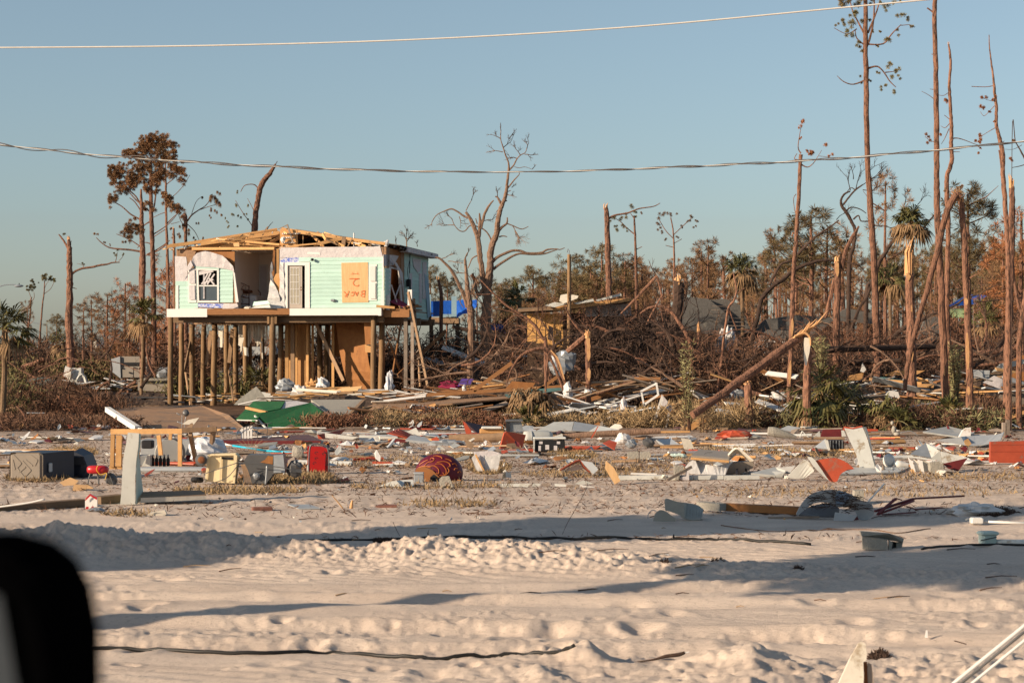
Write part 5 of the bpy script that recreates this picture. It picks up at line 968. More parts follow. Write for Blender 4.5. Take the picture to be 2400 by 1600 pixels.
def wand(label, u, vb, vt, Y, wpx, n, mname, cat='shrub'):
    t = thing('leafy_shrub', label, cat, P(u, vb, Y)); mb = MB(); lf = MB()
    for i in range(n):
        x0 = u + random.uniform(-.25, .25) * wpx; x1 = u + random.uniform(-.5, .5) * wpx; vt_ = vt + random.uniform(0, .35) * (vb - vt)
        a = P(x0, vb, Y + random.uniform(-.3, .3)); b = P(x1, vt_, Y + random.uniform(-.4, .4)); mb.tube([a, a.lerp(b, .5) + Vector((random.uniform(-.05, .05), 0, 0)), b], [.012, .009, .004], 3, cap=False)
        for k in range(int((b - a).length * 22)):
            p = a.lerp(b, random.uniform(.15, 1)); d = Vector((random.uniform(-1, 1), random.uniform(-1, 1), random.uniform(-.2, .9))).normalized() * random.uniform(.08, .2); s = Vector((random.uniform(-1, 1), random.uniform(-1, 1), random.uniform(-1, 1))).normalized() * .016
            lf.add([p, p + d * .5 + s, p + d, p + d * .5 - s], [(0, 1, 2, 3)])
    part('stems', mb, 'twigs_brown', t); part('leaves', lf, mname, t); return t
random.seed(32)
mat('leaf_pale', (.30, .27, .13), (.22, .20, .09), rough=.8, scale=2, vary=.15)
wand('tall pale leafy shrub right of the big pine stump', 1925, 880, 782, 60, 34, 24, 'leaf_pale')
wand('pale willowy shrub standing between the tall bare trunk and the folded pine', 2240, 960, 805, 61.5, 34, 34, 'leaf_pale')
wand('thin yellowed reed-like shrub rising left of the big diagonal log', 1612, 1010, 800, 57.5, 34, 14, 'leaf_pale')
wand('yellowed weed stems beside the orange tarp', 1648, 1025, 940, 56.5, 40, 12, 'dry_grass')
random.seed(41)
def far_tree(kind, seed):
    random.seed(seed); t = thing('far_pine', 'x', 'pine tree', (0, 0, 0), local=True)
    H = 10.0; mb = MB(); lean = random.uniform(-.4, .4)
    top = H * (1.0 if kind != 'snag' else random.uniform(.7, 1))
    mb.tube([(0, 0, -.5), (lean * .3, 0, top * .35), (lean * .7, .05, top * .7), (lean, 0, top)], [.15, .125, .09, .05 if kind != 'snag' else .07], 6)
    for k in range({'pine': 12, 'sparse': 9, 'snag': 5, 'broad': 20, 'rust': 14}[kind]):
        z = random.uniform(.5 if kind in ('pine', 'sparse') else .25, .95) * top; a = random.uniform(0, 6.28); L = random.uniform(.6, 1.7) * (1 if kind != 'snag' else .4)
        mb.tube([(lean * z / top, 0, z), (lean * z / top + math.cos(a) * L * .6, math.sin(a) * L * .6, z + L * .25), (lean * z / top + math.cos(a) * L, math.sin(a) * L, z + L * .6)], [.045, .03, .012], 3, cap=False)
    part('trunk', mb, 'bark', t)
    if kind != 'snag':
        cr = MB(); n = {'pine': 80, 'sparse': 34, 'broad': 80, 'rust': 90}[kind]
        for k in range(n):
            if kind in ('pine', 'sparse'): z = random.uniform(.68, 1.03) * H; rr = 1.75 * math.sqrt(max(.05, 1 - ((z / H - .84) / .2) ** 2))
            else: z = random.uniform(.35, 1.0) * H; rr = 2.1 * math.sqrt(max(.05, 1 - ((z / H - .65) / .37) ** 2))
            a = random.uniform(0, 6.28); r = rr * random.uniform(.25, 1.05)
            c = Vector((lean + r * math.cos(a), r * math.sin(a), z + .3 * math.sin(a * 3)))
            tuft(cr, c, random.uniform(.28, .48), 16, 0, (0, 0, .35), .045)
        part('crown', cr, {'pine': 'needles_far', 'sparse': 'needles_brown', 'broad': 'needles_brown', 'rust': 'needles_rust'}[kind], t)
    return t
mat('needles_far', (.15, .105, .05), (.11, .08, .035), rough=.85, scale=1.2, vary=.3)
protos = {k: [far_tree(k, 50 + i * 7 + j) for j in range(2)] for i, k in enumerate(('pine', 'sparse', 'snag', 'broad', 'rust'))}
used = set()
FL = {'pine': ('olive crowned pine standing in the far forest behind the wreckage', 'olive pines of the far forest'), 'sparse': ('thin brown-needled pine in the far forest behind the wreckage', 'thin brown pines of the far forest'),
      'snag': ('bare far-off pine pole stripped of its branches in the forest belt', 'stripped poles of the far forest'), 'broad': ('bushy brown tree in the far belt behind the wreckage', 'bushy brown trees of the far belt'), 'rust': ('rust-leaved tree in the far belt behind the wreckage', 'rust-leaved trees of the far belt')}
def far(kind, u, vt, Y, wide=1.0):
    j = random.randrange(2); src = protos[kind][j]; key = (kind, j)
    o = src if key not in used else copy_tree(src); used.add(key)
    top = P(u, vt, Y); o.location = (top.x, Y, 0); s = max(.2, top.z / 10.0); o.scale = (s * wide * .8 + .2 * wide, s * wide * .8 + .2 * wide, s); o.rotation_euler = (0, 0, random.uniform(0, 6.28))
    o['label'], o['group'] = FL[kind]
    o['category'] = 'tree' if kind in ('broad', 'rust') else 'pine tree'
random.seed(42)
for (k, u, v, Y, w_) in (('pine', 1337, 612, 122, 1.1), ('pine', 1250, 640, 126, 1.2), ('pine', 1410, 590, 118, 1.1), ('sparse', 1455, 610, 120, 1.1), ('pine', 1385, 625, 130, 1.1), ('sparse', 1505, 620, 122, 1), ('broad', 1640, 590, 112, 1), ('sparse', 1660, 575, 108, .9),
    ('broad', 1700, 600, 116, 1.1), ('pine', 1900, 510, 104, 1.3), ('pine', 1865, 535, 108, 1.0), ('broad', 1935, 535, 106, 1), ('sparse', 1985, 560, 112, 1), ('sparse', 2074, 425, 100, .7), ('pine', 2275, 455, 100, 1.0), ('rust', 2385, 500, 92, 1.1), ('broad', 2350, 540, 98, .8), ('sparse', 1825, 555, 116, .8),
    ('pine', 1180, 668, 130, 1), ('pine', 1010, 640, 120, .8), ('pine', 1045, 655, 122, .8), ('broad', 1120, 650, 118, .7), ('rust', 390, 610, 104, .9), ('rust', 290, 665, 106, 1.0), ('broad', 250, 690, 110, 1), ('sparse', 215, 702, 112, .9), ('sparse', 195, 720, 115, .9), ('pine', 135, 745, 140, .9), ('broad', 300, 700, 104, .8), ('rust', 430, 640, 100, .9), ('sparse', 60, 715, 120, .6)):
    far(k, u, v, Y, w_)
for i in range(215):
    u = random.uniform(1160, 2600); Y = random.uniform(118, 190)
    env = np.interp(u, [1160, 1300, 1500, 1640, 1760, 1900, 2050, 2200, 2450], [655, 645, 630, 600, 620, 575, 600, 570, 575])
    far(random.choice(['pine', 'sparse', 'snag', 'snag', 'snag', 'sparse', 'broad']) if u > 1550 else random.choice(['pine', 'broad', 'sparse', 'broad']), u, env + random.uniform(-6, 55), Y, random.uniform(.6, 1.0))
for i in range(26):
    u = random.uniform(-30, 460); Y = random.uniform(110, 190); far(random.choice(['sparse', 'snag', 'broad', 'snag']), u, np.interp(u, [0, 120, 250, 450], [810, 790, 740, 700]) + random.uniform(-10, 60), Y, random.uniform(.5, .8))
for i in range(40):
    u = random.uniform(1450, 2450); far(random.choice(['sparse', 'snag', 'snag']), u, random.uniform(665, 740), random.uniform(96, 112), random.uniform(.6, 1.0))
for k, pr in protos.items():
    for j, o in enumerate(pr):
        if (k, j) not in used:
            for c in list(o.children): bpy.data.objects.remove(c)
            bpy.data.objects.remove(o)
# --- brush, grass and litter that nobody could count
rs = np.random.RandomState(11)
def blades(name, label, cat, mname, pos, d, L, wd, rng=rs, kink=.25):
    """thousands of thin leaf/twig faces as one stuff object"""
    n = len(pos); d = d / np.linalg.norm(d, axis=1, keepdims=True)
    s = np.cross(d, rng.normal(size=(n, 3))); s /= np.linalg.norm(s, axis=1, keepdims=True) + 1e-9; s *= wd[:, None]
    m = pos + d * L[:, None] * .55 + rng.normal(size=(n, 3)) * (L * kink * .3)[:, None]; e = pos + d * L[:, None]
    V = np.stack([pos - s * .6, pos + s * .6, m + s, e, m - s], 1).reshape(-1, 3)
    c = V.mean(0); V = (V - c).astype(np.float32)
    k = np.arange(n) * 5; q = np.stack([k, k + 1, k + 2, k + 3, k + 4], 1).astype(np.int32)
    me = bpy.data.meshes.new(name); me.vertices.add(len(V)); me.vertices.foreach_set('co', V.ravel()); me.loops.add(q.size); me.loops.foreach_set('vertex_index', q.ravel())
    me.polygons.add(n); me.polygons.foreach_set('loop_start', np.arange(0, q.size, 5, dtype=np.int32)); me.polygons.foreach_set('loop_total', np.full(n, 5, np.int32)); me.update(calc_edges=True)
    me.materials.append(M(mname)); o = bpy.data.objects.new(name, me); o.location = c; C.objects.link(o)
    o['kind'] = 'stuff'; o['label'] = label; o['category'] = cat
    return o
def brush(name, label, u0, u1, Y0, Y1, vtop, n, mname, clump=14, L=(.12, .5), wd=(.006, .02), up=.7, cat='brush', thin=1.4):
    """bushy growth between two depths; vtop(u) = pixel row its tallest stems reach"""
    nc = max(4, n // (clump * 14)); cu = rs.uniform(u0, u1, nc); cy = rs.uniform(Y0, Y1, nc); ch = rs.uniform(.35, 1, nc)
    i = rs.randint(0, nc, n); Y = cy[i] + rs.normal(size=n) * .35; X = (cu[i] - 1200) / F * cy[i] + rs.normal(size=n) * .40
    u = 1200 + X / Y * F; top = np.interp(u, [p[0] for p in vtop], [p[1] for p in vtop]); H = np.clip(CZ - (top - HOR) / F * Y, .15, 9) * ch[i]
    z = H * rs.rand(n) ** thin
    pos = np.stack([X, Y, gh(X, Y) + z], 1); d = rs.normal(size=(n, 3)); d[:, 2] += up
    return blades(name, label, cat, mname, pos, d, rs.uniform(*L, n), rs.uniform(*wd, n))
brush('far_thicket', 'brown leafless thicket filling the belt below the far forest', 1140, 2800, 104, 150, [(1140, 760), (1400, 745), (1700, 735), (1900, 740), (2100, 745), (2500, 730)], 72000, 'twigs_brown', L=(.3, 1.3), wd=(.012, .035), up=.9)
brush('far_thicket', 'rust-tinged thicket behind the wrecked roofs on the right', 1500, 2800, 96, 115, [(1500, 745), (1900, 745), (2500, 735)], 26000, 'leaf_rust', L=(.15, .5), wd=(.02, .05))
brush('far_thicket', 'pale brown thicket along the horizon at left', -300, 470, 105, 170, [(-60, 800), (60, 795), (200, 780), (330, 770), (470, 790)], 34000, 'twigs_brown', L=(.3, 1.2), wd=(.012, .035), up=.9)
brush('olive_scrub', 'olive green scrub behind the grey enclosure at left', -40, 420, 106, 112, [(-40, 850), (150, 830), (420, 830)], 15000, 'needles_olive', L=(.1, .4), wd=(.02, .05))
brush('rusty_scrub', 'dark rusty brush at the left edge behind the trash bin', -30, 245, 66, 90, [(-30, 890), (60, 885), (140, 915), (250, 935)], 24000, 'leaf_rust', clump=30, L=(.05, .25), wd=(.005, .016), thin=1.2)
brush('rusty_scrub', 'bare twiggy brown brush among the rusty brush at left', -30, 270, 66, 88, [(-30, 870), (100, 880), (270, 930)], 12000, 'twigs_brown', L=(.15, .6), wd=(.005, .014), up=.9)
brush('olive_scrub', 'olive brush at the far left edge below the palm', -40, 70, 68, 80, [(-40, 855), (30, 870), (70, 900)], 9000, 'palm_green', L=(.06, .25), wd=(.012, .03))
brush('weedy_bank', 'dry brown weeds at left beside the plywood sheet', -20, 330, 57.5, 70, [(-20, 975), (100, 972), (330, 980)], 14000, 'twigs_brown', L=(.05, .3), wd=(.004, .014), clump=44)
brush('weedy_bank', 'tan dead weeds at the foot of the debris bank, centre', 760, 1290, 59.5, 64, [(760, 975), (820, 990), (900, 960), (980, 985), (1060, 955), (1150, 985), (1230, 960), (1290, 975)], 17000, 'dry_grass', L=(.06, .32), wd=(.004, .013), thin=1.2, clump=44)
brush('weedy_bank', 'reddish brown leafy weeds in front of the green turf sheets', 640, 1180, 58.5, 63, [(640, 985), (760, 955), (800, 960), (1000, 950), (1180, 970)], 11000, 'leaf_rust', L=(.03, .16), wd=(.008, .022), thin=1.0, clump=44)
brush('weedy_bank', 'tan weeds between the leaning frames and the diagonal log', 1290, 1760, 58.5, 66, [(1290, 975), (1400, 965), (1500, 960), (1620, 925), (1680, 960), (1760, 930)], 30000, 'dry_grass', L=(.06, .36), wd=(.004, .014), thin=1.2, clump=44)
brush('weedy_bank', 'brown weeds in front of the trunks on the right', 1720, 2420, 58.5, 68, [(1720, 935), (1800, 950), (1900, 930), (2000, 965), (2100, 935), (2200, 950), (2300, 925), (2420, 950)], 42000, 'twigs_brown', L=(.06, .38), wd=(.005, .016), thin=1.2, clump=44)
brush('weedy_bank', 'olive and green weeds under the upright trunks', 1780, 2420, 58.5, 66, [(1780, 965), (1900, 940), (2050, 975), (2150, 945), (2420, 960)], 18000, 'leaf_pale', L=(.08, .32), wd=(.006, .018), clump=44)
brush('tangled_twigs', 'dark tangle of twigs over the wreckage right of the house', 1000, 1340, 79, 90, [(1000, 800), (1150, 765), (1340, 750)], 9000, 'twigs_brown', L=(.15, .7), wd=(.005, .014), up=.2)
brush('tangled_twigs', 'dark mass of broken branches in the middle of the wreckage', 1350, 1620, 68, 84, [(1350, 750), (1450, 735), (1560, 740), (1620, 780)], 40000, 'bark_dark', L=(.15, .6), wd=(.008, .022), up=.3, thin=.9)  # dark bark colour stands in for the shade inside this tangle
brush('tangled_twigs', 'brown tangle of twigs behind the diagonal log', 1560, 1960, 66, 84, [(1560, 780), (1700, 800), (1960, 790)], 30000, 'twigs_brown', L=(.15, .8), wd=(.006, .022), up=.2, thin=1.2)
brush('tangled_twigs', 'rusty twigs and leaves heaped behind the trunks at right', 1900, 2420, 78, 96, [(1900, 775), (2100, 770), (2420, 750)], 30000, 'leaf_rust', L=(.1, .5), wd=(.006, .02), up=.3)
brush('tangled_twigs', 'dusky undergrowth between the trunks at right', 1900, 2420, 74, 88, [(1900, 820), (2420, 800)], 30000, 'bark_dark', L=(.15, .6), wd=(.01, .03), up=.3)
brush('under_house_weeds', 'dim weeds growing behind the piles under the house', 380, 700, 90, 100, [(380, 850), (560, 870), (700, 880)], 9000, 'palm_green', L=(.1, .4), wd=(.01, .03))
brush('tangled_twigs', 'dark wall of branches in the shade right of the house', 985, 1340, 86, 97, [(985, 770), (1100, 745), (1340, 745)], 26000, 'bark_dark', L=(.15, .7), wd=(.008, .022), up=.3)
brush('dry_bank', 'brown brush seen between the piles under the house', 380, 990, 93, 102, [(380, 765), (620, 775), (990, 765)], 38000, 'twigs_brown', L=(.2, .7), wd=(.01, .03))
def patches(name, label, cat, mname, cs, n, h=.12, wd=(.003, .009), flat=False):
    P0 = []; 
    for (u, v, ru, rv, wgt) in cs:
        k = int(n * wgt); a = rs.uniform(0, 6.28, k); r = np.sqrt(rs.rand(k)); uu = u + ru * r * np.cos(a); vv = v + rv * r * np.sin(a); Y = CZ * F / (vv - HOR); X = (uu - 1200) / F * Y; P0.append(np.stack([X, Y], 1))
    XY = np.concatenate(P0); X, Y = XY[:, 0], XY[:, 1]; m = len(X); pos = np.stack([X, Y, gh(X, Y) - .01], 1); d = rs.normal(size=(m, 3)); d[:, 2] = np.abs(d[:, 2]) * (.25 if flat else 1.2) + .05
    return blades(name, label, cat, mname, pos, d, rs.uniform(.3, 1, m) * h, rs.uniform(*wd, m))
patches('dead_grass', 'dead straw grass scattered on the sand among the debris', 'grass', 'dry_grass',
    [(700, 1118, 80, 9, .16), (660, 1128, 160, 8, .08), (1145, 1095, 50, 16, .08), (1340, 1065, 60, 9, .08), (1060, 1070, 60, 8, .04), (170, 1060, 60, 12, .06), (90, 1120, 80, 8, .06), (560, 1150, 160, 10, .05), (900, 1080, 200, 14, .05), (1500, 1085, 200, 20, .05), (1750, 1050, 120, 8, .04), (2050, 1060, 300, 14, .05), (2250, 1120, 200, 10, .03), (1050, 1180, 120, 6, .02), (1900, 1060, 120, 10, .04), (1380, 1110, 160, 8, .04), (2000, 1155, 400, 14, .03), (300, 1205, 60, 4, .01), (1020, 1140, 200, 8, .03)], 26000, .15)
patches('sand_litter', 'fine brown twigs and seaweed litter strewn over the sand', 'litter', 'twigs_brown',
    [(1200, 1120, 1400, 45, .4), (1200, 1050, 1400, 50, .9), (1200, 1190, 1300, 20, .08), (1100, 1262, 1200, 8, .02)], 30000, .16, (.003, .008), True)
patches('black_seaweed', 'dark dry seaweed clots lying on the churned sand', 'seaweed', 'bark_dark', [(560, 1258, 40, 6, .0), (900, 1272, 22, 7, .5), (1870, 1347, 10, 3, .04), (1560, 1340, 10, 3, .03), (1680, 1336, 14, 3, .03), (2330, 1198, 50, 12, .6), (2060, 1535, 18, 10, .5), (1450, 1098, 60, 3, .2)], 4200, .07, (.003, .009))
patches('green_strip', 'thin green grass strip on the bank at left', 'grass', 'green_grass', [(210, 983, 90, 4, 1)], 5000, .12)
# --- debris banks
def mound(name, label, u0, u1, Y0, Y1, prof, mname, seed):
    """low heap of earth and matted wreckage; prof = [(u, top pixel row)] seen at mid depth"""
    nx, ny = 90, 16; V = []; Fq = []; Ym = (Y0 + Y1) / 2
    for j in range(ny + 1):
        for i in range(nx + 1):
            u = u0 + (u1 - u0) * i / nx; Y = Y0 + (Y1 - Y0) * j / ny; x = (u - 1200) / F * Y
            top = np.interp(u, [p[0] for p in prof], [p[1] for p in prof]); H = max(0, CZ - (top - HOR) / F * Ym)
            t = math.sin(math.pi * j / ny) ** .7 if j else 0; e = min(1, min(i, nx - i) / 6)
            V.append((x, Y, gz(x, Y) - .08 + H * t * e * (.75 + .5 * float(fbm(np.array([x * 1.3]), np.array([Y * 1.3]), seed, 4)[0]) * 2)))
    for j in range(ny):
        for i in range(nx):
            a = j * (nx + 1) + i; Fq.append((a, a + 1, a + nx + 2, a + nx + 1))
    mb = MB(); mb.add(V, Fq); o = solo(name, mb, mname, None, None); o['kind'] = 'structure'; return o
mat('wreck_earth', (.09, .055, .035), (.035, .022, .016), rough=.95, scale=3, bump=1.0, bscale=6, c3=(.24, .16, .10), s3=4, t3=.56)  # near-black tone paints shaded voids into the bank
BANK1 = [(600, 950), (660, 925), (760, 915), (900, 920), (1000, 915), (1100, 905), (1200, 890), (1300, 895), (1400, 900), (1500, 890), (1620, 900)]
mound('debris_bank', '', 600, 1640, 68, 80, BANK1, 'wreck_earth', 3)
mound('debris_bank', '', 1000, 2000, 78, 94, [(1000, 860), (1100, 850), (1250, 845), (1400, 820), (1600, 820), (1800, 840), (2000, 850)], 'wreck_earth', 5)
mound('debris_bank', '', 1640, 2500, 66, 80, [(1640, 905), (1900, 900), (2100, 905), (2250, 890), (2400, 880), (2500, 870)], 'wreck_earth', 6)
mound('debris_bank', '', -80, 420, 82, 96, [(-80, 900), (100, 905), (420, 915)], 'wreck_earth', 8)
def plank(label, group, mname, a, b, w_, h_, cat='plank', name='plank'):
    mb = MB(); mb.beam(a, b, w_, h_, (random.uniform(-.6, .6), random.uniform(-.6, .6), 1)); return solo(name, mb, mname, label, cat, group)
random.seed(77)
def heap(n, u0, u1, Y0, Y1, prof, L, label, group, mats, wr=(.06, .16), hr=(.02, .05), yaw=(-.35, .45), pitch=.12, name='plank', cat='plank'):
    for i in range(n):
        u = random.uniform(u0, u1); Y = random.uniform(Y0, Y1); x = (u - 1200) / F * Y; v = np.interp(u, [p[0] for p in prof], [p[1] for p in prof]) + random.uniform(0, prof[0][2] if len(prof[0]) > 2 else 25)
        c = P(u, v, Y); c.z = max(c.z, gz(x, Y) + .05); a = random.uniform(*yaw); p_ = random.uniform(-pitch, pitch); l_ = random.uniform(*L) / 2
        d = Vector((math.cos(a) * math.cos(p_), math.sin(a) * math.cos(p_), math.sin(p_))) * l_
        plank(label, group, random.choice(mats), c - d, c + d, random.uniform(*wr), random.uniform(*hr), name=name, cat=cat)
heap(95, 645, 900, 74, 80, [(640, 925, 22), (750, 908), (850, 912), (950, 915)], (.4, 2.0), 'split yellow or white plank in the heap before the right half of the mint house', 'planks heaped under the right half of the mint house', ['lumber', 'lumber', 'ply', 'white', 'offwhite', 'old_and_shaded_lumber', 'treated', 'ply_pale'])
heap(60, 900, 1180, 70, 78, [(900, 928, 18), (1000, 925), (1100, 905), (1180, 890)], (.5, 2.6), 'long battered plank in the heap between the mint house and the hooped tree', 'planks heaped between the house and the hooped tree', ['lumber', 'old_and_shaded_lumber', 'white', 'treated', 'ply', 'offwhite'], yaw=(-.1, .3), pitch=.25)
heap(70, 1330, 1580, 62, 70, [(1330, 910, 55), (1450, 890), (1560, 885)], (.5, 2.2), 'weathered brown plank in the bank around the shredded stump', 'planks around the shredded stump', ['old_and_shaded_lumber', 'treated', 'old_and_shaded_lumber', 'white', 'grey_lumber', 'ply_orange'], yaw=(-.2, .4), pitch=.4)
heap(110, 1950, 2420, 65, 74, [(1950, 895, 55), (2200, 885), (2420, 860)], (.4, 1.8), 'loose board among the rubbish behind the upright trunks', 'boards behind the upright trunks', ['old_and_shaded_lumber', 'lumber', 'white', 'sheet_grey', 'treated', 'grey_lumber'], yaw=(-.5, .6), pitch=.35, wr=(.05, .3), name='board', cat='board')
heap(80, 1560, 1950, 63, 73, [(1560, 890, 80), (1950, 870)], (.3, 1.3), 'short splintered board around the diagonal log', 'boards around the diagonal log', ['old_and_shaded_lumber', 'lumber', 'white', 'grey_lumber', 'treated'], yaw=(-.8, .8), pitch=.6, wr=(.05, .25), name='board', cat='board')
heap(80, 1000, 1330, 84, 94, [(990, 815, 75), (1330, 790)], (.5, 2.0), 'dim timber in the shaded wreckage right of the mint house', 'timbers in the shaded wreckage', ['old_and_shaded_lumber', 'grey_lumber', 'treated', 'sheet_grey', 'steel', 'white'], yaw=(-.5, .5), pitch=.5, wr=(.06, .4), name='timber', cat='timber')
heap(60, 120, 470, 92, 104, [(120, 895, 20), (470, 885)], (.3, 1.5), 'broken board in the far rubbish left of the mint house', 'boards in the far rubbish at left', ['old_and_shaded_lumber', 'white', 'sheet_grey', 'grey_lumber'], yaw=(-.5, .5), pitch=.3, name='broken_board', cat='board')
heap(22, -20, 300, 66, 76, [(-20, 955, 20), (300, 960)], (.2, .9), 'pale scrap of board in the brush at the left edge', 'scraps in the brush at left', ['old_and_shaded_lumber', 'white', 'offwhite'], yaw=(-.5, .5), pitch=.3, name='broken_board', cat='board')
def scrap(u, v, wpx, dpt, tilt, mname, label, group, th=.012, nm='scrap'):
    c = GP(u, v, .02); Y = c.y; w_ = px(wpx, Y); a = random.uniform(-.5, .5); n = random.randint(4, 6); pts = []
    for i in range(n):
        t = 2 * math.pi * i / n + random.uniform(-.35, .35); r = random.uniform(.7, 1.1); lx = math.cos(t) * w_ / 2 * r; ly = math.sin(t) * dpt / 2 * r
        pts.append(c + Vector((lx * math.cos(a) - ly * math.sin(a), lx * math.sin(a) + ly * math.cos(a), max(0, (ly / dpt + .5)) * tilt + random.uniform(0, tilt * .35))))
    mb = MB()
    if random.random() < .5:
        nx = 5; ny = 3; A = []
        for j in range(ny):
            for i in range(nx): lx = (i / (nx - 1) - .5) * w_ * random.uniform(.8, 1.1); ly = (j / (ny - 1) - .5) * dpt * random.uniform(.7, 1.2); A.append(c + Vector((lx * math.cos(a) - ly * math.sin(a), lx * math.sin(a) + ly * math.cos(a), random.uniform(0, .03 + .4 * tilt + .13 * min(w_, .4)) * (1 if 0 < i < nx - 1 else .3))))
        mb.add(A, [(j * nx + i, j * nx + i + 1, (j + 1) * nx + i + 1, (j + 1) * nx + i) for j in range(ny - 1) for i in range(nx - 1)])
    else: mb.slab(pts, th)
    return solo(nm, mb, mname, label, nm.replace('_', ' '), group)
random.seed(88)
SC = {'white': ('torn scrap of white sheet or trim lying flat on the littered sand', 'white scraps on the sand', ['sheet_white', 'white', 'bag_white', 'offwhite']),
      'grey': ('bent scrap of grey blue sheet lying on the littered sand', 'grey scraps on the sand', ['sheet_grey', 'sheet_grey', 'steel']),
      'red': ('bent strip of orange red roofing lying on the littered sand', 'red scraps on the sand', ['red_sheet', 'red_sheet', 'dark_red']),
      'wood': ('short broken piece of brown wood lying on the littered sand', 'wood scraps on the sand', ['old_and_shaded_lumber', 'lumber', 'ply_orange', 'grey_lumber']),
      'dark': ('small black or rusty scrap lying on the littered sand', 'dark scraps on the sand', ['black', 'rust', 'dark_red', 'navy_and_shade_plastic'])}
NM = dict(white='sheet_scrap', grey='metal_scrap', red='roofing_scrap', wood='wood_chip', dark='rubbish_bit')
CL = [(random.uniform(-20, 2420), 985 + 130 * random.random() ** 1.5) for _ in range(60)]
for i in range(780):
    k = random.choices(['white', 'grey', 'red', 'wood', 'dark'], [30, 19, 10, 27, 14])[0]
    v = 985 + 145 * random.random() ** 1.3; u = random.uniform(-20, 2420)
    if random.random() < .6: cu, cv = random.choice(CL); u = cu + random.gauss(0, 45); v = max(984, cv + random.gauss(0, 6))
    if v > 1100 and random.random() < .35: continue
    l_, g_, ms = SC[k]; big = random.random() < .22; sm = 1 if v < 1100 else .7
    scrap(u, v, random.uniform(6, 22) * (2.4 if big else 1) * sm, random.uniform(.1, .5), random.uniform(.01, .10) + (.12 if random.random() < .2 else 0), random.choice(ms), l_, g_, nm=NM[k])
for i in range(150):
    scrap(random.choice([random.uniform(-20, 1350), random.uniform(-20, 2420)]), random.choice([random.uniform(984, 1020), random.uniform(984, 1085)]), random.uniform(18, 52), random.uniform(.4, 1.3), random.uniform(.01, .12), random.choice(['sheet_white', 'sheet_grey', 'old_and_shaded_lumber', 'osb', 'red_sheet', 'bag_white', 'plum_wood', 'grey_lumber', 'steel', 'tarp_grey']), 'larger dirty broken panel lying in the littered sand', 'broken panels on the sand', .02, 'sheet_wreckage')
for i in range(46):
    k = random.choices(['white', 'wood', 'dark', 'grey'], [3, 4, 3, 1])[0]; l_, g_, ms = SC[k]; scrap(random.uniform(250, 2400), random.uniform(1140, 1230), random.uniform(4, 11), random.uniform(.04, .12), .02, random.choice(ms), l_, g_, nm=NM[k])
def bough(label, group, u, v, Y, L, ang, r, mname, dep=3):
    t = thing('broken_bough', label, 'branch', P(u, v, Y), group=group); mb = MB(); p = P(u, v, Y); d = Vector((math.cos(ang), random.uniform(-.4, .4), math.sin(ang))); W_ = [p]; c = random.uniform(-.35, .35)
    for k in range(6): ang += c; d = (d * .5 + Vector((math.cos(ang), random.uniform(-.3, .3), math.sin(ang)))).normalized(); W_.append(W_[-1] + d * L / 6)
    mb.tube(W_, [r * (1 - .13 * k) for k in range(7)], 6, rough=.15); part('limb', mb, mname, t)
    for k in range(3):
        mb = MB(); twigs(mb, W_[random.randint(2, 6)], d + Vector((random.uniform(-1, 1), random.uniform(-1, 1), random.uniform(-.6, 1))), L * .3, r * .4, dep, .8, 3); part('twig_spray', mb, mname, t)
def boughs(n, u0, u1, v0, v1, Y0, Y1, label, group, mats):
    for i in range(n): bough(label, group, random.uniform(u0, u1), random.uniform(v0, v1), random.uniform(Y0, Y1), random.uniform(.8, 2.6), random.choice([random.uniform(-.5, .7), random.uniform(2.4, 3.6), random.uniform(0, 3.1)]), random.uniform(.02, .08), random.choice(mats))
random.seed(91)
boughs(30, 1080, 1370, 830, 900, 68, 76, 'broken reddish bough tangled between the oak and the shredded stump', 'boughs between oak and shredded stump', ['bark', 'bark_grey', 'bark_dark'])
boughs(50, 1370, 1620, 770, 900, 66, 80, 'broken dark bough in the tall tangle behind the leaning frames', 'boughs in the tall tangle', ['bark_dark', 'bark', 'bark_dark'])
boughs(44, 1600, 1960, 800, 940, 64, 80, 'broken brown bough around the long diagonal log', 'boughs around the diagonal log', ['bark', 'bark_grey', 'bark_dark'])
boughs(44, 1950, 2420, 790, 930, 66, 84, 'broken bough among the rubbish behind the upright trunks', 'boughs behind the upright trunks', ['bark', 'bark_grey', 'bark_dark'])
boughs(18, -20, 390, 830, 920, 84, 104, 'broken bough in the brush left of the piles', 'boughs left of the piles', ['bark', 'bark_dark'])
for (lab, L_, Y, mm) in (('fallen trunk crossing behind the hooped tree', [(1060, 765, 9), (1180, 790, 10), (1300, 800, 9)], 82, 'bark_dark'), ('fallen trunk rising right to left under the arched bough', [(1560, 905, 15), (1620, 870, 14), (1700, 840, 12)], 70, 'bark'), ('fallen trunk low in the rubbish between the tall bare trunk and the right edge', [(2280, 830, 13), (2340, 822, 14), (2420, 805, 15)], 76, 'bark'), ('second fallen trunk below it', [(2290, 858, 9), (2350, 850, 10), (2420, 846, 10)], 75, 'bark'), ('dark fallen trunk behind the big pine stump', [(1900, 868, 12), (1990, 850, 13), (2110, 845, 12)], 74, 'bark_dark'), ('slanting trunk in the weeds left of the leaning frames', [(1385, 1000, 12), (1340, 960, 12), (1290, 925, 10)], 62, 'bark_grey'), ('thin trunk lying over the planks below the shredded stump', [(1330, 945, 7), (1420, 915, 8), (1500, 890, 7)], 64, 'bark')):
    mb = MB(); limb(mb, L_, Y, n=9, rough=.15); solo('fallen_log', mb, mm, lab, 'log')
heap(45, 395, 640, 84, 92, [(395, 925, 22), (640, 915)], (.3, 1.5), 'broken board in the dim rubbish between the left piles', 'boards between the left piles', ['old_and_shaded_lumber', 'white', 'lumber', 'grey_lumber', 'sheet_grey'], name='broken_board', cat='board')
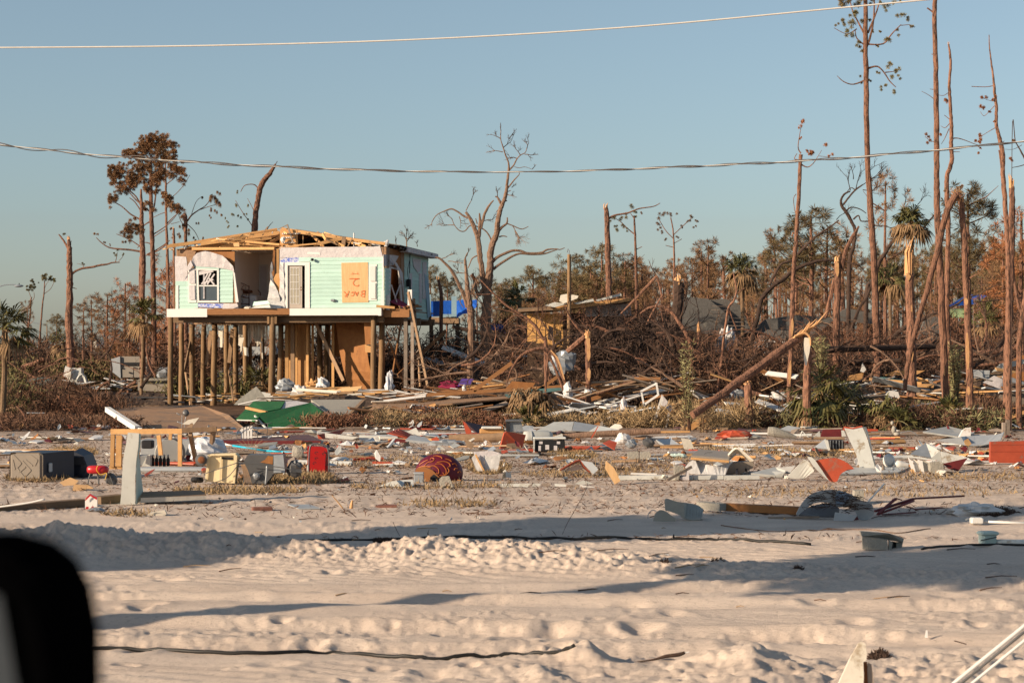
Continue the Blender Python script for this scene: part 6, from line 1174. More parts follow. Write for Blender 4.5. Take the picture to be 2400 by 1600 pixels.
heap(60, 780, 1280, 62, 68, [(780, 960, 24), (1280, 950)], (.3, 1.8), 'board or lath lying in the dry weeds below the long roof deck', 'boards in the weeds below the roof deck', ['old_and_shaded_lumber', 'treated', 'ply', 'white', 'grey_lumber', 'osb'], yaw=(-.4, .5), pitch=.3, wr=(.05, .3), name='broken_board', cat='board')
heap(90, 1290, 2420, 60, 66, [(1290, 950, 40), (1700, 945), (2420, 940)], (.25, 1.5), 'scrap of board or sheet caught in the weeds along the front of the bank', 'scraps caught in the front weeds', ['old_and_shaded_lumber', 'treated', 'ply', 'white', 'sheet_grey', 'bag_white', 'grey_lumber', 'sheet_white'], yaw=(-.6, .7), pitch=.4, wr=(.05, .35), name='weed_scrap', cat='board scrap')
def along(n, u0, u1, v0, v1, label, group, mats, L=(.5, 1.8)):
    for i in range(n):
        c = GP(random.uniform(u0, u1), random.uniform(v0, v1), .04); a = random.uniform(-.45, .45); d = Vector((math.cos(a), math.sin(a), random.uniform(-.02, .05))) * random.uniform(*L) / 2
        plank(label, group, random.choice(mats), c - d, c + d, random.uniform(.04, .12), random.uniform(.02, .05), 'slat', 'slat')
along(150, 0, 2400, 985, 1095, 'narrow slat or trim strip lying on the littered sand', 'slats on the littered sand', ['white', 'lumber', 'old_and_shaded_lumber', 'sheet_white', 'red_sheet', 'grey_lumber'])
# --- background buildings and vehicles
def pl(pts, Y): return [P(p[0], p[1], Y + (p[2] if len(p) > 2 else 0)) for p in pts]
def sl(name, label, cat, mname, pts, Y, th=.015, group=None, dirn=None):
    mb = MB(); mb.slab(pl(pts, Y), th, dirn); return solo(name, mb, mname, label, cat, group)
def ps(name, t, mname, pts, Y, th=.015, dirn=None, label=None):
    mb = MB(); mb.slab(pl(pts, Y), th, dirn); return part(name, mb, mname, t, label=label)
FR = (0, -1, 0)
t = thing('tarped_deck', 'raised deck with pale blue posts and a bright blue tarp beyond the mint house', 'deck', P(1040, 945, 96))
for (u0, u1, v0) in ((1003, 1010, 690), (1058, 1070, 694)): ps('post', t, 'pale_blue_paint', [(u0, 745), (u1, 745), (u1, v0), (u0, v0)], 95.5, .18, FR)
ps('rail', t, 'pale_blue_paint', [(1030, 736), (1070, 736), (1070, 742), (1030, 742)][::-1], 95.3, .1, FR)
ps('tarp', t, 'blue_tarp', [(1006, 742), (1058, 740), (1058, 704), (1006, 706)], 95.8, .03, FR)
mb = MB(); A = pl([(1070, 705), (1085, 702), (1100, 704), (1117, 702)], 97); B = pl([(1070, 745), (1085, 735), (1100, 733), (1117, 718)], 96.4); mb.loft(A, B, .02); part('tarp', mb, 'blue_tarp', t)
ps('floor', t, 'old_and_shaded_lumber', [(1000, 758), (1075, 758), (1075, 744), (1000, 744)], 95.4, 3, FR)
for u in (1006, 1068, 1100): ps('pile', t, 'old_and_shaded_lumber', [(u, 945), (u + 9, 945), (u + 9, 757), (u, 757)], 95.6, .25, FR)
for (a, b) in (((1135, 758), (1180, 772)), ((1170, 772), (1186, 778))): sl('blue_tarp_scrap', 'blue tarp scrap showing through the twigs near x ' .replace(' near x ', '') + (' left of the oak base' if a[0] < 1150 else ' right of the oak base'), 'tarp', 'blue_tarp', [(a[0], b[1]), (b[0], b[1] + 3), (b[0], a[1] + 2), (a[0] + 4, a[1])], 90, .02)
t = thing('collapsed_shed', 'yellow sheathed building with a sagging torn roof behind the utility pole', 'building', P(1280, 945, 80))
for k in range(4): ps('sheathing_panel', t, 'yellow_sheathing', [(1236 + k * 21, 800 + 4 * k), (1256.5 + k * 21, 800 + 4 * k), (1256.5 + k * 21, 735), (1236 + k * 21, 735)], 78 + .02 * k, .1, FR)
ps('dark_opening', t, 'black', [(1284, 795), (1298, 800), (1297, 768), (1286, 762)], 77.9, .02, FR)
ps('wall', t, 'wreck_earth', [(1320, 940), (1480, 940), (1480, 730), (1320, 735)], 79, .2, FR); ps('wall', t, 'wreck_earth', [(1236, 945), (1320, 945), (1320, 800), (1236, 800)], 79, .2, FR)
ps('wall', t, 'wrap', [(1372, 742), (1480, 740), (1478, 712), (1372, 716)], 78.6, .05, FR, label='whitish wall strip under the roof')
ps('roof', t, 'shingle', [(1214, 722), (1215, 730), (1296, 727), (1480, 706), (1480, 700), (1300, 718)], 77.4, 3.5, FR)
ps('fascia', t, 'ply', [(1296, 719), (1470, 698), (1500, 702), (1440, 711), (1296, 729)][::-1], 77.2, .1, FR); ps('fascia', t, 'old_and_shaded_lumber', [(1214, 724), (1296, 718), (1296, 726), (1214, 731)], 77.1, .1, FR)
for (a) in ([(1276, 716), (1300, 708), (1330, 712), (1300, 720)], [(1395, 703), (1455, 687), (1457, 693), (1400, 706)], [(1345, 710), (1390, 700), (1392, 706), (1350, 713)]): ps('loose_sheet', t, 'sheet_white', a, 77, .06)
ps('loose_sheet', t, 'offwhite', [(1311, 706), (1314, 692), (1330, 689), (1355, 694), (1352, 700), (1320, 712)], 77.3, .5)
t = thing('ruined_house', 'grey shingled roof of a wrecked house sunk in the brush behind the diagonal log', 'house', P(1750, 945, 94))
ps('roof', t, 'shingle', [(1590, 770), (1700, 790), (1710, 740), (1660, 700), (1600, 695)], 92, .3, None); ps('roof', t, 'shingle', [(1700, 790), (1762, 778), (1735, 715), (1700, 700), (1665, 702)], 92.4, .3, None)
ps('roof', t, 'shingle', [(1758, 780), (1905, 792), (1960, 745), (1870, 738), (1795, 748)], 93, .3, None); ps('roof', t, 'shingle', [(1775, 792), (1860, 800), (1850, 775), (1800, 772)], 91, .2, None, label='near roof slope, tan')
ps('roof', t, 'shingle', [(1940, 750), (2060, 760), (2050, 735), (1985, 722)], 96, .3, None); ps('roof', t, 'shingle', [(2150, 800), (2230, 805), (2225, 745), (2170, 740)], 90, .3, None)
ps('eave', t, 'trim', [(1775, 795), (1862, 801), (1862, 806), (1775, 799)], 90.8, .1, None); ps('wall', t, 'sheet_grey', [(1760, 840), (1860, 840), (1860, 806), (1760, 800)], 91.5, .3, FR)
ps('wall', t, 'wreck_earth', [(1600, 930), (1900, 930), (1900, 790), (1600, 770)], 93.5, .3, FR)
for k in range(7): ps('shingle_course', t, 'grey_lumber', [(1668 - k, 716 + k * 9), (1725 + k * 4, 718 + k * 9), (1725 + k * 4, 719.5 + k * 9), (1668 - k, 717.5 + k * 9)], 91.6 - .06 * k, .04)
t = thing('blue_roofed_house', 'bright blue roofed cottage glimpsed between the trunks at the far right', 'house', P(2270, 900, 112))
ps('roof', t, 'blue_tarp', [(2222, 718), (2290, 712), (2315, 692), (2270, 690)], 112, .3); ps('wall', t, 'seafoam', [(2222, 745), (2260, 745), (2260, 722), (2222, 724)], 112.2, .3, FR); ps('roof', t, 'blue_tarp', [(2388, 712), (2420, 712), (2420, 706), (2392, 704)], 112, .3)
t = thing('motor_boat', 'white motor boat with hard top parked behind the piles under the mint house', 'boat', P(570, 940, 94))
A = pl([(505, 870), (530, 860), (580, 858), (636, 862), (650, 868)], 94); B = pl([(512, 900), (530, 922), (580, 930), (636, 928), (648, 925)], 93.6); mb = MB(); mb.loft(A, B, -.05); part('hull', mb, 'boat_white', t)
ps('deck', t, 'boat_white', [(505, 869), (650, 867), (650, 858), (530, 856)], 94.2, 1.6, None); ps('rub_rail', t, 'steel', [(512, 889), (640, 892), (640, 894), (512, 892)], 93.4, .05, FR)
ps('console', t, 'boat_white', [(585, 862), (612, 862), (608, 848), (588, 850)], 94.4, .6, FR)
ps('hard_top', t, 'sheet_grey', [(560, 818), (568, 812), (640, 812), (652, 830), (585, 834), (566, 832)], 93.8, 1.4, FR)
for (a, b) in (((588, 833), (584, 890)), ((606, 834), (598, 885)), ((612, 834), (618, 868)), ((590, 840), (600, 860)), ((600, 840), (592, 862))):
    mb = MB(); mb.tube([P(a[0], a[1], 94), P(b[0], b[1], 93.9)], .03, 6); part('top_strut', mb, 'steel', t)
sl('grey_tarpaulin', 'dark grey tarpaulin draped over rubble under the middle pile', 'tarpaulin', 'tarp_grey', [(548, 948), (560, 935), (601, 905), (618, 925), (628, 945), (590, 950)], 79, .04)
sl('white_awning', 'white bent awning sheet left of the middle pile at ground level', 'sheet metal', 'sheet_white', [(596, 912), (612, 918), (634, 920), (634, 940), (612, 930)], 79.5, .03)
mb = MB(); limb(mb, [(558, 948, 3), (600, 938, 3), (640, 928, 3)], 77, jit=0); solo('white_pipe', mb, 'trim', 'thin white pipe lying in front of the middle pile', 'pipe')
for (lab, c, sz, mm, sd) in (('crumpled white plastic bag on the plank heap right of the middle pile', (704, 918, 77), (.42, .3, .3), 'bag_white', 3), ('second crumpled white bag, right side of the plank heap', (755, 905, 77), (.28, .25, .38), 'bag_white', 5), ('crumpled grey tarp at the foot of the studs', (670, 905, 80), (.5, .3, .35), 'steel', 8), ('round brown drum end poking out of the plank heap', (733, 903, 78), (.35, .3, .25), 'ply', 9),
     ('white sack tied round the foot of the hooped tree', (1330, 918, 63.5), (.18, .15, .32), 'bag_white', 12), ('small white bundle at the foot of the shredded stump', (1378, 920, 63.6), (.16, .14, .14), 'bag_white', 13), ('tall dusty white plastic sheet hanging beside the right corner pile', (912, 905, 80.5), (.2, .15, .75), 'clear_plastic', 14),
     ('white plastic sheet heap under the arched bough', (1708, 815, 80), (.5, .3, .9), 'bag_white', 16), ('grey plastic sheet hanging in the branches by the hooped tree', (1318, 850, 68), (.5, .2, .45), 'steel', 17), ('shiny silver wad at the foot of the diagonal log', (1722, 925, 66), (.4, .2, .2), 'steel', 18), ('white wad in the weeds right of the short stump', (1828, 928, 66), (.35, .2, .2), 'bag_white', 19),
     ('dusty white cloth trailing from the leaning frames', (1462, 965, 61), (.15, .12, .42), 'wrap', 21), ('blue and red laundry heap in the shade right of the house', (1060, 905, 76), (.6, .3, .25), 'rug_magenta', 23), ('white blob on a stick at the bank edge', (1088, 910, 70), (.1, .1, .14), 'bag_white', 24)):
    mb = MB(); mb.blob(P(*c), sz, 14, 10, .45, 2.2, sd); solo('plastic_heap' if 'plastic' in lab or 'bag' in lab else 'cloth_heap', mb, mm, lab, 'plastic sheet' if 'plastic' in lab else 'bag' if 'bag' in lab else 'cloth')
sl('violet_crate', 'violet plastic crate in the shaded rubbish right of the house', 'crate', 'violet_plastic', [(1072, 905), (1104, 900), (1110, 888), (1082, 887)], 73, .25, dirn=FR)
t = thing('grey_enclosure', 'big grey metal generator enclosure standing in the rubbish left of the house', 'generator', P(300, 900, 104))
ps('front', t, 'generator_grey', [(283, 885), (343, 886), (344, 835), (281, 835)], 103, 2.2, FR); ps('side', t, 'sheet_grey', [(259, 842), (259, 868), (283, 887), (281, 835)], 102.9, .3, None); ps('louver', t, 'black', [(285, 855), (337, 855), (337, 849), (285, 849)], 102.9, .06, FR)
ps('hatch', t, 'generator_grey', [(286, 884), (312, 884), (312, 861), (286, 861)], 102.95, .04, FR); ps('hatch', t, 'generator_grey', [(314, 884), (338, 884), (338, 861), (314, 861)], 102.95, .04, FR)
for (u, v) in ((285, 862), (315, 862), (304, 873)): 
    mb = MB(); mb.rbox(P(u, v, 102.9), (.1, .05, .08), .01); part('latch', mb, 'black', t)
ps('leg', t, 'grey_lumber', [(283, 915), (287, 915), (287, 886), (283, 886)], 103.2, .2, FR); ps('leg', t, 'grey_lumber', [(336, 915), (340, 915), (340, 886), (336, 886)], 103.2, .2, FR)
t = thing('white_cabinet', 'white tipped cabinet with an open lid in the far rubbish at left', 'cabinet', P(172, 910, 98))
ps('body', t, 'sheet_white', [(166, 895), (190, 895), (190, 862), (165, 862)], 97, .6, FR); ps('lid', t, 'white', [(148, 880), (156, 884), (165, 862), (153, 857)], 96.8, .05, None); ps('cylinder', t, 'offwhite', [(157, 892), (166, 892), (166, 870), (157, 870)], 96.6, .2, FR)
mb = MB(); A = pl([(181, 888), (186, 880), (192, 877), (198, 882), (203, 898)], 96); B = pl([(186, 893), (189, 886), (193, 884), (196, 888), (198, 898)], 96.1); mb.loft(A, B, .1); solo('white_arch', mb, 'sheet_white', 'white curved plastic hoop beside the tipped cabinet', 'plastic part')
t = thing('grey_bench', 'concrete topped counter heaped with junk left of the first piles', 'counter', P(360, 930, 93))
ps('body', t, 'generator_grey', [(323, 915), (395, 918), (395, 892), (323, 892)], 91, .8, FR); ps('top', t, 'concrete', [(320, 892), (400, 892), (400, 886), (330, 886)], 90.8, 1, FR)
mb = MB(); mb.blob(P(383, 873, 91), (.36, .3, .3), 10, 8, .3, 2, 3, power=.6); part('junk', mb, 'steel', t); mb = MB(); mb.blob(P(345, 884, 91), (.4, .2, .12), 10, 8, .5, 3, 4); part('junk', mb, 'black', t)
t = thing('small_ruin', 'little pale ruined house front far behind the lone broken pine', 'house', P(230, 920, 130))
ps('wall', t, 'offwhite', [(218, 828), (226, 828), (226, 794), (218, 794)], 130, .3, FR); ps('wall', t, 'beige_wall', [(227, 810), (240, 810), (240, 794), (227, 794)], 130.2, .3, FR); ps('roof', t, 'shingle', [(208, 792), (243, 790), (238, 786), (220, 788)], 129.8, 1, FR)
sl('blue_hull', 'long blue upturned hull in the rubbish at far left', 'boat', 'teal_sheet', [(34, 905), (60, 890), (95, 884), (120, 890), (122, 900), (70, 908)], 96, .8, dirn=FR)
sl('asphalt_road', 'x', 'road', 'asphalt', [(190, 930, -4), (400, 930, -4), (400, 916, 24), (215, 916, 24)], 90, .05)
bpy.data.objects[-1]
r_ = [o for o in bpy.data.objects if o.name == 'asphalt_road'][0]; r_['kind'] = 'structure'; del r_['label']; del r_['category']
mb = MB(); limb(mb, [(50, 862, 12), (80, 852, 12), (103, 841, 11)], 106, n=8); solo('fallen_log', mb, 'bark', 'fallen trunk sloping up to the right at far left', 'log')
mb = MB(); limb(mb, [(125, 975, 9), (160, 971, 11), (202, 965, 13)], 72, n=8); solo('fallen_log', mb, 'palm_trunk', 'pale thick log in the brush left of the plywood sheet', 'log')
for (lab, L_) in (('curved orange dead limb standing in the brush at left', [(38, 951, 3), (52, 965, 5), (62, 985, 6), (68, 1022, 6)]), ('orange dead limb leaning at the very left edge', [(0, 975, 5), (10, 1000, 6), (28, 1024, 5)])):
    mb = MB(); limb(mb, L_, 58, n=6); solo('dead_limb', mb, 'bark', lab, 'branch')
t = thing('street_lamp', 'grey cobra-head street lamp reaching in from the left edge', 'street lamp', P(-60, 1000, 58))
mb = MB(); limb(mb, [(-60, 1000, 12), (-60, 800, 9), (-60, 700, 8)], 58, jit=0, rough=0); part('pole', mb, 'lamp_grey', t)
mb = MB(); limb(mb, [(-60, 705, 5), (-30, 684, 3.4), (0, 671, 2.6), (18, 667, 2.4), (36, 667, 2.4)], 58, jit=0, rough=0); part('arm', mb, 'lamp_grey', t)
mb = MB(); mb.blob(P(44, 670, 58), (.14, .09, .04), 12, 8, 0, 1, 1); part('lamp_head', mb, 'lamp_grey', t, sm=True); mb = MB(); mb.rbox(P(45, 665, 58), (.025, .025, .04), .005); part('sensor', mb, 'black', t)
t = thing('street_lamp', 'thin distant lamp post with an arm pointing left, near the two slim pines', 'street lamp', P(110, 890, 150))
mb = MB(); limb(mb, [(110, 900, 3), (110, 763, 2.4)], 150, jit=0, rough=0); part('pole', mb, 'pile', t); mb = MB(); limb(mb, [(110, 763, 1.4), (96, 759, 1.2), (72, 755, 1.2)], 150, jit=0, rough=0); part('arm', mb, 'lamp_grey', t); mb = MB(); limb(mb, [(74, 754, 2), (66, 754, 2.2), (63, 755, 1.4)], 150, jit=0, rough=0); part('lamp_head', mb, 'trim', t)
sl('roof_sheet', 'long flat plywood roof deck lying along the bank right of the green turf', 'plywood sheet', 'osb', [(820, 975, -8), (905, 958, -9), (1060, 945, -9), (1220, 930, -8), (1220, 925, 2), (1060, 930, 2), (850, 938, 2)], 74, .05)
sl('brown_sheet', 'reddish brown plywood sheet between the hooped tree legs', 'plywood sheet', 'ply_orange', [(1185, 910), (1200, 893), (1255, 897), (1245, 912)], 66, .03)
sl('teal_gutter', 'dark teal metal sheet lying along the bank under the hooped tree', 'sheet metal', 'teal_sheet', [(1182, 924), (1240, 912), (1316, 908), (1317, 914), (1190, 932)], 64.5, .05)
sl('white_door_panel', 'white flat panel tilted in the weeds left of the leaning frames', 'panel', 'trim', [(1283, 982), (1349, 971), (1347, 955), (1282, 968)], 61, .05)
sl('white_door_panel', 'second white panel half hidden below the tilted one', 'panel', 'white', [(1290, 990), (1342, 988), (1336, 979), (1300, 984)], 60.6, .04)
for (lab, a, b, w_) in (('long red-brown beam sloping along the bank right of the shredded stump', (1380, 935), (1510, 885), 14), ('second sloping beam below it, redder', (1300, 942), (1520, 893), 6), ('thick brown beam under the hooped tree', (1000, 925), (1330, 905), 8), ('beam sloping down left from the centre of the bank', (830, 1000), (1020, 945), 4), ('dark tilted timber left of the hooped tree', (1110, 915), (1200, 850), 9), ('slanting board behind the dry palm skirt', (1240, 930), (1310, 880), 7)):
    mb = MB(); W_, R_ = wpts([(a[0], a[1], w_), (b[0], b[1], w_)], 65); mb.beam(W_[0], W_[-1], .1, R_[0] * 2); solo('timber', mb, 'treated', lab, 'beam')
t = thing('window_frame', 'empty white window frame leaning in the weeds in the middle of the bank', 'window frame', P(1520, 955, 60.5))
for q in ([(1501, 916), (1508, 952), (1512, 951), (1505, 918)], [(1540, 896), (1545, 926), (1541, 928), (1536, 899)], [(1508, 952), (1545, 926), (1543, 922), (1508, 946)], [(1501, 920), (1540, 900), (1538, 896), (1501, 915)]): ps('frame_bar', t, 'trim', q, 60.5, .05)
t = thing('folding_sign', 'white A-shaped board propped among weeds beside the empty window frame', 'board', P(1540, 1004, 59.5))
ps('panel', t, 'white', [(1527, 1000), (1531, 1003), (1555, 936), (1551, 925), (1546, 940)], 59.6, .04); ps('panel', t, 'wrap', [(1551, 924), (1576, 954), (1572, 964), (1548, 948)], 59.8, .04); ps('leg', t, 'white', [(1558, 1004), (1562, 1003), (1572, 964), (1566, 966)], 59.7, .04)
for (lab, pts, Y, mm) in (('grey weathered plank panel leaning at the right edge of the bank', [(2340, 930), (2360, 905), (2420, 920), (2420, 955), (2350, 948)], 66, 'grey_lumber'), ('whitish flat panel on the bank at right', [(2303, 896), (2330, 880), (2372, 898), (2345, 912)], 67, 'wrap'), ('grey wall piece on the bank right of the folded pine', [(2278, 885), (2318, 888), (2320, 868), (2280, 866)], 68, 'sheet_grey'),
    ('blue and white lettered board lying behind the trunks', [(2075, 895), (2115, 900), (2110, 888), (2060, 882)], 68, 'teal_sheet'), ('torn white foam slab behind the trunks', [(2075, 925), (2110, 934), (2105, 918), (2085, 915)], 64, 'white'), ('tan plywood strip behind the thick snapped trunk', [(2070, 880), (2150, 877), (2168, 868), (2100, 868)], 70, 'ply'), ('tan plywood flap left of the thick snapped trunk', [(1985, 892), (2020, 890), (2025, 872), (1990, 880)], 68, 'ply'),
    ('orange plywood wedge at the right edge of the bank', [(2360, 880), (2420, 900), (2420, 870), (2385, 872)], 65, 'ply_orange'), ('white and blue striped sheet at the right edge', [(2325, 872), (2400, 852), (2420, 845), (2420, 838), (2345, 852)], 68, 'sheet_white'), ('brown roof piece at the right edge behind the striped sheet', [(2350, 850), (2420, 838), (2420, 826), (2380, 838)], 70, 'ply_orange'), ('small pink and white post among dark twigs', [(2017, 870), (2024, 873), (2030, 866), (2022, 850)], 70, 'white'),
    ('grey weathered boards stacked at the right edge', [(2345, 966), (2420, 970), (2420, 955), (2350, 952)], 64, 'grey_lumber'), ('orange splintered plywood at the foot of the diagonal log', [(1600, 1008), (1618, 1010), (1660, 985), (1642, 978)], 58, 'ply'), ('orange plywood scrap below the white board', [(1582, 1022), (1612, 1024), (1608, 1010), (1596, 1008)], 57.5, 'ply'), ('domed brown plywood piece behind the dusty cloth', [(1430, 985), (1470, 985), (1465, 965), (1440, 966)], 61.5, 'ply_orange')):
    sl('bank_panel', lab, 'panel', mm, pts, Y, .05)
# --- single things on the sand
def TH_(name, label, cat, u, v, group=None):
    p = GP(u, v); return thing(name, label, cat, p, group=group), p.y
def bx(t, nm, mname, u0, v0, u1, v1, Y, depth, r=.02, yaw=0, sm=False, label=None):
    """box whose camera-facing face covers the given pixels, going back by depth"""
    a = P(u0, v1, Y); b = P(u1, v0, Y); c = (a + b) / 2 + Vector((0, depth / 2, 0)); mb = MB()
    mb.rbox(c, (b.x - a.x, depth, b.z - a.z), min(r, (b.x - a.x) / 3, (b.z - a.z) / 3, depth / 3), Matrix.Rotation(yaw, 3, 'Z')); return part(nm, mb, mname, t, label=label)
def tb(t, nm, mname, pts, Y, sm=True):
    mb = MB(); limb(mb, pts, Y, n=7, jit=0, rough=0); return part(nm, mb, mname, t, sm=sm)
def lf(t, nm, mname, A, B, Y, th=.015):
    mb = MB(); mb.loft(pl(crom(A, 3), Y), pl(crom(B, 3), Y), th); return part(nm, mb, mname, t)
def z3(x, y): return (x / 4.48, 900 + y / 4.48)
def z4(x, y): return (380 + x / 4.479, 900 + y / 4.479)
def z5(x, y): return (840 + x / 4.9, 940 + y / 4.9)
def z6(x, y): return (1300 + x / 4.9, 940 + y / 4.9)
def z7(x, y): return (1760 + x / 3.675, 940 + y / 3.675)
def zz(f, L): return [f(*p[:2]) + tuple(p[2:]) for p in L]
def one(name, label, cat, mname, pts, Y, th=.015, group=None, dirn=None): return sl(name, label, cat, mname, pts, Y, th, group, dirn)
one('plywood_sheet', 'large bare plywood sheet tilted on the bank in front of the left piles', 'plywood sheet', 'osb', [(266, 958, 12), (330, 953, 12), (470, 953, 12), (536, 976, 6), (583, 1016, 0), (560, 1024, 0), (330, 1014, 0), (318, 1004, 1)], 57, .06)
mb = MB(); W_, _ = wpts([(252, 959, 12, 3), (322, 1004, 14, 0)], 56); mb.beam(W_[0], W_[-1], .15, .15); solo('white_post', mb, 'white', 'peeling white painted post lying on the edge of the large plywood sheet', 'post')
one('wood_flap', 'small grey board on the plywood sheet behind the stool', 'board', 'offwhite', zz(z4, [(210, 420), (270, 375), (390, 350), (330, 425)]), 56, .02)
t, Y = TH_('lumber_frame', 'toppled frame of new yellow lumber at left behind the tall pale sheet', 'wooden frame', 380, 1096)
for (a, b, w_, mm) in (((260, 1011), (427, 1010), 12, 'lumber'), ((427, 1008), (508, 1005), 11, 'old_and_shaded_lumber'), ((265, 1018), (263, 1094), 9, 'lumber'), ((280, 1019), (278, 1092), 13, 'lumber'), ((257, 1096), (286, 1096), 9, 'lumber'), ((372, 1019), (377, 1066), 9, 'lumber'), ((422, 1017), (422, 1092), 9, 'lumber'), ((446, 1016), (459, 1080), 8, 'old_and_shaded_lumber'), ((500, 1008), (497, 1036), 9, 'old_and_shaded_lumber'), ((400, 1016), (399, 1030), 7, 'lumber'), ((262, 1056), (272, 1056), 8, 'lumber'), ((324, 1060), (322, 1080), 7, 'lumber')):  # darker lumber paints in the shade on the frame's right side
    dy = -.0 if a[0] != 427 else 0; mb = MB(); A = P(a[0], a[1], Y + random.uniform(-.01, .01)); B = P(b[0], b[1], Y + (1.2 if b[0] in (497, 459) else 0)); mb.beam(A, B, px(w_, Y) * .5 if abs(a[0] - b[0]) < 40 else .09, px(w_, Y) if abs(a[0] - b[0]) >= 40 else .09, (0, 0, 1))
    if abs(a[0] - b[0]) < 40 and a[1] != b[1]:
        mb = MB(); mb.beam(A, B, px(w_, Y), .09, (0, 1, 0))
    part('stud', mb, mm, t)
t, Y = TH_('bent_siding_sheet', 'tall pale curled siding sheet standing upright in the sand at left', 'siding sheet', 300, 1181)
lf(t, 'front_face', 'sheet_white', [(300, 1013), (296, 1040), (290, 1070), (287, 1110), (285, 1150), (282, 1181)], [(326, 1015), (325, 1040), (322, 1062), (319, 1090), (317, 1130), (317, 1181)], Y)
lf(t, 'side_face', 'pale_green', [(326.5, 1015), (325.5, 1040, .1), (322.5, 1062, .1), (319.5, 1090), (317.5, 1181)], [(328, 1018, .2), (327, 1042, .3), (324, 1066, .4), (327, 1100, .5), (335, 1166, .8)], Y)
t, Y = TH_('trash_bin', 'grey brown wheeled trash bin lying on its side with a diamond pattern base', 'trash bin', 65, 1125)
R45 = -.62
c0 = P(62, 1093, Y + .05); rt = Matrix.Rotation(-.18, 3, 'Z')
def lb(p): return rt @ Vector(p) + Vector((c0.x, c0.y, c0.z))
mb = MB(); mb.rbox(lb((.0, 0, 0)), (.62, .07, .50), .05, rt); part('base_panel', mb, 'khaki_plastic', t)
mb = MB(); prof = [(-.27, -.22), (.29, -.22), (.29, .22), (-.27, .22)]
A = [lb((x, .04, z)) for x, z in prof + prof[:1]]; B = [lb((x * 1.15 + .28, .62, z * 1.12)) for x, z in prof + prof[:1]]; mb.loft(A, B, -.02); mb.slab([lb((x * 1.15 + .28, .63, z * 1.12)) for x, z in prof], .03, (0, 1, 0)); part('body', mb, 'navy_and_shade_plastic', t)  # shaded flank of the bin painted in as dark navy
for (a, b) in (((-.22, .2), (-.08, .06)), ((-.08, .06), (-.16, -.02)), ((-.16, -.02), (-.01, -.2)), ((-.06, .1), (.1, -.06)), ((.1, -.06), (0, -.16)), ((0, .12), (.13, .02)), ((.1, .2), (.22, .12)), ((.22, .12), (.17, .02)), ((-.2, -.05), (-.24, .12)), ((.0, -.0), (-.12, -.1))):
    mb = MB(); mb.beam(lb((a[0], -.038, a[1])), lb((b[0], -.038, b[1])), .012, .02); part('ridge', mb, 'khaki_plastic', t)
mb = MB(); mb.rbox(lb((.38, .2, -.02)), (.03, .2, .16), .01, rt); part('handle', mb, 'sheet_grey', t)
t, Y = TH_('black_tub', 'black open plastic tub tipped over beside the trash bin', 'tub', 180, 1118)
mb = MB(); mb.lathe(P(180, 1090, Y + .1), [(.16, -.2), (.27, -.18), (.29, .25), (.25, .27)], 8, (.15, 1, .05)); part('tub', mb, 'navy_and_shade_plastic', t); mb = MB(); mb.slab([P(u, v, Y - .16) for (u, v) in ((170, 1072), (196, 1070), (200, 1088), (176, 1090))], .03); part('lid', mb, 'black', t)
t, Y = TH_('outboard_engine', 'small red engine on thin legs with a yellow cord, left of the lumber frame', 'engine', 228, 1136)
mb = MB(); mb.blob(P(229, 1100, Y), (.19, .12, .075), 14, 8, .06, 1, 2, power=.6); part('red_cowl', mb, 'red_paint', t, sm=True)
for L_ in ([(212, 1108, 3), (208, 1122, 3), (206, 1134, 3)], [(229, 1110, 4), (231, 1124, 4), (231, 1138, 4)], [(250, 1106, 3), (260, 1120, 3), (266, 1138, 3)]): tb(t, 'leg', 'steel_dark', L_, Y)
tb(t, 'cord', 'yellow_plastic', [(230, 1090, 1.6), (226, 1100, 1.6), (236, 1112, 1.6), (250, 1108, 1.6), (246, 1124, 1.6)], Y - .14)
mb = MB(); mb.blob(P(260, 1122, Y + .1), (.12, .1, .13), 9, 7, .5, 3, 8); part('motor_block', mb, 'steel_dark', t)
for i, (pts, lab) in enumerate((([(140, 1130), (165, 1118), (185, 1126), (175, 1136), (150, 1138)], 'crumpled cardboard sheet below the black tub'), ([(170, 1150), (174, 1134), (205, 1136), (202, 1150)], 'upright piece of cardboard with a round hole'), ([(196, 1149), (204, 1134), (218, 1142), (222, 1150)], 'folded cardboard corner left of the tall pale sheet'))): one('cardboard', lab, 'cardboard', 'cardboard', pts, 32.2 + .2 * i, .02)
t = thing('long_timber', 'long squared timber lying in the sand at the lower left', 'timber', GP(100, 1205))
for (a, b, w_, mm) in (((-60, 1200, 27.5), (198, 1179, 29), 22, 'treated'), ((226, 1172, 29.4), (284, 1166, 29.8), 18, 'old_and_shaded_lumber')):
    mb = MB(); mb.beam(P(*a), P(*b), .2, px(w_, 28)); part('timber_length', mb, 'old_and_shaded_lumber', t)
mb = MB(); W_, _ = wpts([(-40, 1192, 4), (60, 1179, 4), (105, 1169, 4)], 27.3); mb.tube(W_, .013, 7); part('pipe', mb, 'trim', t, sm=True)
t, Y = TH_('little_sign', 'small white pentagon marker with a red chevron standing against the long timber', 'sign', 213, 1194)
ps('plate', t, 'trim', zz(z3, [(893, 1310), (1020, 1285), (1020, 1190), (945, 1148), (893, 1200)]), Y, .03, FR)
ps('chevron', t, 'red_paint', zz(z3, [(895, 1225), (948, 1172), (1018, 1215), (1018, 1190), (945, 1149), (895, 1200)]), Y - .032, .004, FR)
ps('lower_band', t, 'red_paint', zz(z3, [(893, 1312), (930, 1308), (930, 1284), (905, 1284)]), Y - .032, .004, FR); ps('lower_band', t, 'red_paint', zz(z3, [(955, 1300), (985, 1296), (985, 1281), (962, 1284)]), Y - .032, .004, FR)
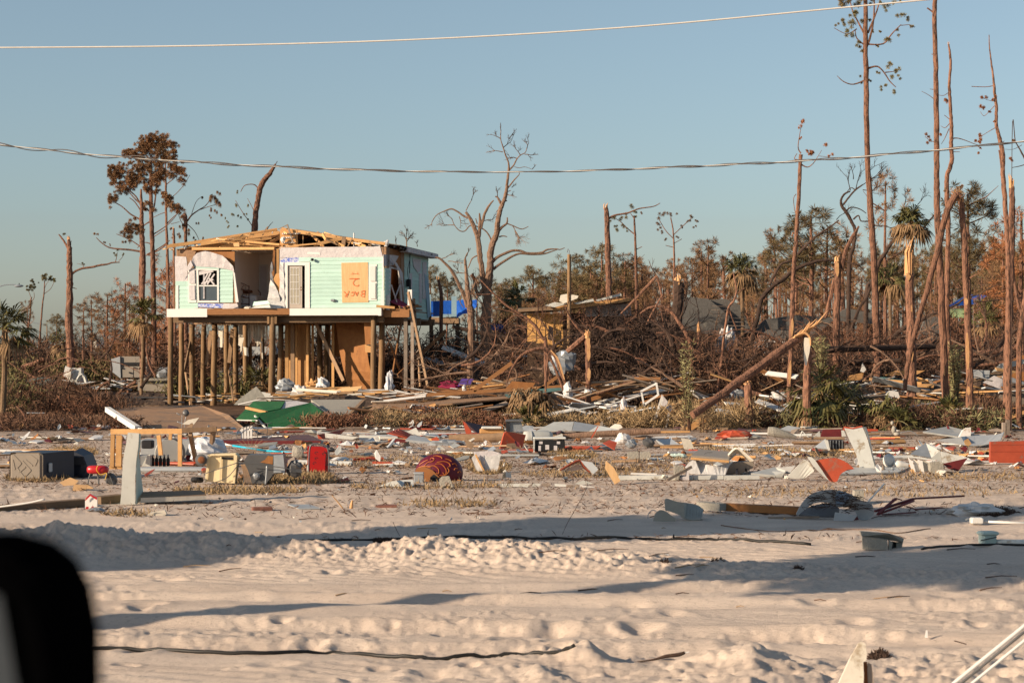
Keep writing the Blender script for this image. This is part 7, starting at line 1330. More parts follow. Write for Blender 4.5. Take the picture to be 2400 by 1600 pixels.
mb = MB(); mb.blob(GP(228, 1200, .02), (.14, .12, .035), 12, 6, .5, 3, 4); solo('crumpled_foil', mb, 'steel', 'crumpled silvery wrapper at the foot of the small chevron marker', 'foil')
one('white_stone_block', 'flat white block half sunk in sand below the tall pale sheet', 'block', 'offwhite', [(345, 1209), (352, 1200), (388, 1194), (392, 1203), (385, 1209)], 27.4, .06)
t, Y = TH_('gutter_box', 'brown and cream trough lying behind the tall pale sheet', 'trough', 400, 1180)
ps('side', t, 'offwhite', [(330, 1178, 0), (484, 1170, .3), (484, 1161, .3), (330, 1166, 0)], Y, .03); ps('inside', t, 'old_and_shaded_lumber', [(330, 1166, 0), (484, 1160, .3), (470, 1148, .8), (335, 1152, .6)], Y, .03)
t, Y = TH_('wrapped_drum', 'big round drum wrapped in clear plastic inside the lumber frame', 'drum', 480, 1092)
mb = MB(); mb.blob(P(485, 1058, Y + 1.0), (.42, .4, .31), 18, 12, .28, 2.4, 6); part('plastic_wrap', mb, 'clear_plastic', t)
mb = MB(); mb.lathe(P(395, 1060, Y + 1.2), [(.26, -.1), (.28, 0), (.28, .1)], 18, (.3, -1, 0)); part('drum_end', mb, 'sheet_white', t); mb = MB(); mb.lathe(P(400, 1060, Y + 1.15), [(.285, -.02), (.30, 0), (.285, .03)], 18, (.3, -1, 0)); part('hoop', mb, 'steel_dark', t)
mb = MB(); mb.box(tuple(P(330, 1066, Y + 1.5)), tuple(P(470, 1028, Y + 2.0))); part('tank', mb, 'sheet_grey', t)
t, Y = TH_('old_monitor', 'grey boxy monitor with black screen hood seen through the lumber frame', 'monitor', 340, 1095)
bx(t, 'screen_hood', 'black', 331, 1032, 357, 1051, Y + .6, .25); bx(t, 'base', 'sheet_grey', 322, 1066, 352, 1092, Y, .3, yaw=.2); ps('side', t, 'sheet_white', [(332, 1092), (352, 1092), (352, 1064), (346, 1066)], Y - .02, .02)
for k in range(5):
    u = 358 + k * 9; t, Y = TH_('black_bottle', 'small black canister in the row inside the lumber frame, number counted from left: ' + ['first', 'second', 'third', 'fourth', 'fifth'][k], 'canister', u, 1093)
    t['label'] = ['leftmost', 'second', 'middle', 'fourth', 'rightmost'][k] + ' black canister in the row inside the lumber frame'
    mb = MB(); mb.lathe(P(u, 1092, Y), [(.03, 0), (.035, .02), (.035, .14), (.015, .17), (.015, .2)], 10); part('body', mb, 'black', t); mb = MB(); mb.lathe(P(u, 1092, Y) + Vector((0, 0, .2)), [(.02, 0), (.02, .03)], 8); part('cap', mb, 'steel', t)
mb = MB(); mb.blob(P(426, 1101, 37.6), (1.1, .15, .07), 14, 6, .2, 2, 3, power=.7); solo('grey_mat', mb, 'sheet_grey', 'long pale grey board lying flat under the lumber frame', 'board')
t, Y = TH_('cream_fridge', 'rusty cream refrigerator door lying on its side', 'refrigerator', 520, 1136)
ps('panel', t, 'fridge_cream', zz(z4, [(455, 1020), (760, 1040), (800, 760), (770, 725), (500, 735), (480, 760)]), Y, .25, FR)
for q in ([(480, 740), (500, 740), (470, 1030), (450, 1028)], [(755, 745), (790, 745), (765, 1035), (745, 1030)], [(610, 760), (625, 760), (612, 1010), (600, 1010)], [(500, 733), (770, 727), (780, 745), (490, 750)]): ps('rim', t, 'fridge_cream', zz(z4, q), Y - .02, .03, None)
ps('dark_slot', t, 'black', zz(z4, [(612, 765), (750, 770), (750, 795), (625, 785)]), Y - .015, .006, FR)
mb = MB(); mb.lathe(P(472, 1077, Y - .05), [(.05, .0), (.095, .005), (.10, .02), (.10, .05), (.05, .06)], 18, (0, -1, 0)); part('wheel', mb, 'steel_dark', t); mb = MB(); mb.lathe(P(472, 1077, Y - .12), [(.03, .0), (.06, .01), (.03, .02)], 14, (0, -1, 0)); part('hub', mb, 'rust', t)
mb = MB(); mb.lathe(P(462, 1128, Y - .05), [(.10, 0), (.11, .03), (.10, .06)], 16, (0, .3, 1)); part('wheel', mb, 'black', t)
t, Y = TH_('steel_cooker', 'blackened steel cooker tipped over beside the cream refrigerator', 'cooker', 630, 1136)
ps('side', t, 'steel_dark', zz(z4, [(850, 1040), (1090, 1045), (1170, 940), (1290, 930), (1270, 745), (900, 740), (850, 820)]), Y, .4, FR); ps('burn_patch', t, 'ply_orange', zz(z4, [(1030, 820), (1160, 840), (1165, 760), (1110, 750), (1080, 790)]), Y - .012, .01, FR)
ps('back_panel', t, 'steel', zz(z4, [(1170, 930), (1290, 925), (1270, 740), (1170, 745)]), Y - .02, .02, FR)
mb = MB(); mb.lathe(P(601, 1115, Y - .03), [(.05, 0), (.06, .01), (.03, .03)], 14, (0, -1, 0)); part('burner', mb, 'steel', t)
tb(t, 'tube_rail', 'steel_dark', zz(z4, [(800, 820, 2), (1000, 840, 2), (1290, 880, 2), (1350, 900, 2)]), Y - .15); tb(t, 'tube_rail', 'steel', zz(z4, [(1100, 855, 4), (1095, 950, 4), (1085, 1050, 4)]), Y - .15); tb(t, 'tube_rail', 'steel_dark', zz(z4, [(440, 940, 2), (620, 880, 2), (800, 820, 2)]), Y - .2); tb(t, 'tube_rail', 'steel_dark', zz(z4, [(500, 1045, 2), (680, 980, 2), (800, 840, 2)]), Y - .2)
for k in range(7): tb(t, 'root_strand', 'old_and_shaded_lumber', zz(z4, [(830 + k * 6, 840, 1.6), (850 + k * 9, 920, 1.4), (870 + k * 12, 1050, 1)]), Y - .25)
mb = MB(); mb.blob(P(690, 1098, Y + .1), (.16, .12, .16), 10, 8, .4, 3, 5); solo('wire_basket_bundle', mb, 'steel_dark', 'dark bundle of baskets right of the blackened cooker', 'bundle')
mb = MB(); mb.blob(P(698, 1058, 42), (.14, .1, .14), 8, 6, .2, 2, 5, power=.6); solo('grey_lump', mb, 'concrete', 'grey rounded lump behind the blackened cooker', 'stone')
t, Y = TH_('sprouting_stalks', 'few bare stalks standing behind the blackened cooker', 'plant', 590, 1062)
for k in range(7): tb(t, 'stalk', 'twigs_pale', [(592 + k, 1064, 1.4), (590 + (k - 3) * 5, 1045, 1.2), (592 + (k - 3) * 12, 1026 + abs(k - 3) * 2, .8)], Y)
t, Y = TH_('red_hand_truck', 'red pegboard tool carrier with black frame standing on the sand', 'tool carrier', 745, 1110)
ps('panel', t, 'red_chair', zz(z4, [(1525, 935), (1745, 930), (1745, 680), (1680, 655), (1525, 650)]), Y, .12, FR)
for L_ in ([(1540, 925, 4), (1545, 720, 4), (1565, 640, 4), (1620, 625, 4), (1700, 640, 4), (1745, 700, 4), (1750, 920, 4)],): tb(t, 'frame', 'steel_dark', zz(z4, L_), Y - .16)
for (x, y) in ((1620, 720), (1620, 780), (1600, 830), (1700, 730)):
    mb = MB(); A = P(*z4(x, y), Y - .14); mb.tube([A + Vector((.03 * math.cos(a), 0, .018 * math.sin(a))) for a in [i * .6 for i in range(9)]], .006, 5); part('hook', mb, 'black', t)
ps('foot', t, 'sheet_white', zz(z4, [(1515, 930), (1535, 935), (1535, 840), (1520, 850)]), Y - .2, .03, FR)
tb(t, 'hose', 'black', zz(z4, [(1700, 700, 1.5), (1730, 740, 1.5), (1720, 800, 1.5), (1740, 850, 1.5), (1710, 840, 1.5)]), Y - .17)
t = thing('turf_sheets', 'bright green artificial turf boards folded on the bank below the middle pile', 'turf board', GP(660, 1020))
ps('turf_board', t, 'green_turf', [(594, 943, 6), (668, 943, 6), (657, 960, 3), (625, 966, 2.2), (597, 988, 0), (554, 984, 1)], 59, .04); ps('turf_board', t, 'green_turf', [(598, 975, 1), (728, 947, 4), (768, 978, 2), (728, 996, 1), (692, 1012, 0), (639, 1020, -.5), (625, 994, .4)], 59, .05)
ps('backing', t, 'wrap', [(668, 942, 6.2), (694, 941, 6.2), (724, 946, 5), (659, 960, 3.6)], 59, .03); mb = MB(); mb.beam(P(597, 974, 60), P(640, 1021, 58.3), .04, .05); part('edge_strip', mb, 'sheet_white', t); mb = MB(); mb.beam(P(556, 984, 59.6), P(604, 985, 59), .03, .03); part('edge_strip', mb, 'sheet_white', t)
mb = MB(); mb.beam(P(577, 955, 61.5), P(625, 966, 61), .1, .08); part('batten', mb, 'ply', t)
t = thing('grey_roof_panel', 'pale grey slab with brown edges lying on the bank right of the green turf', 'panel', GP(800, 1000))
ps('slab', t, 'concrete', [(729, 942, 5), (851, 941, 5), (818, 976, 1), (773, 974, 1)], 61, .08); mb = MB(); mb.beam(P(732, 948, 64), P(776, 980, 60.8), .1, .14); part('edge', mb, 'steel_dark', t); mb = MB(); mb.beam(P(853, 941, 65.5), P(815, 980, 61), .1, .16); part('edge', mb, 'old_and_shaded_lumber', t)
t = thing('deck_panel', 'panel of plum brown deck boards lying flat behind the blackened cooker', 'deck panel', GP(620, 1045))
for k in range(5):
    a = k * .2; ps('deck_board', t, 'plum_wood', [(492 + 26 * a * 1.0, 1024 + a * 12 + 0, 6 - a * 5), (723 + 28 * a, 1018 + a * 14, 6 - a * 5), (723 + 28 * (a + .19), 1018 + (a + .19) * 14, 5 - a * 5), (492 + 26 * (a + .19), 1024 + (a + .19) * 12, 5 - a * 5)][::-1], 48, .05)
mb = MB(); mb.beam(P(500, 1036, 48.3), P(752, 1036, 48.3), .05, .08); part('front_edge', mb, 'dark_red', t)
t = thing('cyan_pole', 'long bright blue and white pole lying across the deck panel', 'pole', GP(610, 1058))
for (a, b, mm) in (((527, 1041, 45.4), (545, 1044, 45.3), 'trim'), ((545.3, 1044, 45.3), (625, 1056, 45), 'cyan_pole'), ((625.3, 1056, 45), (660, 1058, 44.8), 'cyan_pole'), ((660, 1058, 44.8), (694, 1061, 44.5), 'cyan_pole')):
    mb = MB(); mb.tube([P(*a), P(*b)], .022, 8); part('section', mb, mm, t, sm=True)
t, Y = TH_('railing_piece', 'broken white baluster railing with a black rail, standing below the green turf', 'railing', 575, 1028)
for k in range(4): ps('baluster', t, 'trim', [(565 + k * 7, 1027), (570 + k * 7, 1027), (570 + k * 7, 1000 - k), (565 + k * 7, 1002 - k)], Y, .04, FR)
for L_ in ([(556, 1028, 1.6), (557, 1008, 1.6), (592, 996, 1.6), (637, 991, 1.6)], [(603, 1027, 1.8), (604, 1000, 1.8)], [(626, 1016, 1.8), (628, 992, 1.8)]): tb(t, 'rail', 'steel_dark', L_, Y - .06)
t, Y = TH_('round_stool', 'small round black seated stool on thin legs standing behind the lumber frame', 'stool', 430, 1006)
mb = MB(); mb.lathe(P(436, 968, Y), [(.01, -.03), (.09, -.03), (.095, 0), (.09, .08), (.03, .095)], 16, (0, -.9, .4)); part('seat', mb, 'steel_dark', t, sm=True)
for L_ in ([(427, 972, 1.4), (426, 990, 1.4), (426, 1004, 1.4)], [(436, 976, 1.4), (433, 990, 1.4), (432, 1004, 1.4)], [(415, 988, 1.6), (430, 992, 2), (447, 988, 1.6)], [(414, 968, 2), (422, 972, 2)]): tb(t, 'leg', 'steel', L_, Y)
def sm_(lab, mname, pts, Y, th=.012, nm='roofing_sheet', cat='sheet metal'): return one(nm, lab, cat, mname, pts, Y, th)
sm_('folded orange-red roofing sheet at the left of the red sheet row', 'red_sheet', zz(z4, [(1630, 530), (1930, 470, 1), (1880, 520, 1), (1700, 590), (1710, 615), (1640, 580)]), 52)
sm_('white trough lying in front of the folded red sheet', 'sheet_white', zz(z4, [(1710, 510), (2070, 555), (2060, 582), (1715, 562)]), 51.5, .06, 'white_trough')
sm_('long white metal trim behind the ribbed red sheet', 'sheet_white', zz(z5, [(10, 400), (440, 395, 1), (450, 425), (10, 445)]), 51, .03, 'white_trim')
t = thing('ribbed_red_sheet', 'ribbed orange-red roofing panel tilted on its dark underside', 'sheet metal', GP(930, 1042))
ps('panel', t, 'red_sheet', zz(z5, [(320, 370), (460, 320, .8), (655, 405, .8), (560, 432)]), 50, .02)
for k in range(4): mb = MB(); mb.beam(P(*z5(355 + 35 * k, 362 - 12 * k), 49.95), P(*z5(585 + 20 * k, 428 - 6 * k), 49.95 + .2 * k), .02, .02); part('rib', mb, 'red_sheet', t)
ps('underside', t, 'dark_red', zz(z5, [(210, 505), (400, 425), (560, 440), (600, 500), (470, 480), (330, 485)]), 49.6, .02)
sm_('pointed white sheet corner right of the ribbed red sheet', 'sheet_white', zz(z5, [(550, 352), (660, 300), (690, 350), (745, 390), (640, 395)]), 51)
sm_('crumpled bluish white sheeting right of the ribbed red sheet', 'sheet_grey', zz(z5, [(540, 460), (600, 410, .4), (760, 430, .4), (850, 495), (700, 500)]), 49, .05, 'crumpled_sheet')
sm_('upright bent orange-red strip before the brown log', 'red_sheet', zz(z5, [(835, 430), (900, 405), (930, 440), (925, 500), (880, 522), (860, 480)]), 48, .03)
sm_('small white standing triangle below the brown log', 'sheet_white', zz(z5, [(870, 580), (925, 498), (1010, 560), (960, 575)]), 46)
mb = MB(); mb.blob(P(*z5(1000, 490), 48), (.5, .2, .13), 14, 8, .5, 3, 31); solo('tangled_sheeting', mb, 'steel', 'tangled dark blue sheeting around the end of the brown log', 'sheet metal')
mb = MB(); limb(mb, [(1052, 1028, 22), (1110, 1028, 23), (1182, 1025, 22)], 50, n=12, jit=.01); solo('cut_log', mb, 'old_and_shaded_lumber', 'thick brown squared log lying behind the red slab, centre', 'log')
sm_('violet and red bent sheet above the brown log', 'plum_wood', zz(z5, [(1215, 235), (1500, 290, 1), (1480, 330, 1), (1370, 370), (1270, 320)]), 53); sm_('bright orange-red fold at the left end of the violet sheet', 'red_sheet', zz(z5, [(1200, 232), (1225, 240), (1300, 345), (1290, 375), (1235, 372)]), 52.8)
t = thing('cream_box', 'long low cream and brown box lying on the brown log', 'box', GP(1155, 1022)); bx(t, 'body', 'ply', 1124, 1005, 1182, 1016, 52, .4); bx(t, 'lid', 'sheet_white', 1128, 1000, 1176, 1005, 51.9, .5)
t = thing('steel_hood', 'blue grey metal hood standing above the red slab', 'hood', GP(1205, 1020))
ps('front', t, 'steel', zz(z5, [(1740, 345), (1895, 345), (1870, 235), (1735, 240)]), 51, .4, FR); ps('cap', t, 'steel_dark', zz(z5, [(1685, 235), (1890, 235), (1885, 212), (1690, 218)]), 50.9, .5, FR); ps('slot', t, 'black', zz(z5, [(1695, 340), (1740, 345), (1735, 238), (1695, 236)]), 50.95, .3, FR)
t = thing('white_tank', 'white cylindrical tank lying behind the red slab', 'tank', GP(1248, 1042)); mb = MB(); mb.lathe(P(1228, 1025, 48.6), [(.06, -.02), (.15, 0), (.165, .1), (.165, .6), (.12, .7)], 16, (1, .15, 0)); part('shell', mb, 'sheet_white', t, sm=True); mb = MB(); mb.lathe(P(1245, 1025, 48.6), [(.168, -.01), (.172, 0), (.168, .01)], 16, (1, .15, 0)); part('band', mb, 'steel', t)
sm_('big dark orange-red slab leaning against the white tank', 'red_sheet', zz(z5, [(1625, 545), (1880, 540, .2), (1925, 385, .3), (1700, 345), (1675, 365)]), 46.5, .04)
t, Y = TH_('black_rack', 'black crate rack with a white top in the centre of the debris field', 'crate', 1288, 1059)
bx(t, 'body', 'black', 1253, 1032, 1324, 1058, Y, .4); bx(t, 'top', 'sheet_white', 1250, 1025, 1327, 1029, Y - .02, .5); ps('leg', t, 'sheet_white', [(1250, 1060), (1253, 1060), (1253, 1029), (1250, 1029)], Y - .04, .03, FR)
for (u0, u1, v0, v1) in ((1262, 1268, 1044, 1056), (1278, 1287, 1042, 1053), (1298, 1306, 1044, 1056), (1264, 1272, 1034, 1040), (1305, 1313, 1034, 1040)): ps('tag', t, 'wrap', [(u0, v1), (u1, v1), (u1, v0), (u0, v0)], Y - .01, .004, FR)
t = thing('white_awning', 'long low white awning shell spreading behind the black rack', 'awning', GP(1350, 1014))
ps('panel', t, 'sheet_white', [(1254, 1012, 0), (1298, 990, 1.2), (1345, 989, 1.2), (1340, 1010, 0)], 55, .02); ps('panel', t, 'sheet_grey', [(1341, 1010, 0), (1346, 989, 1.2), (1400, 998, .8), (1380, 1011, 0)], 55, .02); ps('panel', t, 'sheet_white', [(1381, 1011, 0), (1401, 998, .8), (1452, 1008, .2), (1440, 1012, 0)], 55, .02)
one('white_gable_scrap', 'bent white roof corner with a dark peak left of the black rack top', 'sheet metal', 'sheet_white', zz(z5, [(2040, 410), (2140, 352), (2240, 405), (2340, 370), (2352, 410)]), 50, .04)
mb = MB(); limb(mb, [(1306, 1024, 13), (1400, 1017, 15), (1480, 1013, 15), (1548, 1009, 14)], 52, n=12, jit=.01); solo('driftwood_log', mb, 'bark_grey', 'long smooth grey-brown log lying behind the black rack', 'log')
one('red_gutter', 'thin red strip leaning on the long grey-brown log', 'sheet metal', 'red_sheet', zz(z6, [(410, 430), (430, 425), (505, 285), (495, 285)]), 50.5, .03)
t, Y = TH_('overturned_armchair', 'overturned maroon armchair with gold scrolls and a tan front panel', 'armchair', 1020, 1128)
mb = MB(); c = P(1027, 1112, Y + .35); nu, nv = 22, 9; V = []; Fq = []
for j in range(nv + 1):
    for i in range(nu + 1):
        th = math.pi * i / nu; ph = (j / nv) * math.pi * .5
        V.append((c.x - math.cos(th) * .43 * math.cos(ph) ** .6, c.y - .35 * math.cos(ph) + .25 * math.sin(ph), c.z - .02 + .40 * math.sin(th) ** .8 * (.55 + .45 * math.sin(ph)) * (1 - .35 * (math.cos(th) > .35) * (math.cos(th) - .35)) - .12 * (1 - math.sin(ph))))
for j in range(nv):
    for i in range(nu): a = j * (nu + 1) + i; Fq.append((a, a + 1, a + nu + 2, a + nu + 1))
mb = MB(); mb.blob(P(1027, 1104, Y + .30), (.42, .30, .31), 26, 16, .03, 1, 3); part('cushion_back', mb, 'rug_dark', t, sm=True) if False else None
mat('maroon', (.11, .008, .022), (.085, .006, .018), rough=.45, scale=5); mat('gold_scroll', (.42, .13, .03), (.36, .10, .025), rough=.5)
dome = MB(); dc = P(1029, 1108, Y + .30); dome.blob(dc, (.42, .28, .34), 28, 18, .0, 1, 3); do = part('cushion_back', dome, 'maroon', t, sm=True)
def on_dome(u, v):
    o = Vector((0, 0, CZ)); d = (P(u, v, 1.0) - o); r = (.425, .285, .345); q = [(o[i] - dc[i]) / r[i] for i in range(3)]; e = [d[i] / r[i] for i in range(3)]
    A_ = sum(x * x for x in e); B_ = 2 * sum(x * y for x, y in zip(q, e)); C_ = sum(x * x for x in q) - 1; D_ = B_ * B_ - 4 * A_ * C_
    return None if D_ < 0 else o + d * ((-B_ - math.sqrt(D_)) / (2 * A_))
for L_ in ([(760, 740), (800, 700), (850, 690), (870, 660), (840, 650), (825, 670)], [(800, 750), (870, 740), (920, 780), (920, 830), (890, 820)], [(880, 720), (950, 720), (1000, 770), (1010, 820), (985, 840), (970, 815)], [(900, 700), (980, 690), (1040, 710), (1055, 745), (1035, 750)], [(700, 730), (740, 700), (800, 670)], [(1080, 720), (1110, 715), (1130, 740)], [(1100, 790), (1110, 770), (1140, 770)], [(1140, 820), (1160, 800), (1175, 815)], [(860, 630), (900, 625), (950, 640), (960, 660)], [(1000, 660), (1040, 670), (1070, 690)], [(690, 760), (760, 745), (830, 760)], [(930, 850), (990, 850), (1040, 800), (1020, 760)]):
    pts = [on_dome(*z5(*p)) for p in crom(L_, 4)]; pts = [p for p in pts if p is not None]
    if len(pts) > 2: mb = MB(); mb.tube(pts, .0085, 5); part('scroll', mb, 'gold_scroll', do)
ps('front_panel', t, 'umber_hide', zz(z5, [(640, 930), (635, 840), (670, 770), (760, 750), (850, 790), (930, 870), (940, 920), (820, 935)]), Y, .1, FR); ps('dark_gap', t, 'black', zz(z5, [(825, 932), (935, 925), (925, 880), (865, 838), (825, 870)]), Y - .006, .005, FR)
t, Y = TH_('metal_box', 'small galvanised box in front of the overturned armchair', 'box', 981, 1131); bx(t, 'body', 'steel', 970, 1112, 993, 1131, Y, .2, .01); bx(t, 'lid', 'sheet_grey', 969, 1107, 993, 1111.5, Y - .01, .22, .008)
t, Y = TH_('white_chair', 'folded white fabric chair standing beside the dry grass tuft', 'chair', 1140, 1106)
ps('back', t, 'wrap', zz(z5, [(1320, 580), (1540, 565), (1640, 600), (1560, 625), (1345, 640)]), Y, .05); ps('left_panel', t, 'bag_white', zz(z5, [(1300, 650), (1345, 600), (1380, 700), (1430, 800), (1360, 805)]), Y - .1, .02); ps('left_panel', t, 'wrap', zz(z5, [(1390, 610), (1440, 620), (1445, 800), (1430, 790)]), Y - .05, .02); lf(t, 'right_panel', 'bag_white', zz(z5, [(1445, 620), (1520, 630, .1), (1635, 610)]), zz(z5, [(1450, 795), (1520, 800, .1), (1600, 812)]), Y - .06)
mb = MB(); mb.beam(P(*z5(1345, 610), Y - .12), P(*z5(1440, 800), Y - .12), .03, .03); part('frame', mb, 'lumber', t)
t, Y = TH_('broken_block', 'broken pale plaster block with legs right of the metal box', 'block', 1045, 1144); ps('block', t, 'concrete', zz(z5, [(925, 900), (960, 865), (1040, 860), (1090, 985), (1050, 995), (1040, 930), (1000, 920), (985, 980), (945, 1003)]), Y, .12, FR)
t, Y = TH_('white_tub', 'long low white tub lying left of the metal box', 'tub', 930, 1140); lf(t, 'shell', 'sheet_white', zz(z5, [(250, 970), (360, 925, .2), (480, 905, .3), (630, 900, .3)]), zz(z5, [(260, 978), (380, 980), (500, 980), (635, 975)]), Y, .02); ps('dark_gap', t, 'black', zz(z5, [(525, 975), (600, 970), (600, 925), (525, 920)]), Y - .06, .03, FR)
t, Y = TH_('louvre_strip', 'row of broken white louvre trim lying along the sand, centre', 'trim', 1250, 1142)
for k in range(7): ps('louvre', t, 'sheet_white', zz(z5, [(1612 + k * 22, 985), (1628 + k * 22, 985), (1644 + k * 22, 945), (1630 + k * 22, 945)]), Y, .02, FR)
ps('trim', t, 'sheet_white', zz(z5, [(1770, 980), (1940, 985), (1990, 945), (1780, 945)]), Y, .03, FR); ps('trim', t, 'sheet_white', zz(z5, [(1990, 975), (2070, 978), (2100, 945), (2010, 942)]), Y, .03, FR); ps('grille', t, 'grey_lumber', zz(z5, [(2118, 975), (2205, 975), (2205, 945), (2118, 945)]), Y, .03, FR); ps('trim', t, 'sheet_white', zz(z6, [(0, 975), (130, 982), (130, 955), (0, 945)]), Y, .03, FR); ps('grille', t, 'grey_lumber', zz(z6, [(140, 985), (215, 988), (215, 960), (140, 955)]), Y, .03, FR); ps('grille', t, 'grey_lumber', zz(z6, [(232, 988), (278, 990), (278, 962), (232, 960)]), Y, .03, FR); ps('trim', t, 'white', zz(z6, [(280, 985), (480, 990), (300, 958)]), Y, .03, FR)
one('white_wedge', 'thin white wedge above the louvre trim', 'trim', 'sheet_white', zz(z6, [(230, 945), (330, 905), (455, 945), (300, 955)]), 33.5, .02)
t, Y = TH_('bent_flashing', 'bent flashing with an orange edge arching over the sand, centre right', 'sheet metal', 1355, 1114)
lf(t, 'arch', 'red_sheet', zz(z6, [(60, 790), (160, 730), (280, 675), (330, 740), (410, 820)]), zz(z6, [(70, 800, .3), (170, 750, .3), (285, 700, .3), (320, 760, .3), (380, 810, .3)]), Y, .01); ps('white_side', t, 'sheet_grey', zz(z6, [(300, 680), (430, 700), (500, 780), (430, 850), (410, 800), (350, 740)]), Y + .02, .02); ps('under_side', t, 'offwhite', zz(z6, [(110, 790), (270, 718), (320, 770), (200, 800)]), Y + .2, .02)
one('wood_shard', 'tall pointed shard of yellow wood stuck upright in the sand', 'wood shard', 'ply_pale', zz(z6, [(690, 952), (755, 915), (680, 760), (590, 682), (580, 770), (630, 860)]), gy(1134), .05)
t, Y = TH_('white_beam', 'very long white metal beam lying along the sand at right of the wood shard', 'beam', 1600, 1126)
for (a, b) in ((740, 1290), (1300, 1940), (1945, 2352)): ps('length', t, 'sheet_white', zz(z6, [(a, 905), (b, 895), (b, 850), (a, 855)]), Y, .15, FR)
one('white_pad', 'thin white pad lying above the long white beam', 'pad', 'white', zz(z6, [(870, 838), (1180, 850), (1170, 828), (880, 820)]), 36, .04)
t, Y = TH_('cinder_block', 'cinder block standing on end beside the long white beam', 'cinder block', 1597, 1127)
ps('block', t, 'concrete', zz(z6, [(1380, 905), (1430, 908), (1435, 800), (1480, 790), (1480, 735), (1375, 740)]), Y, .2, FR); ps('web', t, 'wrap', zz(z6, [(1440, 905), (1545, 905), (1540, 800), (1520, 790), (1515, 860), (1470, 865), (1440, 880)]), Y + .03, .2, FR)
mb = MB(); mb.beam(P(*z6(1290, 905), Y - .25), P(*z6(1572, 752), Y - .1), .04, .045); solo('grey_stake', mb, 'grey_lumber', 'square grey stake leaning across the cinder block', 'stake')
t, Y = TH_('white_cabinet_shell', 'broken white cabinet shell with a grey wooden top', 'cabinet', 1660, 1113)
lf(t, 'shell', 'bag_white', zz(z6, [(1500, 760), (1560, 690, .1), (1640, 670, .2), (1740, 720, .1), (1860, 740, .1), (2020, 700, .3)]), zz(z6, [(1550, 830), (1600, 835), (1680, 838), (1760, 838), (1860, 842), (1960, 842)]), Y, .03)
ps('top_board', t, 'generator_grey', zz(z6, [(1565, 650, 0), (1655, 580, 1), (2085, 613, 1), (2000, 688, 0)]), Y, .05); mb = MB(); mb.beam(P(*z6(1565, 655), Y - .02), P(*z6(2000, 692), Y - .02), .03, .04); part('edge_band', mb, 'lumber', t); tb(t, 'handle', 'steel_dark', zz(z6, [(1705, 625, 1.2), (1740, 590, 1.2), (1812, 588, 1.2)]), Y + .3)
t, Y = TH_('khaki_bin', 'open khaki plastic bin lying on its side behind the broken white cabinet', 'bin', 1735, 1112)
ps('side', t, 'khaki_plastic', zz(z6, [(1965, 838), (2120, 838), (2285, 760), (2280, 690), (2080, 700), (2000, 770)]), Y + .2, .3, FR); lf(t, 'rim', 'offwhite', zz(z6, [(2000, 620), (2080, 548), (2160, 590), (2275, 690)]), zz(z6, [(2010, 650, .2), (2080, 590, .2), (2150, 620, .2), (2240, 690, .2)]), Y + .1, .03)
one('grey_board', 'flat grey-blue panel lying behind the white cabinet shell', 'panel', 'sheet_grey', zz(z6, [(1160, 450), (1330, 440, .6), (1480, 540), (1300, 540), (1200, 490)]), 48, .03)
one('grey_board', 'upright pale grey panel leaning left of the white cabinet shell', 'panel', 'offwhite', zz(z6, [(1450, 420), (1560, 440), (1605, 560), (1485, 545)]), 46, .04)
for k, (a, b) in enumerate(((840, 965), (975, 1100))): one('concrete_slab', ['left', 'right'][k] + ' one of two pale concrete slabs half sunk side by side in the sand', 'concrete slab', 'concrete', zz(z6, [(a, 665), (b, 655), (b - 5, 575), (a + 5, 585)]), gy(1078), .15, dirn=FR)
mb = MB(); mb.blob(GP(1722, 1026, .1), (.50, .3, .15), 20, 10, .35, 2.2, 6, floor=gz(0, 50)); solo('orange_tarp', mb, 'red_sheet', 'crumpled bright orange tarp at the edge of the weeds', 'tarp')
mb = MB(); mb.blob(GP(1590, 1070, .04), (.22, .1, .07), 12, 8, .4, 2.2, 7); solo('green_bag', mb, 'pale_green', 'green cloth bundle lying left of the grey cabinet top', 'bundle')
mb = MB(); mb.blob(GP(1602, 1068, .06), (.08, .08, .09), 10, 8, .3, 2.2, 8); solo('rusty_can', mb, 'rust', 'rust orange lump against the green bundle', 'can')
for (u, v, s, mm, lab) in ((1460, 1040, .2, 'bag_white', 'crumpled white and green bag right of the driftwood log'), (1520, 1048, .17, 'steel_dark', 'dark crumpled bag beside a grey boot, centre right'), (1480, 1050, .15, 'steel', 'grey boot-shaped bundle in the line of rubbish'), (965, 1062, .05, 'bag_white', 'small white ball left of the armchair top'), (1003, 1066, .06, 'bag_white', 'round white ball touching the armchair top'), (575, 1215, .02, 'bark_dark', 'dark pebble below the brick')):
    mb = MB(); mb.blob(GP(u, v, s * .7), (s, s * .8, s * .8), 12, 8, .35, 2.2, int(u)); solo('bundle', mb, mm, lab, 'bundle')
t = thing('grey_roll', 'tapering roll of pale grey matting lying before the big stump', 'roll', GP(1830, 1027)); mb = MB(); limb(mb, [(1800, 1010, 20), (1815, 1012, 24), (1840, 1018, 18), (1866, 1024, 6)], 52, n=12, jit=0, rough=.04); part('roll', mb, 'concrete', t)
t = thing('small_white_frame', 'bent white tube frame beside the grey roll', 'frame', GP(1885, 1024)); 
for L_ in ([(1875, 1024, 3), (1880, 1010, 3)], [(1880, 1010, 2.6), (1896, 1025, 2.6)]): tb(t, 'tube', 'sheet_white', L_, 52)
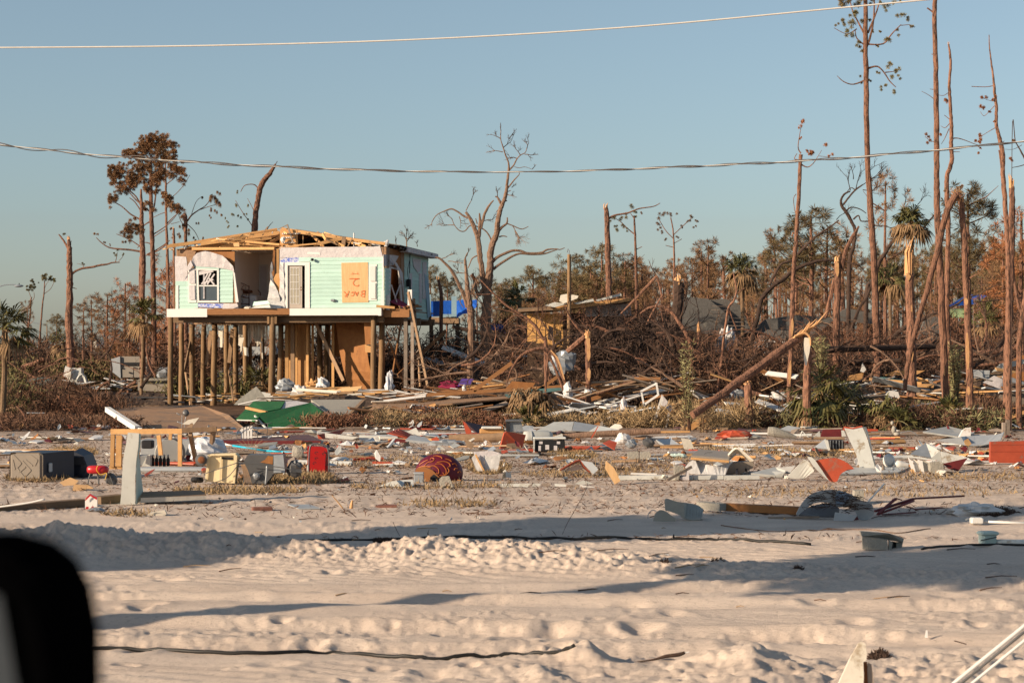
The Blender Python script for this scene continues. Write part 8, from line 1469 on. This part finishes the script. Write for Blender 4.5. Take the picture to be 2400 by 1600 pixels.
t = thing('dark_red_awning', 'white sheet with a dark red inside, left of the tall curved sheet', 'sheet metal', GP(1950, 1020)); ps('inside', t, 'dark_red', zz(z7, [(595, 310), (780, 305), (775, 240), (620, 245)]), 54, .04); ps('white_flap', t, 'sheet_white', zz(z7, [(525, 312), (590, 255), (600, 312)]), 53.8, .02); ps('white_flap', t, 'sheet_white', zz(z7, [(785, 305), (820, 300), (800, 250), (780, 250)]), 53.8, .02)
t, Y = TH_('curved_white_sheet', 'tall white sheet standing up in a curve with a red lip', 'sheet metal', 2030, 1098)
lf(t, 'sheet', 'sheet_white', [(1978, 1001), (1992, 1033, .1), (2007, 1065, .1), (2015, 1097)], [(2021, 1000), (2033, 1030, .1), (2043, 1068, .1), (2051, 1097)], Y, .02); ps('red_lip', t, 'red_sheet', [(1977, 1002), (1998, 1005), (2022, 1000), (2020, 997), (1998, 1002), (1979, 999)], Y - .03, .02)
lf(t, 'rolled_edge', 'offwhite', [(2021.5, 1000), (2034, 1030, .1), (2043.5, 1068, .1), (2051.5, 1097)], [(2028, 1001, .2), (2037, 1030, .3), (2044.5, 1068, .2), (2053, 1097, .1)], Y, .02)
t, Y = TH_('orange_curved_sheet', 'curved orange roofing sheet with a folded white flank', 'sheet metal', 1930, 1128)
lf(t, 'orange_face', 'red_sheet', zz(z7, [(555, 510), (640, 495, .2), (740, 490, .3), (830, 530, .2), (890, 582)]), zz(z7, [(620, 600), (680, 685), (740, 690), (770, 630), (830, 590)]), Y, .015); lf(t, 'white_fold', 'sheet_white', zz(z7, [(485, 480), (520, 480), (555, 510)]), zz(z7, [(540, 560, .1), (610, 630, .1), (672, 685)]), Y - .05, .015)
lf(t, 'white_skirt', 'sheet_white', zz(z7, [(460, 500), (500, 520), (545, 600)]), zz(z7, [(305, 655, .1), (380, 665, .1), (460, 665, .1)]), Y + .1, .015)
one('white_sheet_scrap', 'flat torn white sheeting left of the curved orange sheet', 'sheet metal', 'sheet_white', zz(z7, [(0, 632), (120, 600, .5), (210, 580, .8), (300, 610), (270, 655), (150, 655)]), gy(1118), .03); one('white_sheet_scrap', 'pointed white sheet standing left of the curved orange sheet', 'sheet metal', 'white', zz(z7, [(200, 600), (260, 525), (250, 570), (380, 555), (340, 610), (240, 610)]), gy(1112), .03)
t, Y = TH_('fan_awning', 'fan-shaped white metal awning with a dark red underside at right', 'awning', 2200, 1106)
ps('facet', t, 'steel', zz(z7, [(1372, 460), (1505, 362, .4), (1552, 492)]), Y + .2, .02); ps('facet', t, 'sheet_white', zz(z7, [(1506, 362, .4), (1630, 430), (1650, 530), (1555, 492)]), Y + .2, .02); ps('facet', t, 'sheet_white', zz(z7, [(1632, 430), (1862, 486), (1780, 520), (1652, 530)]), Y + .18, .02); ps('underside', t, 'dark_red', zz(z7, [(1655, 536), (1865, 488), (1782, 602), (1700, 580)]), Y + .16, .02); ps('front_lip', t, 'sheet_white', zz(z7, [(1340, 465), (1590, 500), (1585, 515), (1345, 478)]), Y - .0, .03)
for k in range(4): ps('pleat', t, 'offwhite' if k % 2 else 'white', zz(z7, [(1350 + k * 42, 480 + 8 * k), (1392 + k * 42, 520), (1420 + k * 36, 612), (1385 + k * 36, 600)]), Y + .05 * (k % 2), .02)
ps('tan_block', t, 'concrete', zz(z7, [(1548, 622), (1665, 620), (1655, 540), (1620, 518), (1545, 530)]), Y - .25, .2, FR)
one('flat_white_panel', 'flat white panel lying on the sand right of the curved orange sheet', 'panel', 'sheet_white', zz(z7, [(760, 638, 0), (835, 582, 2.2), (1392, 568, 3.0), (1268, 622, .5)]), gy(1114), .03)
t, Y = TH_('white_vase', 'white bulb-shaped vase lying with its neck to the right', 'vase', 2085, 1096); mb = MB(); mb.blob(P(2083, 1079, Y + .1), (.12, .12, .135), 14, 10, .02, 1, 2); part('bulb', mb, 'boat_white', t, sm=True); mb = MB(); mb.lathe(P(2097, 1086, Y), [(.03, -.02), (.08, .05), (.07, .12), (.02, .4), (.02, .46)], 12, (1, 0, -.12)); part('neck', mb, 'boat_white', t, sm=True)
t, Y = TH_('brass_bell', 'small grey domed lamp fitting on the flat white panel', 'lamp fitting', 2070, 1104); mb = MB(); mb.lathe(P(2070, 1105, Y), [(.09, 0), (.085, .02), (.03, .04), (.025, .11), (.0, .13)], 14); part('dome', mb, 'grey_lumber', t)
t, Y = TH_('open_crate', 'black wire crate with a grey screen leaning on it, left of the tall curved sheet', 'crate', 1940, 1055); bx(t, 'crate', 'black', 1943, 1031, 1978, 1053, Y, .3); ps('screen', t, 'sheet_grey', zz(z7, [(540, 405), (640, 330, .3), (672, 418)]), Y - .1, .03); ps('screen_frame', t, 'sheet_white', zz(z7, [(630, 330), (662, 335), (680, 420), (665, 425)]), Y - .12, .03)
for k in range(5): tb(t, 'wire', 'steel', [(1946 + 7 * k, 1031, 1), (1946 + 7 * k, 1053, 1)], Y - .01)
t, Y = TH_('orange_board', 'big flat orange board standing at the right edge', 'board', 2370, 1086); ps('board', t, 'red_sheet', [(2321, 1084), (2440, 1086), (2440, 1032), (2322, 1035)], Y, .12, FR)
for v in (1041, 1057): ps('rib', t, 'red_sheet', [(2321, v + 1), (2440, v + 1), (2440, v), (2321, v)], Y - .008, .008, FR)
t = thing('bent_grey_sheet', 'long bent grey sheet lying behind the orange board', 'sheet metal', GP(2270, 1042)); lf(t, 'sheet', 'sheet_grey', zz(z7, [(1590, 330), (1750, 315, .5), (1850, 300, .8), (2100, 288, .8), (2180, 262, 1)]), zz(z7, [(1640, 345), (1760, 368), (1850, 375), (1990, 375), (2150, 330)]), 47.5, .02)
one('white_hatch', 'large flat white hatch lying near the trunks at right', 'panel', 'sheet_white', zz(z7, [(1480, 272, 0), (1700, 225, 6), (1925, 282, 2), (1800, 318, 0)]), 52, .04); one('white_horn', 'upright white curved horn-shaped piece on the white hatch', 'plastic part', 'white', zz(z7, [(1785, 308), (1815, 250), (1850, 228), (1888, 225), (1885, 300)]), 50, .1)
t = thing('garden_figure', 'small grey seated garden figure at the edge of the brush', 'statue', GP(2100, 1022)); mb = MB(); mb.blob(P(2091, 991, 54), (.045, .05, .06), 12, 8, .05, 1, 2); part('head', mb, 'concrete', t, sm=True); mb = MB(); mb.blob(P(2095, 1007, 54), (.07, .08, .12), 12, 8, .1, 1, 3); part('body', mb, 'concrete', t, sm=True); mb = MB(); mb.blob(P(2102, 1017, 53.9), (.10, .10, .06), 12, 8, .15, 1, 4); part('legs', mb, 'concrete', t, sm=True); tb(t, 'rod', 'steel', [(2110, 1014, 1.6), (2135, 1010, 1.6), (2152, 1022, 1.6)], 53.5)
for (u0, u1, v0, v1, lab) in ((2350, 2357, 990, 1026, 'short grey post in the sand near the right edge, left of a pair'), (2359, 2367, 984, 1027, 'taller grey post of the pair near the right edge')): one('stub_post', lab, 'post', 'grey_lumber', [(u0, v1), (u1, v1), (u1, v0), (u0, v0)], 53, .12, dirn=FR)
t, Y = TH_('battered_hull', 'battered grey blue hull piece matted with seaweed', 'boat hull', 1960, 1216)
lf(t, 'shell', 'steel', zz(z7, [(390, 970), (440, 880), (520, 800), (640, 765, .2), (760, 768, .4), (860, 800, .3), (940, 850, .2), (1040, 880), (1058, 980)]), zz(z7, [(400, 985), (470, 930), (540, 880), (640, 870), (730, 890), (820, 900), (900, 950), (930, 1015), (1000, 1022)]), Y, .03)
lf(t, 'inner_fold', 'steel_dark', zz(z7, [(410, 975, .3), (520, 900, .4), (700, 880, .4), (760, 920, .3)]), zz(z7, [(500, 985, .2), (620, 990, .2), (720, 990, .2), (760, 985, .2)]), Y, .02)
ps('torn_flap', t, 'sheet_grey', zz(z7, [(715, 1028), (880, 1030), (915, 985), (725, 955)]), Y - .2, .02); ps('shadow_gap', t, 'dark_red', zz(z7, [(860, 1030), (930, 1020), (915, 985)]), Y - .1, .02)
mb = MB()
for k in range(90):
    x, y = random.uniform(480, 1000), random.uniform(770, 900); y += abs(x - 700) * .12; a = P(*z7(x, y), Y - .05); mb.tube([a, a + Vector((random.uniform(-.12, .12), -.02, random.uniform(-.04, .03))), a + Vector((random.uniform(-.2, .2), -.03, random.uniform(-.08, .02)))], .004, 3)
part('seaweed', mb, 'bark_dark', t, kind='stuff')
one('cinder_block', 'cinder block standing on end behind the battered hull', 'cinder block', 'concrete', zz(z7, [(890, 850), (975, 858), (975, 768), (895, 770)]), gy(1180), .2, dirn=FR)
mb = MB(); mb.tube([P(*z7(1010, 862), 27.5), P(*z7(1152, 706), 27.5)], .012, 8); solo('white_rod', mb, 'trim', 'thin white rod poking up right of the battered hull', 'rod')
t, Y = TH_('red_angle_irons', 'tangle of rusty red angle irons right of the battered hull', 'steel bars', 2150, 1204)
for (a, b, w_) in (((1070, 945, 0), (1400, 840, .3), 18), ((1400, 838, .3), (1830, 815, .6), 14), ((1100, 965, -.1), (1250, 835, .2), 10), ((1250, 835, .2), (1300, 850, .2), 10), ((1090, 975, -.1), (1400, 858, .2), 10), ((1340, 905, .2), (1420, 930, .2), 10), ((1420, 930, .2), (1640, 915, .4), 10), ((1130, 975, 0), (1420, 955, .1), 9)):
    mb = MB(); mb.beam(P(*z7(a[0], a[1]), Y + a[2]), P(*z7(b[0], b[1]), Y + b[2]), .05, px(w_ / 3.675, Y)); part('bar', mb, 'dark_red', t)
mb = MB(); mb.blob(GP(2290, 1202, .07), (.42, .3, .12), 20, 10, .4, 2.4, 9); solo('white_sack', mb, 'bag_white', 'crumpled white plastic sack right of the red bars', 'sack')
t, Y = TH_('half_buried_beam', 'long brown timber half buried in sand beside the grey tarp', 'timber', 1800, 1203)
for (a, b) in (((1640, 1183), (1694, 1188)), ((1695, 1187), (1880, 1196))): mb = MB(); mb.beam(P(*a, Y + .2), P(*b, Y), .2, px(17, Y)); part('timber_length', mb, 'ply_orange' if a[0] > 1690 else 'concrete', t)
mb = MB(); mb.beam(P(1800, 1213, 26.8), P(1920, 1211, 26.8), .05, .03); solo('thin_lath', mb, 'grey_lumber', 'thin grey lath lying in front of the half buried timber', 'lath')
t, Y = TH_('grey_tarp', 'grey canvas tarp slumped in folds on the sand', 'tarp', 1590, 1222)
lf(t, 'cloth', 'tarp_grey', zz(z6, [(1265, 1190), (1275, 1115), (1400, 1150, .2), (1520, 1165, .3), (1640, 1190, .4), (1710, 1240, .4)]), zz(z6, [(1270, 1250), (1340, 1270), (1420, 1300), (1500, 1345), (1600, 1362), (1690, 1345)]), Y, .02)
lf(t, 'cloth', 'tarp_grey', zz(z6, [(1150, 1300), (1200, 1250), (1270, 1260), (1340, 1310), (1390, 1345)]), zz(z6, [(1130, 1375), (1200, 1378), (1270, 1382), (1330, 1382), (1390, 1380)]), Y - .3, .02); tb(t, 'loop', 'steel', zz(z6, [(1068, 1340, 1.8), (1080, 1285, 1.8), (1120, 1250, 1.8), (1160, 1258, 1.8), (1165, 1280, 1.8)]), Y - .3)
t, Y = TH_('capped_pipe', 'white pipe with a square cap lying on the sand at the right edge', 'pipe', 2320, 1229); bx(t, 'cap', 'boat_white', 2277, 1213, 2306, 1228, Y, .13, .015); mb = MB(); mb.tube([P(2306, 1222, Y + .06), P(2460, 1228, Y + .06)], .018, 10); part('tube', mb, 'boat_white', t, sm=True)
t, Y = TH_('concrete_lintel', 'hollow grey concrete block resting in the sand at right', 'concrete block', 2068, 1290)
mb = MB(); yb = .35
A = zz(z7, [(965, 1275), (1185, 1282), (1175, 1190), (960, 1160)]); ps('front_face', t, 'concrete', A, Y, .06, FR)
ps('top_flange', t, 'concrete', zz(z7, [(945, 1120, .0), (955, 1160, .0), (1175, 1190, 0), (1310, 1215, .35), (1318, 1180, .35), (1200, 1140, .1)]), Y - .01, .10, FR); ps('side_face', t, 'concrete', zz(z7, [(1188, 1282, 0), (1210, 1280, .05), (1222, 1215, .06), (1190, 1192, 0)]), Y + .002, .05, FR); ps('side_face', t, 'concrete', zz(z7, [(1255, 1275, .3), (1298, 1262, .35), (1310, 1215, .36), (1250, 1215, .3)]), Y + .01, .08, FR); ps('hollow', t, 'black', zz(z7, [(1210, 1278, .2), (1255, 1275, .3), (1252, 1212, .3), (1215, 1205, .2)]), Y + .05, .02, FR)
t, Y = TH_('pipe_fitting', 'grey elbow pipe fitting with a dark band near the right edge', 'pipe fitting', 2320, 1280); bx(t, 'fitting', 'pale_green', 2300, 1250, 2336, 1278, Y, .15, .025, .2); bx(t, 'flange', 'pale_green', 2298, 1246, 2341, 1255, Y - .02, .18, .02, .2); ps('band', t, 'black', [(2299, 1267), (2336, 1259), (2336, 1257), (2299, 1265)], Y - .03, .01, FR); mb = MB(); mb.tube([P(2336, 1270, Y + .07), P(2460, 1272, Y + .1)], .035, 10); part('tube', mb, 'sheet_white', t, sm=True)
t, Y = TH_('brick', 'single brown brick lying on the open sand', 'brick', 613, 1196)
mb = MB(); mb.rbox(GP(613, 1195, .03) + Vector((0, .06, 0)), (.29, .12, .065), .012, Matrix.Rotation(.25, 3, 'Z')); part('body', mb, 'brick', t)
one('glass_sheet', 'thin pale sheet lying flat right of the brown brick', 'sheet', 'sheet_grey', [(675, 1183, .6), (725, 1183, .6), (752, 1192, 0), (700, 1193, 0)], gy(1192), .012)
for (u, v, w_, lab) in ((1155, 1163, 20, 'flat reddish brick sliver on the sand in the centre'), (905, 1183, 25, 'long reddish sliver pressed into the sand left of the twig pile'), (917, 1167, 8, 'small red brick chip above the long reddish sliver')):
    one('brick_sliver', lab, 'brick', 'brick', [(u - w_, v + 2, 0), (u + w_, v + 1, 0), (u + w_, v - 2, .2), (u - w_ * .6, v - 2, .3)], gy(v + 3), .03)
t, Y = TH_('sapling_stump', 'little splintered sapling stump with a slanting twig on the open sand', 'stump', 815, 1192)
tb(t, 'stump', 'split_wood', [(823, 1191, 9), (824, 1182, 8), (826, 1172, 4)], Y); tb(t, 'twig', 'lumber', [(804, 1191, 3), (792, 1176, 3), (778, 1160, 1.6)], Y); tb(t, 'twig', 'twigs_pale', [(815, 1191, 1.6), (812, 1180, 1)], Y)
t, Y = TH_('twig_pile', 'small pile of dead curly twigs on the open sand', 'twigs', 1115, 1210)
for k in range(16): a = random.uniform(1085, 1150); tb(t, 'twig', 'twigs_brown', [(a, 1208 + random.uniform(-3, 3), 1.4), (a + random.uniform(-14, 14), 1200 + random.uniform(-3, 4), 1.4), (a + random.uniform(-26, 26), 1206 + random.uniform(-6, 4), 1)], Y)
for (L_, lab) in (([(921, 1222, 1.2), (928, 1238, 1.2), (937, 1255, 1.2)], 'thin straight dark twig sticking up before the berm'), ([(1378, 1130, 1.4), (1372, 1150, 1.2), (1350, 1190, 1.4), (1330, 1225, 1.2), (1318, 1252, 1)], 'long thin dark wire standing up from the sand in the centre'), ([(1000, 1136, 2), (1005, 1150, 1.8), (1009, 1165, 1.6)], 'short pale twig before the metal box'), ([(1040, 1175, 1.2), (1062, 1155, 1.4), (1068, 1148, 1.6), (1070, 1168, 1.2), (1095, 1178, 1)], 'forked brown twig standing in the sand, centre')):
    Y = gy(max(p[1] for p in L_)); mb = MB(); limb(mb, L_, Y, n=5, jit=0); solo('thin_twig', mb, 'bark_dark' if 'dark' in lab else 'twigs_pale', lab, 'twig')
mb = MB(); mb.blob(GP(1556, 1305, .02), (.08, .07, .045), 12, 8, .2, 2, 5); solo('plastic_scrap', mb, 'boat_white', 'small white plastic cap half buried in the berm', 'plastic cap')
one('plastic_splinter', 'tiny white splinter standing upright in the near sand', 'splinter', 'trim', [(2168, 1493), (2175, 1494), (2174, 1476), (2171, 1476)], gy(1494), .01, dirn=FR)
one('dark_peg', 'small dark stick lying on the near sand', 'stick', 'bark_dark', [(2236, 1502), (2265, 1510), (2266, 1508), (2238, 1500)], gy(1508), .015)
t = thing('pointed_board', 'pointed white board sticking up from the sand at the bottom right', 'board', P(2000, 1640, 12.6)); Y = 12.6
zf = lambda x, y: (1880 + x / 4.523, 1440 + y / 4.523)
ps('face', t, 'offwhite', zz(zf, [(370, 760), (650, 760), (655, 640), (648, 500), (680, 480), (685, 400), (675, 310), (640, 284), (600, 300), (500, 480)]), Y, .02, FR); lf(t, 'side_strip', 'grey_lumber', zz(zf, [(695, 500), (690, 600), (700, 760)]), zz(zf, [(730, 520), (745, 620), (760, 760)]), Y + .05, .02); ps('dark_core', t, 'rust', zz(zf, [(650, 760), (700, 760), (690, 500), (650, 500)]), Y + .06, .02, FR)
t = thing('twin_white_poles', 'pair of joined white poles slanting across the bottom right corner', 'pole', P(2320, 1700, 10.5))
for (o, w_) in ((0, 9), (20, 7)): mb = MB(); W_, _ = wpts([(2150 + o * .9, 1670 + o, w_), (2440 + o * .9, 1434 + o, w_)], 10.5); mb.tube(W_, px(w_, 10.5) * .55, 10); part('pole', mb, 'boat_white', t, sm=True)
mb = MB(); W_, _ = wpts([(2154, 1680, 6), (2446, 1443, 6)], 10.56); mb.tube(W_, px(6, 10.5) * .6, 8); part('gasket', mb, 'steel_dark', t)
def ground_cable(name, label, pts, mname, r, cat='cable'):
    q = crom(pts, 8); W_ = []
    for (u, v) in q:
        p = GP(u, v); W_.append(p + Vector((0, 0, r * .8)))
    mb = MB(); mb.tube(W_, r, 7); return solo(name, mb, mname, label, cat, sm=True)
ground_cable('garden_hose', 'dark hose winding across the near sand', [(120, 1516), (300, 1515), (480, 1525), (620, 1527), (780, 1517), (900, 1530), (1020, 1536), (1140, 1532), (1250, 1534), (1345, 1550)], 'cable', .016, 'hose')
ground_cable('black_cable', 'long black cable lying behind the sand berm', [(480, 1268), (620, 1266), (760, 1268), (900, 1262), (1050, 1258), (1200, 1262), (1400, 1266), (1560, 1268), (1700, 1270), (1900, 1280)], 'cable', .018)
ground_cable('black_cable', 'black cable leading right from the hollow concrete block', [(2160, 1290), (2230, 1284), (2300, 1281), (2440, 1282)], 'cable', .014)
ground_cable('thin_cable', 'thin cable running in the sand behind the concrete block', [(1690, 1230), (1760, 1240), (1840, 1243), (2000, 1240), (2100, 1248), (2180, 1240)], 'bark_grey', .007)
t = thing('rope_end', 'frayed dark rope end lying beside the sand spike', 'rope', GP(1590, 1535))
tb(t, 'rope', 'bark_dark', [(1480, 1552, 3), (1530, 1545, 5), (1560, 1537, 9), (1590, 1533, 10), (1605, 1528, 7)], gy(1545)); tb(t, 'tip', 'trim', [(1605, 1529, 4), (1616, 1527, 3)], gy(1545))
random.seed(5)
for i in range(60):
    c = GP(random.uniform(230, 2400), random.uniform(1140, 1420), .008); a = random.uniform(-.6, .6); L_ = random.uniform(.06, .35); d = Vector((math.cos(a), math.sin(a), random.uniform(-.02, .1)))
    mb = MB(); mb.tube([c, c + d * L_ * .5 + Vector((0, 0, .01)), c + d * L_], [.006, .005, .003], 4); solo('stray_stick', mb, random.choice(['twigs_brown', 'bark_dark', 'twigs_pale']), 'thin stray stick lying on the open sand', 'stick', 'stray sticks on the open sand')
def wire(label, pts, Y, r, mname, strands=1, name='overhead_wire'):
    q = crom(pts, 14)
    if strands == 1:
        mb = MB(); mb.tube([P(u, v, Y) for u, v in q], r, 6); return solo(name, mb, mname, label, 'overhead wire', sm=True)
    t = thing(name, label, 'overhead wire', P(1200, 400, Y))
    for s in range(strands):
        W_ = []
        for i, (u, v) in enumerate(crom(pts, 60)):
            p = P(u, v, Y); ph = u * .035 + .8 * math.sin(u * .004) + s * 2.1; am = .026 * (.35 + .65 * abs(math.sin(u * .0021 + .6))) * (2.2 if u < 420 and s == 1 else 1)
            W_.append(p + Vector((0, math.cos(ph) * am, math.sin(ph) * am if s else 0)))
        mb = MB(); mb.tube(W_, r * (1 if s else .9), 5); part('strand', mb, mname if s == 0 else 'wire_dark', t, sm=True)
    return t
wire('pale straight utility wire crossing the top of the sky', [(-300, 112), (0, 112), (500, 107), (1000, 92), (1500, 62), (2000, 16), (2400, -22), (2700, -55)], 40, .017, 'wire_light')
wire('twisted bundle of utility wires sagging across the sky', [(-200, 315), (0, 339), (200, 361), (420, 378), (700, 393), (1000, 402), (1300, 402), (1600, 391), (1900, 376), (2150, 356), (2400, 331), (2650, 300)], 44, .0105, 'wire_light', 3)
t = thing('door_mirror', 'black out-of-focus car door mirror in the lower left corner', 'car mirror', (-.34, 1.0, 1.95))
prof = []
def sup(cx, cz, rx, rz, n, k=24):
    return [(cx + math.copysign(abs(math.cos(a)) ** (2 / n), math.cos(a)) * rx, cz + math.copysign(abs(math.sin(a)) ** (2 / n), math.sin(a)) * rz) for a in [2 * math.pi * i / k for i in range(k)]]
mb = MB(); rings = []
for (y, s) in ((.93, .93), (.935, .985), (.955, 1.0), (1.03, .97), (1.09, .80), (1.12, .45)): rings.append([(x, y, z) for x, z in sup(-.330, 1.965, .122 * s, .150 * s, 6)])
V = [p for r in rings for p in r]; Fq = []
for j in range(len(rings) - 1):
    for i in range(24): a = j * 24 + i; b = j * 24 + (i + 1) % 24; Fq.append((a, b, b + 24, a + 24))
Fq += [tuple(reversed(range(24))), tuple(range(len(V) - 24, len(V)))]; mb.add(V, Fq); part('housing', mb, 'near_black', t, sm=False)
mb = MB(); mb.slab([(-.2384, .927, 2.088), (-.44, .927, 2.10), (-.44, .927, 1.86), (-.205, .927, 1.90)][::-1], .002, (0, -1, 0)); part('mirror_glass', mb, 'mirror_glass', t)
mb = MB(); mb.tube([(-.35, 1.02, 1.86), (-.40, 1.0, 1.75), (-.6, .9, 1.62)], .035, 10); part('bracket', mb, 'near_black', t, sm=True)
random.seed(61)
def shade_tree(label, tx, ty, h, half, seed, dense=260, trunk_r=.16):  # unseen tree added to throw a shade band over the sand
    """crown placed so that its shade falls on the sand at (tx, ty)"""
    k = h / math.tan(R(SUN_ELEV)); hx = math.cos(R(SUN_A)); hy = math.sin(R(SUN_A)); c = Vector((tx - hx * k, ty - hy * k, h))
    t = thing('added_shade_tree', label, 'tree', (c.x, c.y, 0)); mb = MB(); mb.tube([(c.x, c.y, -.2), (c.x + .1, c.y, h * .5), (c.x, c.y, h)], [trunk_r * 1.3, trunk_r, trunk_r * .6], 9); part('trunk', mb, 'bark', t)
    lfm = MB(); side = Vector((-hy, hx, 0)) * -1
    for i in range(dense):
        a = random.uniform(-1, 1); b = random.uniform(-1, 1); d = random.uniform(-1, 1)
        if a * a + b * b > 1: continue
        p = c + Vector((hy, -hx, 0)) * a * half[0] + Vector((0, 0, 1)) * b * half[1] + Vector((hx, hy, 0)) * d * .8
        s = random.uniform(.16, .34); q = [Vector((random.gauss(0, 1), random.gauss(0, 1), random.gauss(0, 1))) * s for _ in range(3)]; lfm.add([p + q[0], p + q[1], p + q[2]], [(0, 1, 2)])
    part('crown', lfm, 'palm_green', t)
    return t
shade_tree('added dense shade tree beyond the left edge, its long shade crossing the berm', 1.5, 25.3, 5.0, (1.25, 2.6), 1, 1500)
shade_tree('low added shade tree beyond the left edge, shading the tall end of the berm', -4.6, 21.4, 3.6, (1.15, 1.8), 2, 900)
shade_tree('added shade tree nearest the camera beyond the left edge, shading the sand at right', 6.6, 21.6, 5.8, (1.6, 1.5), 3, 1300)
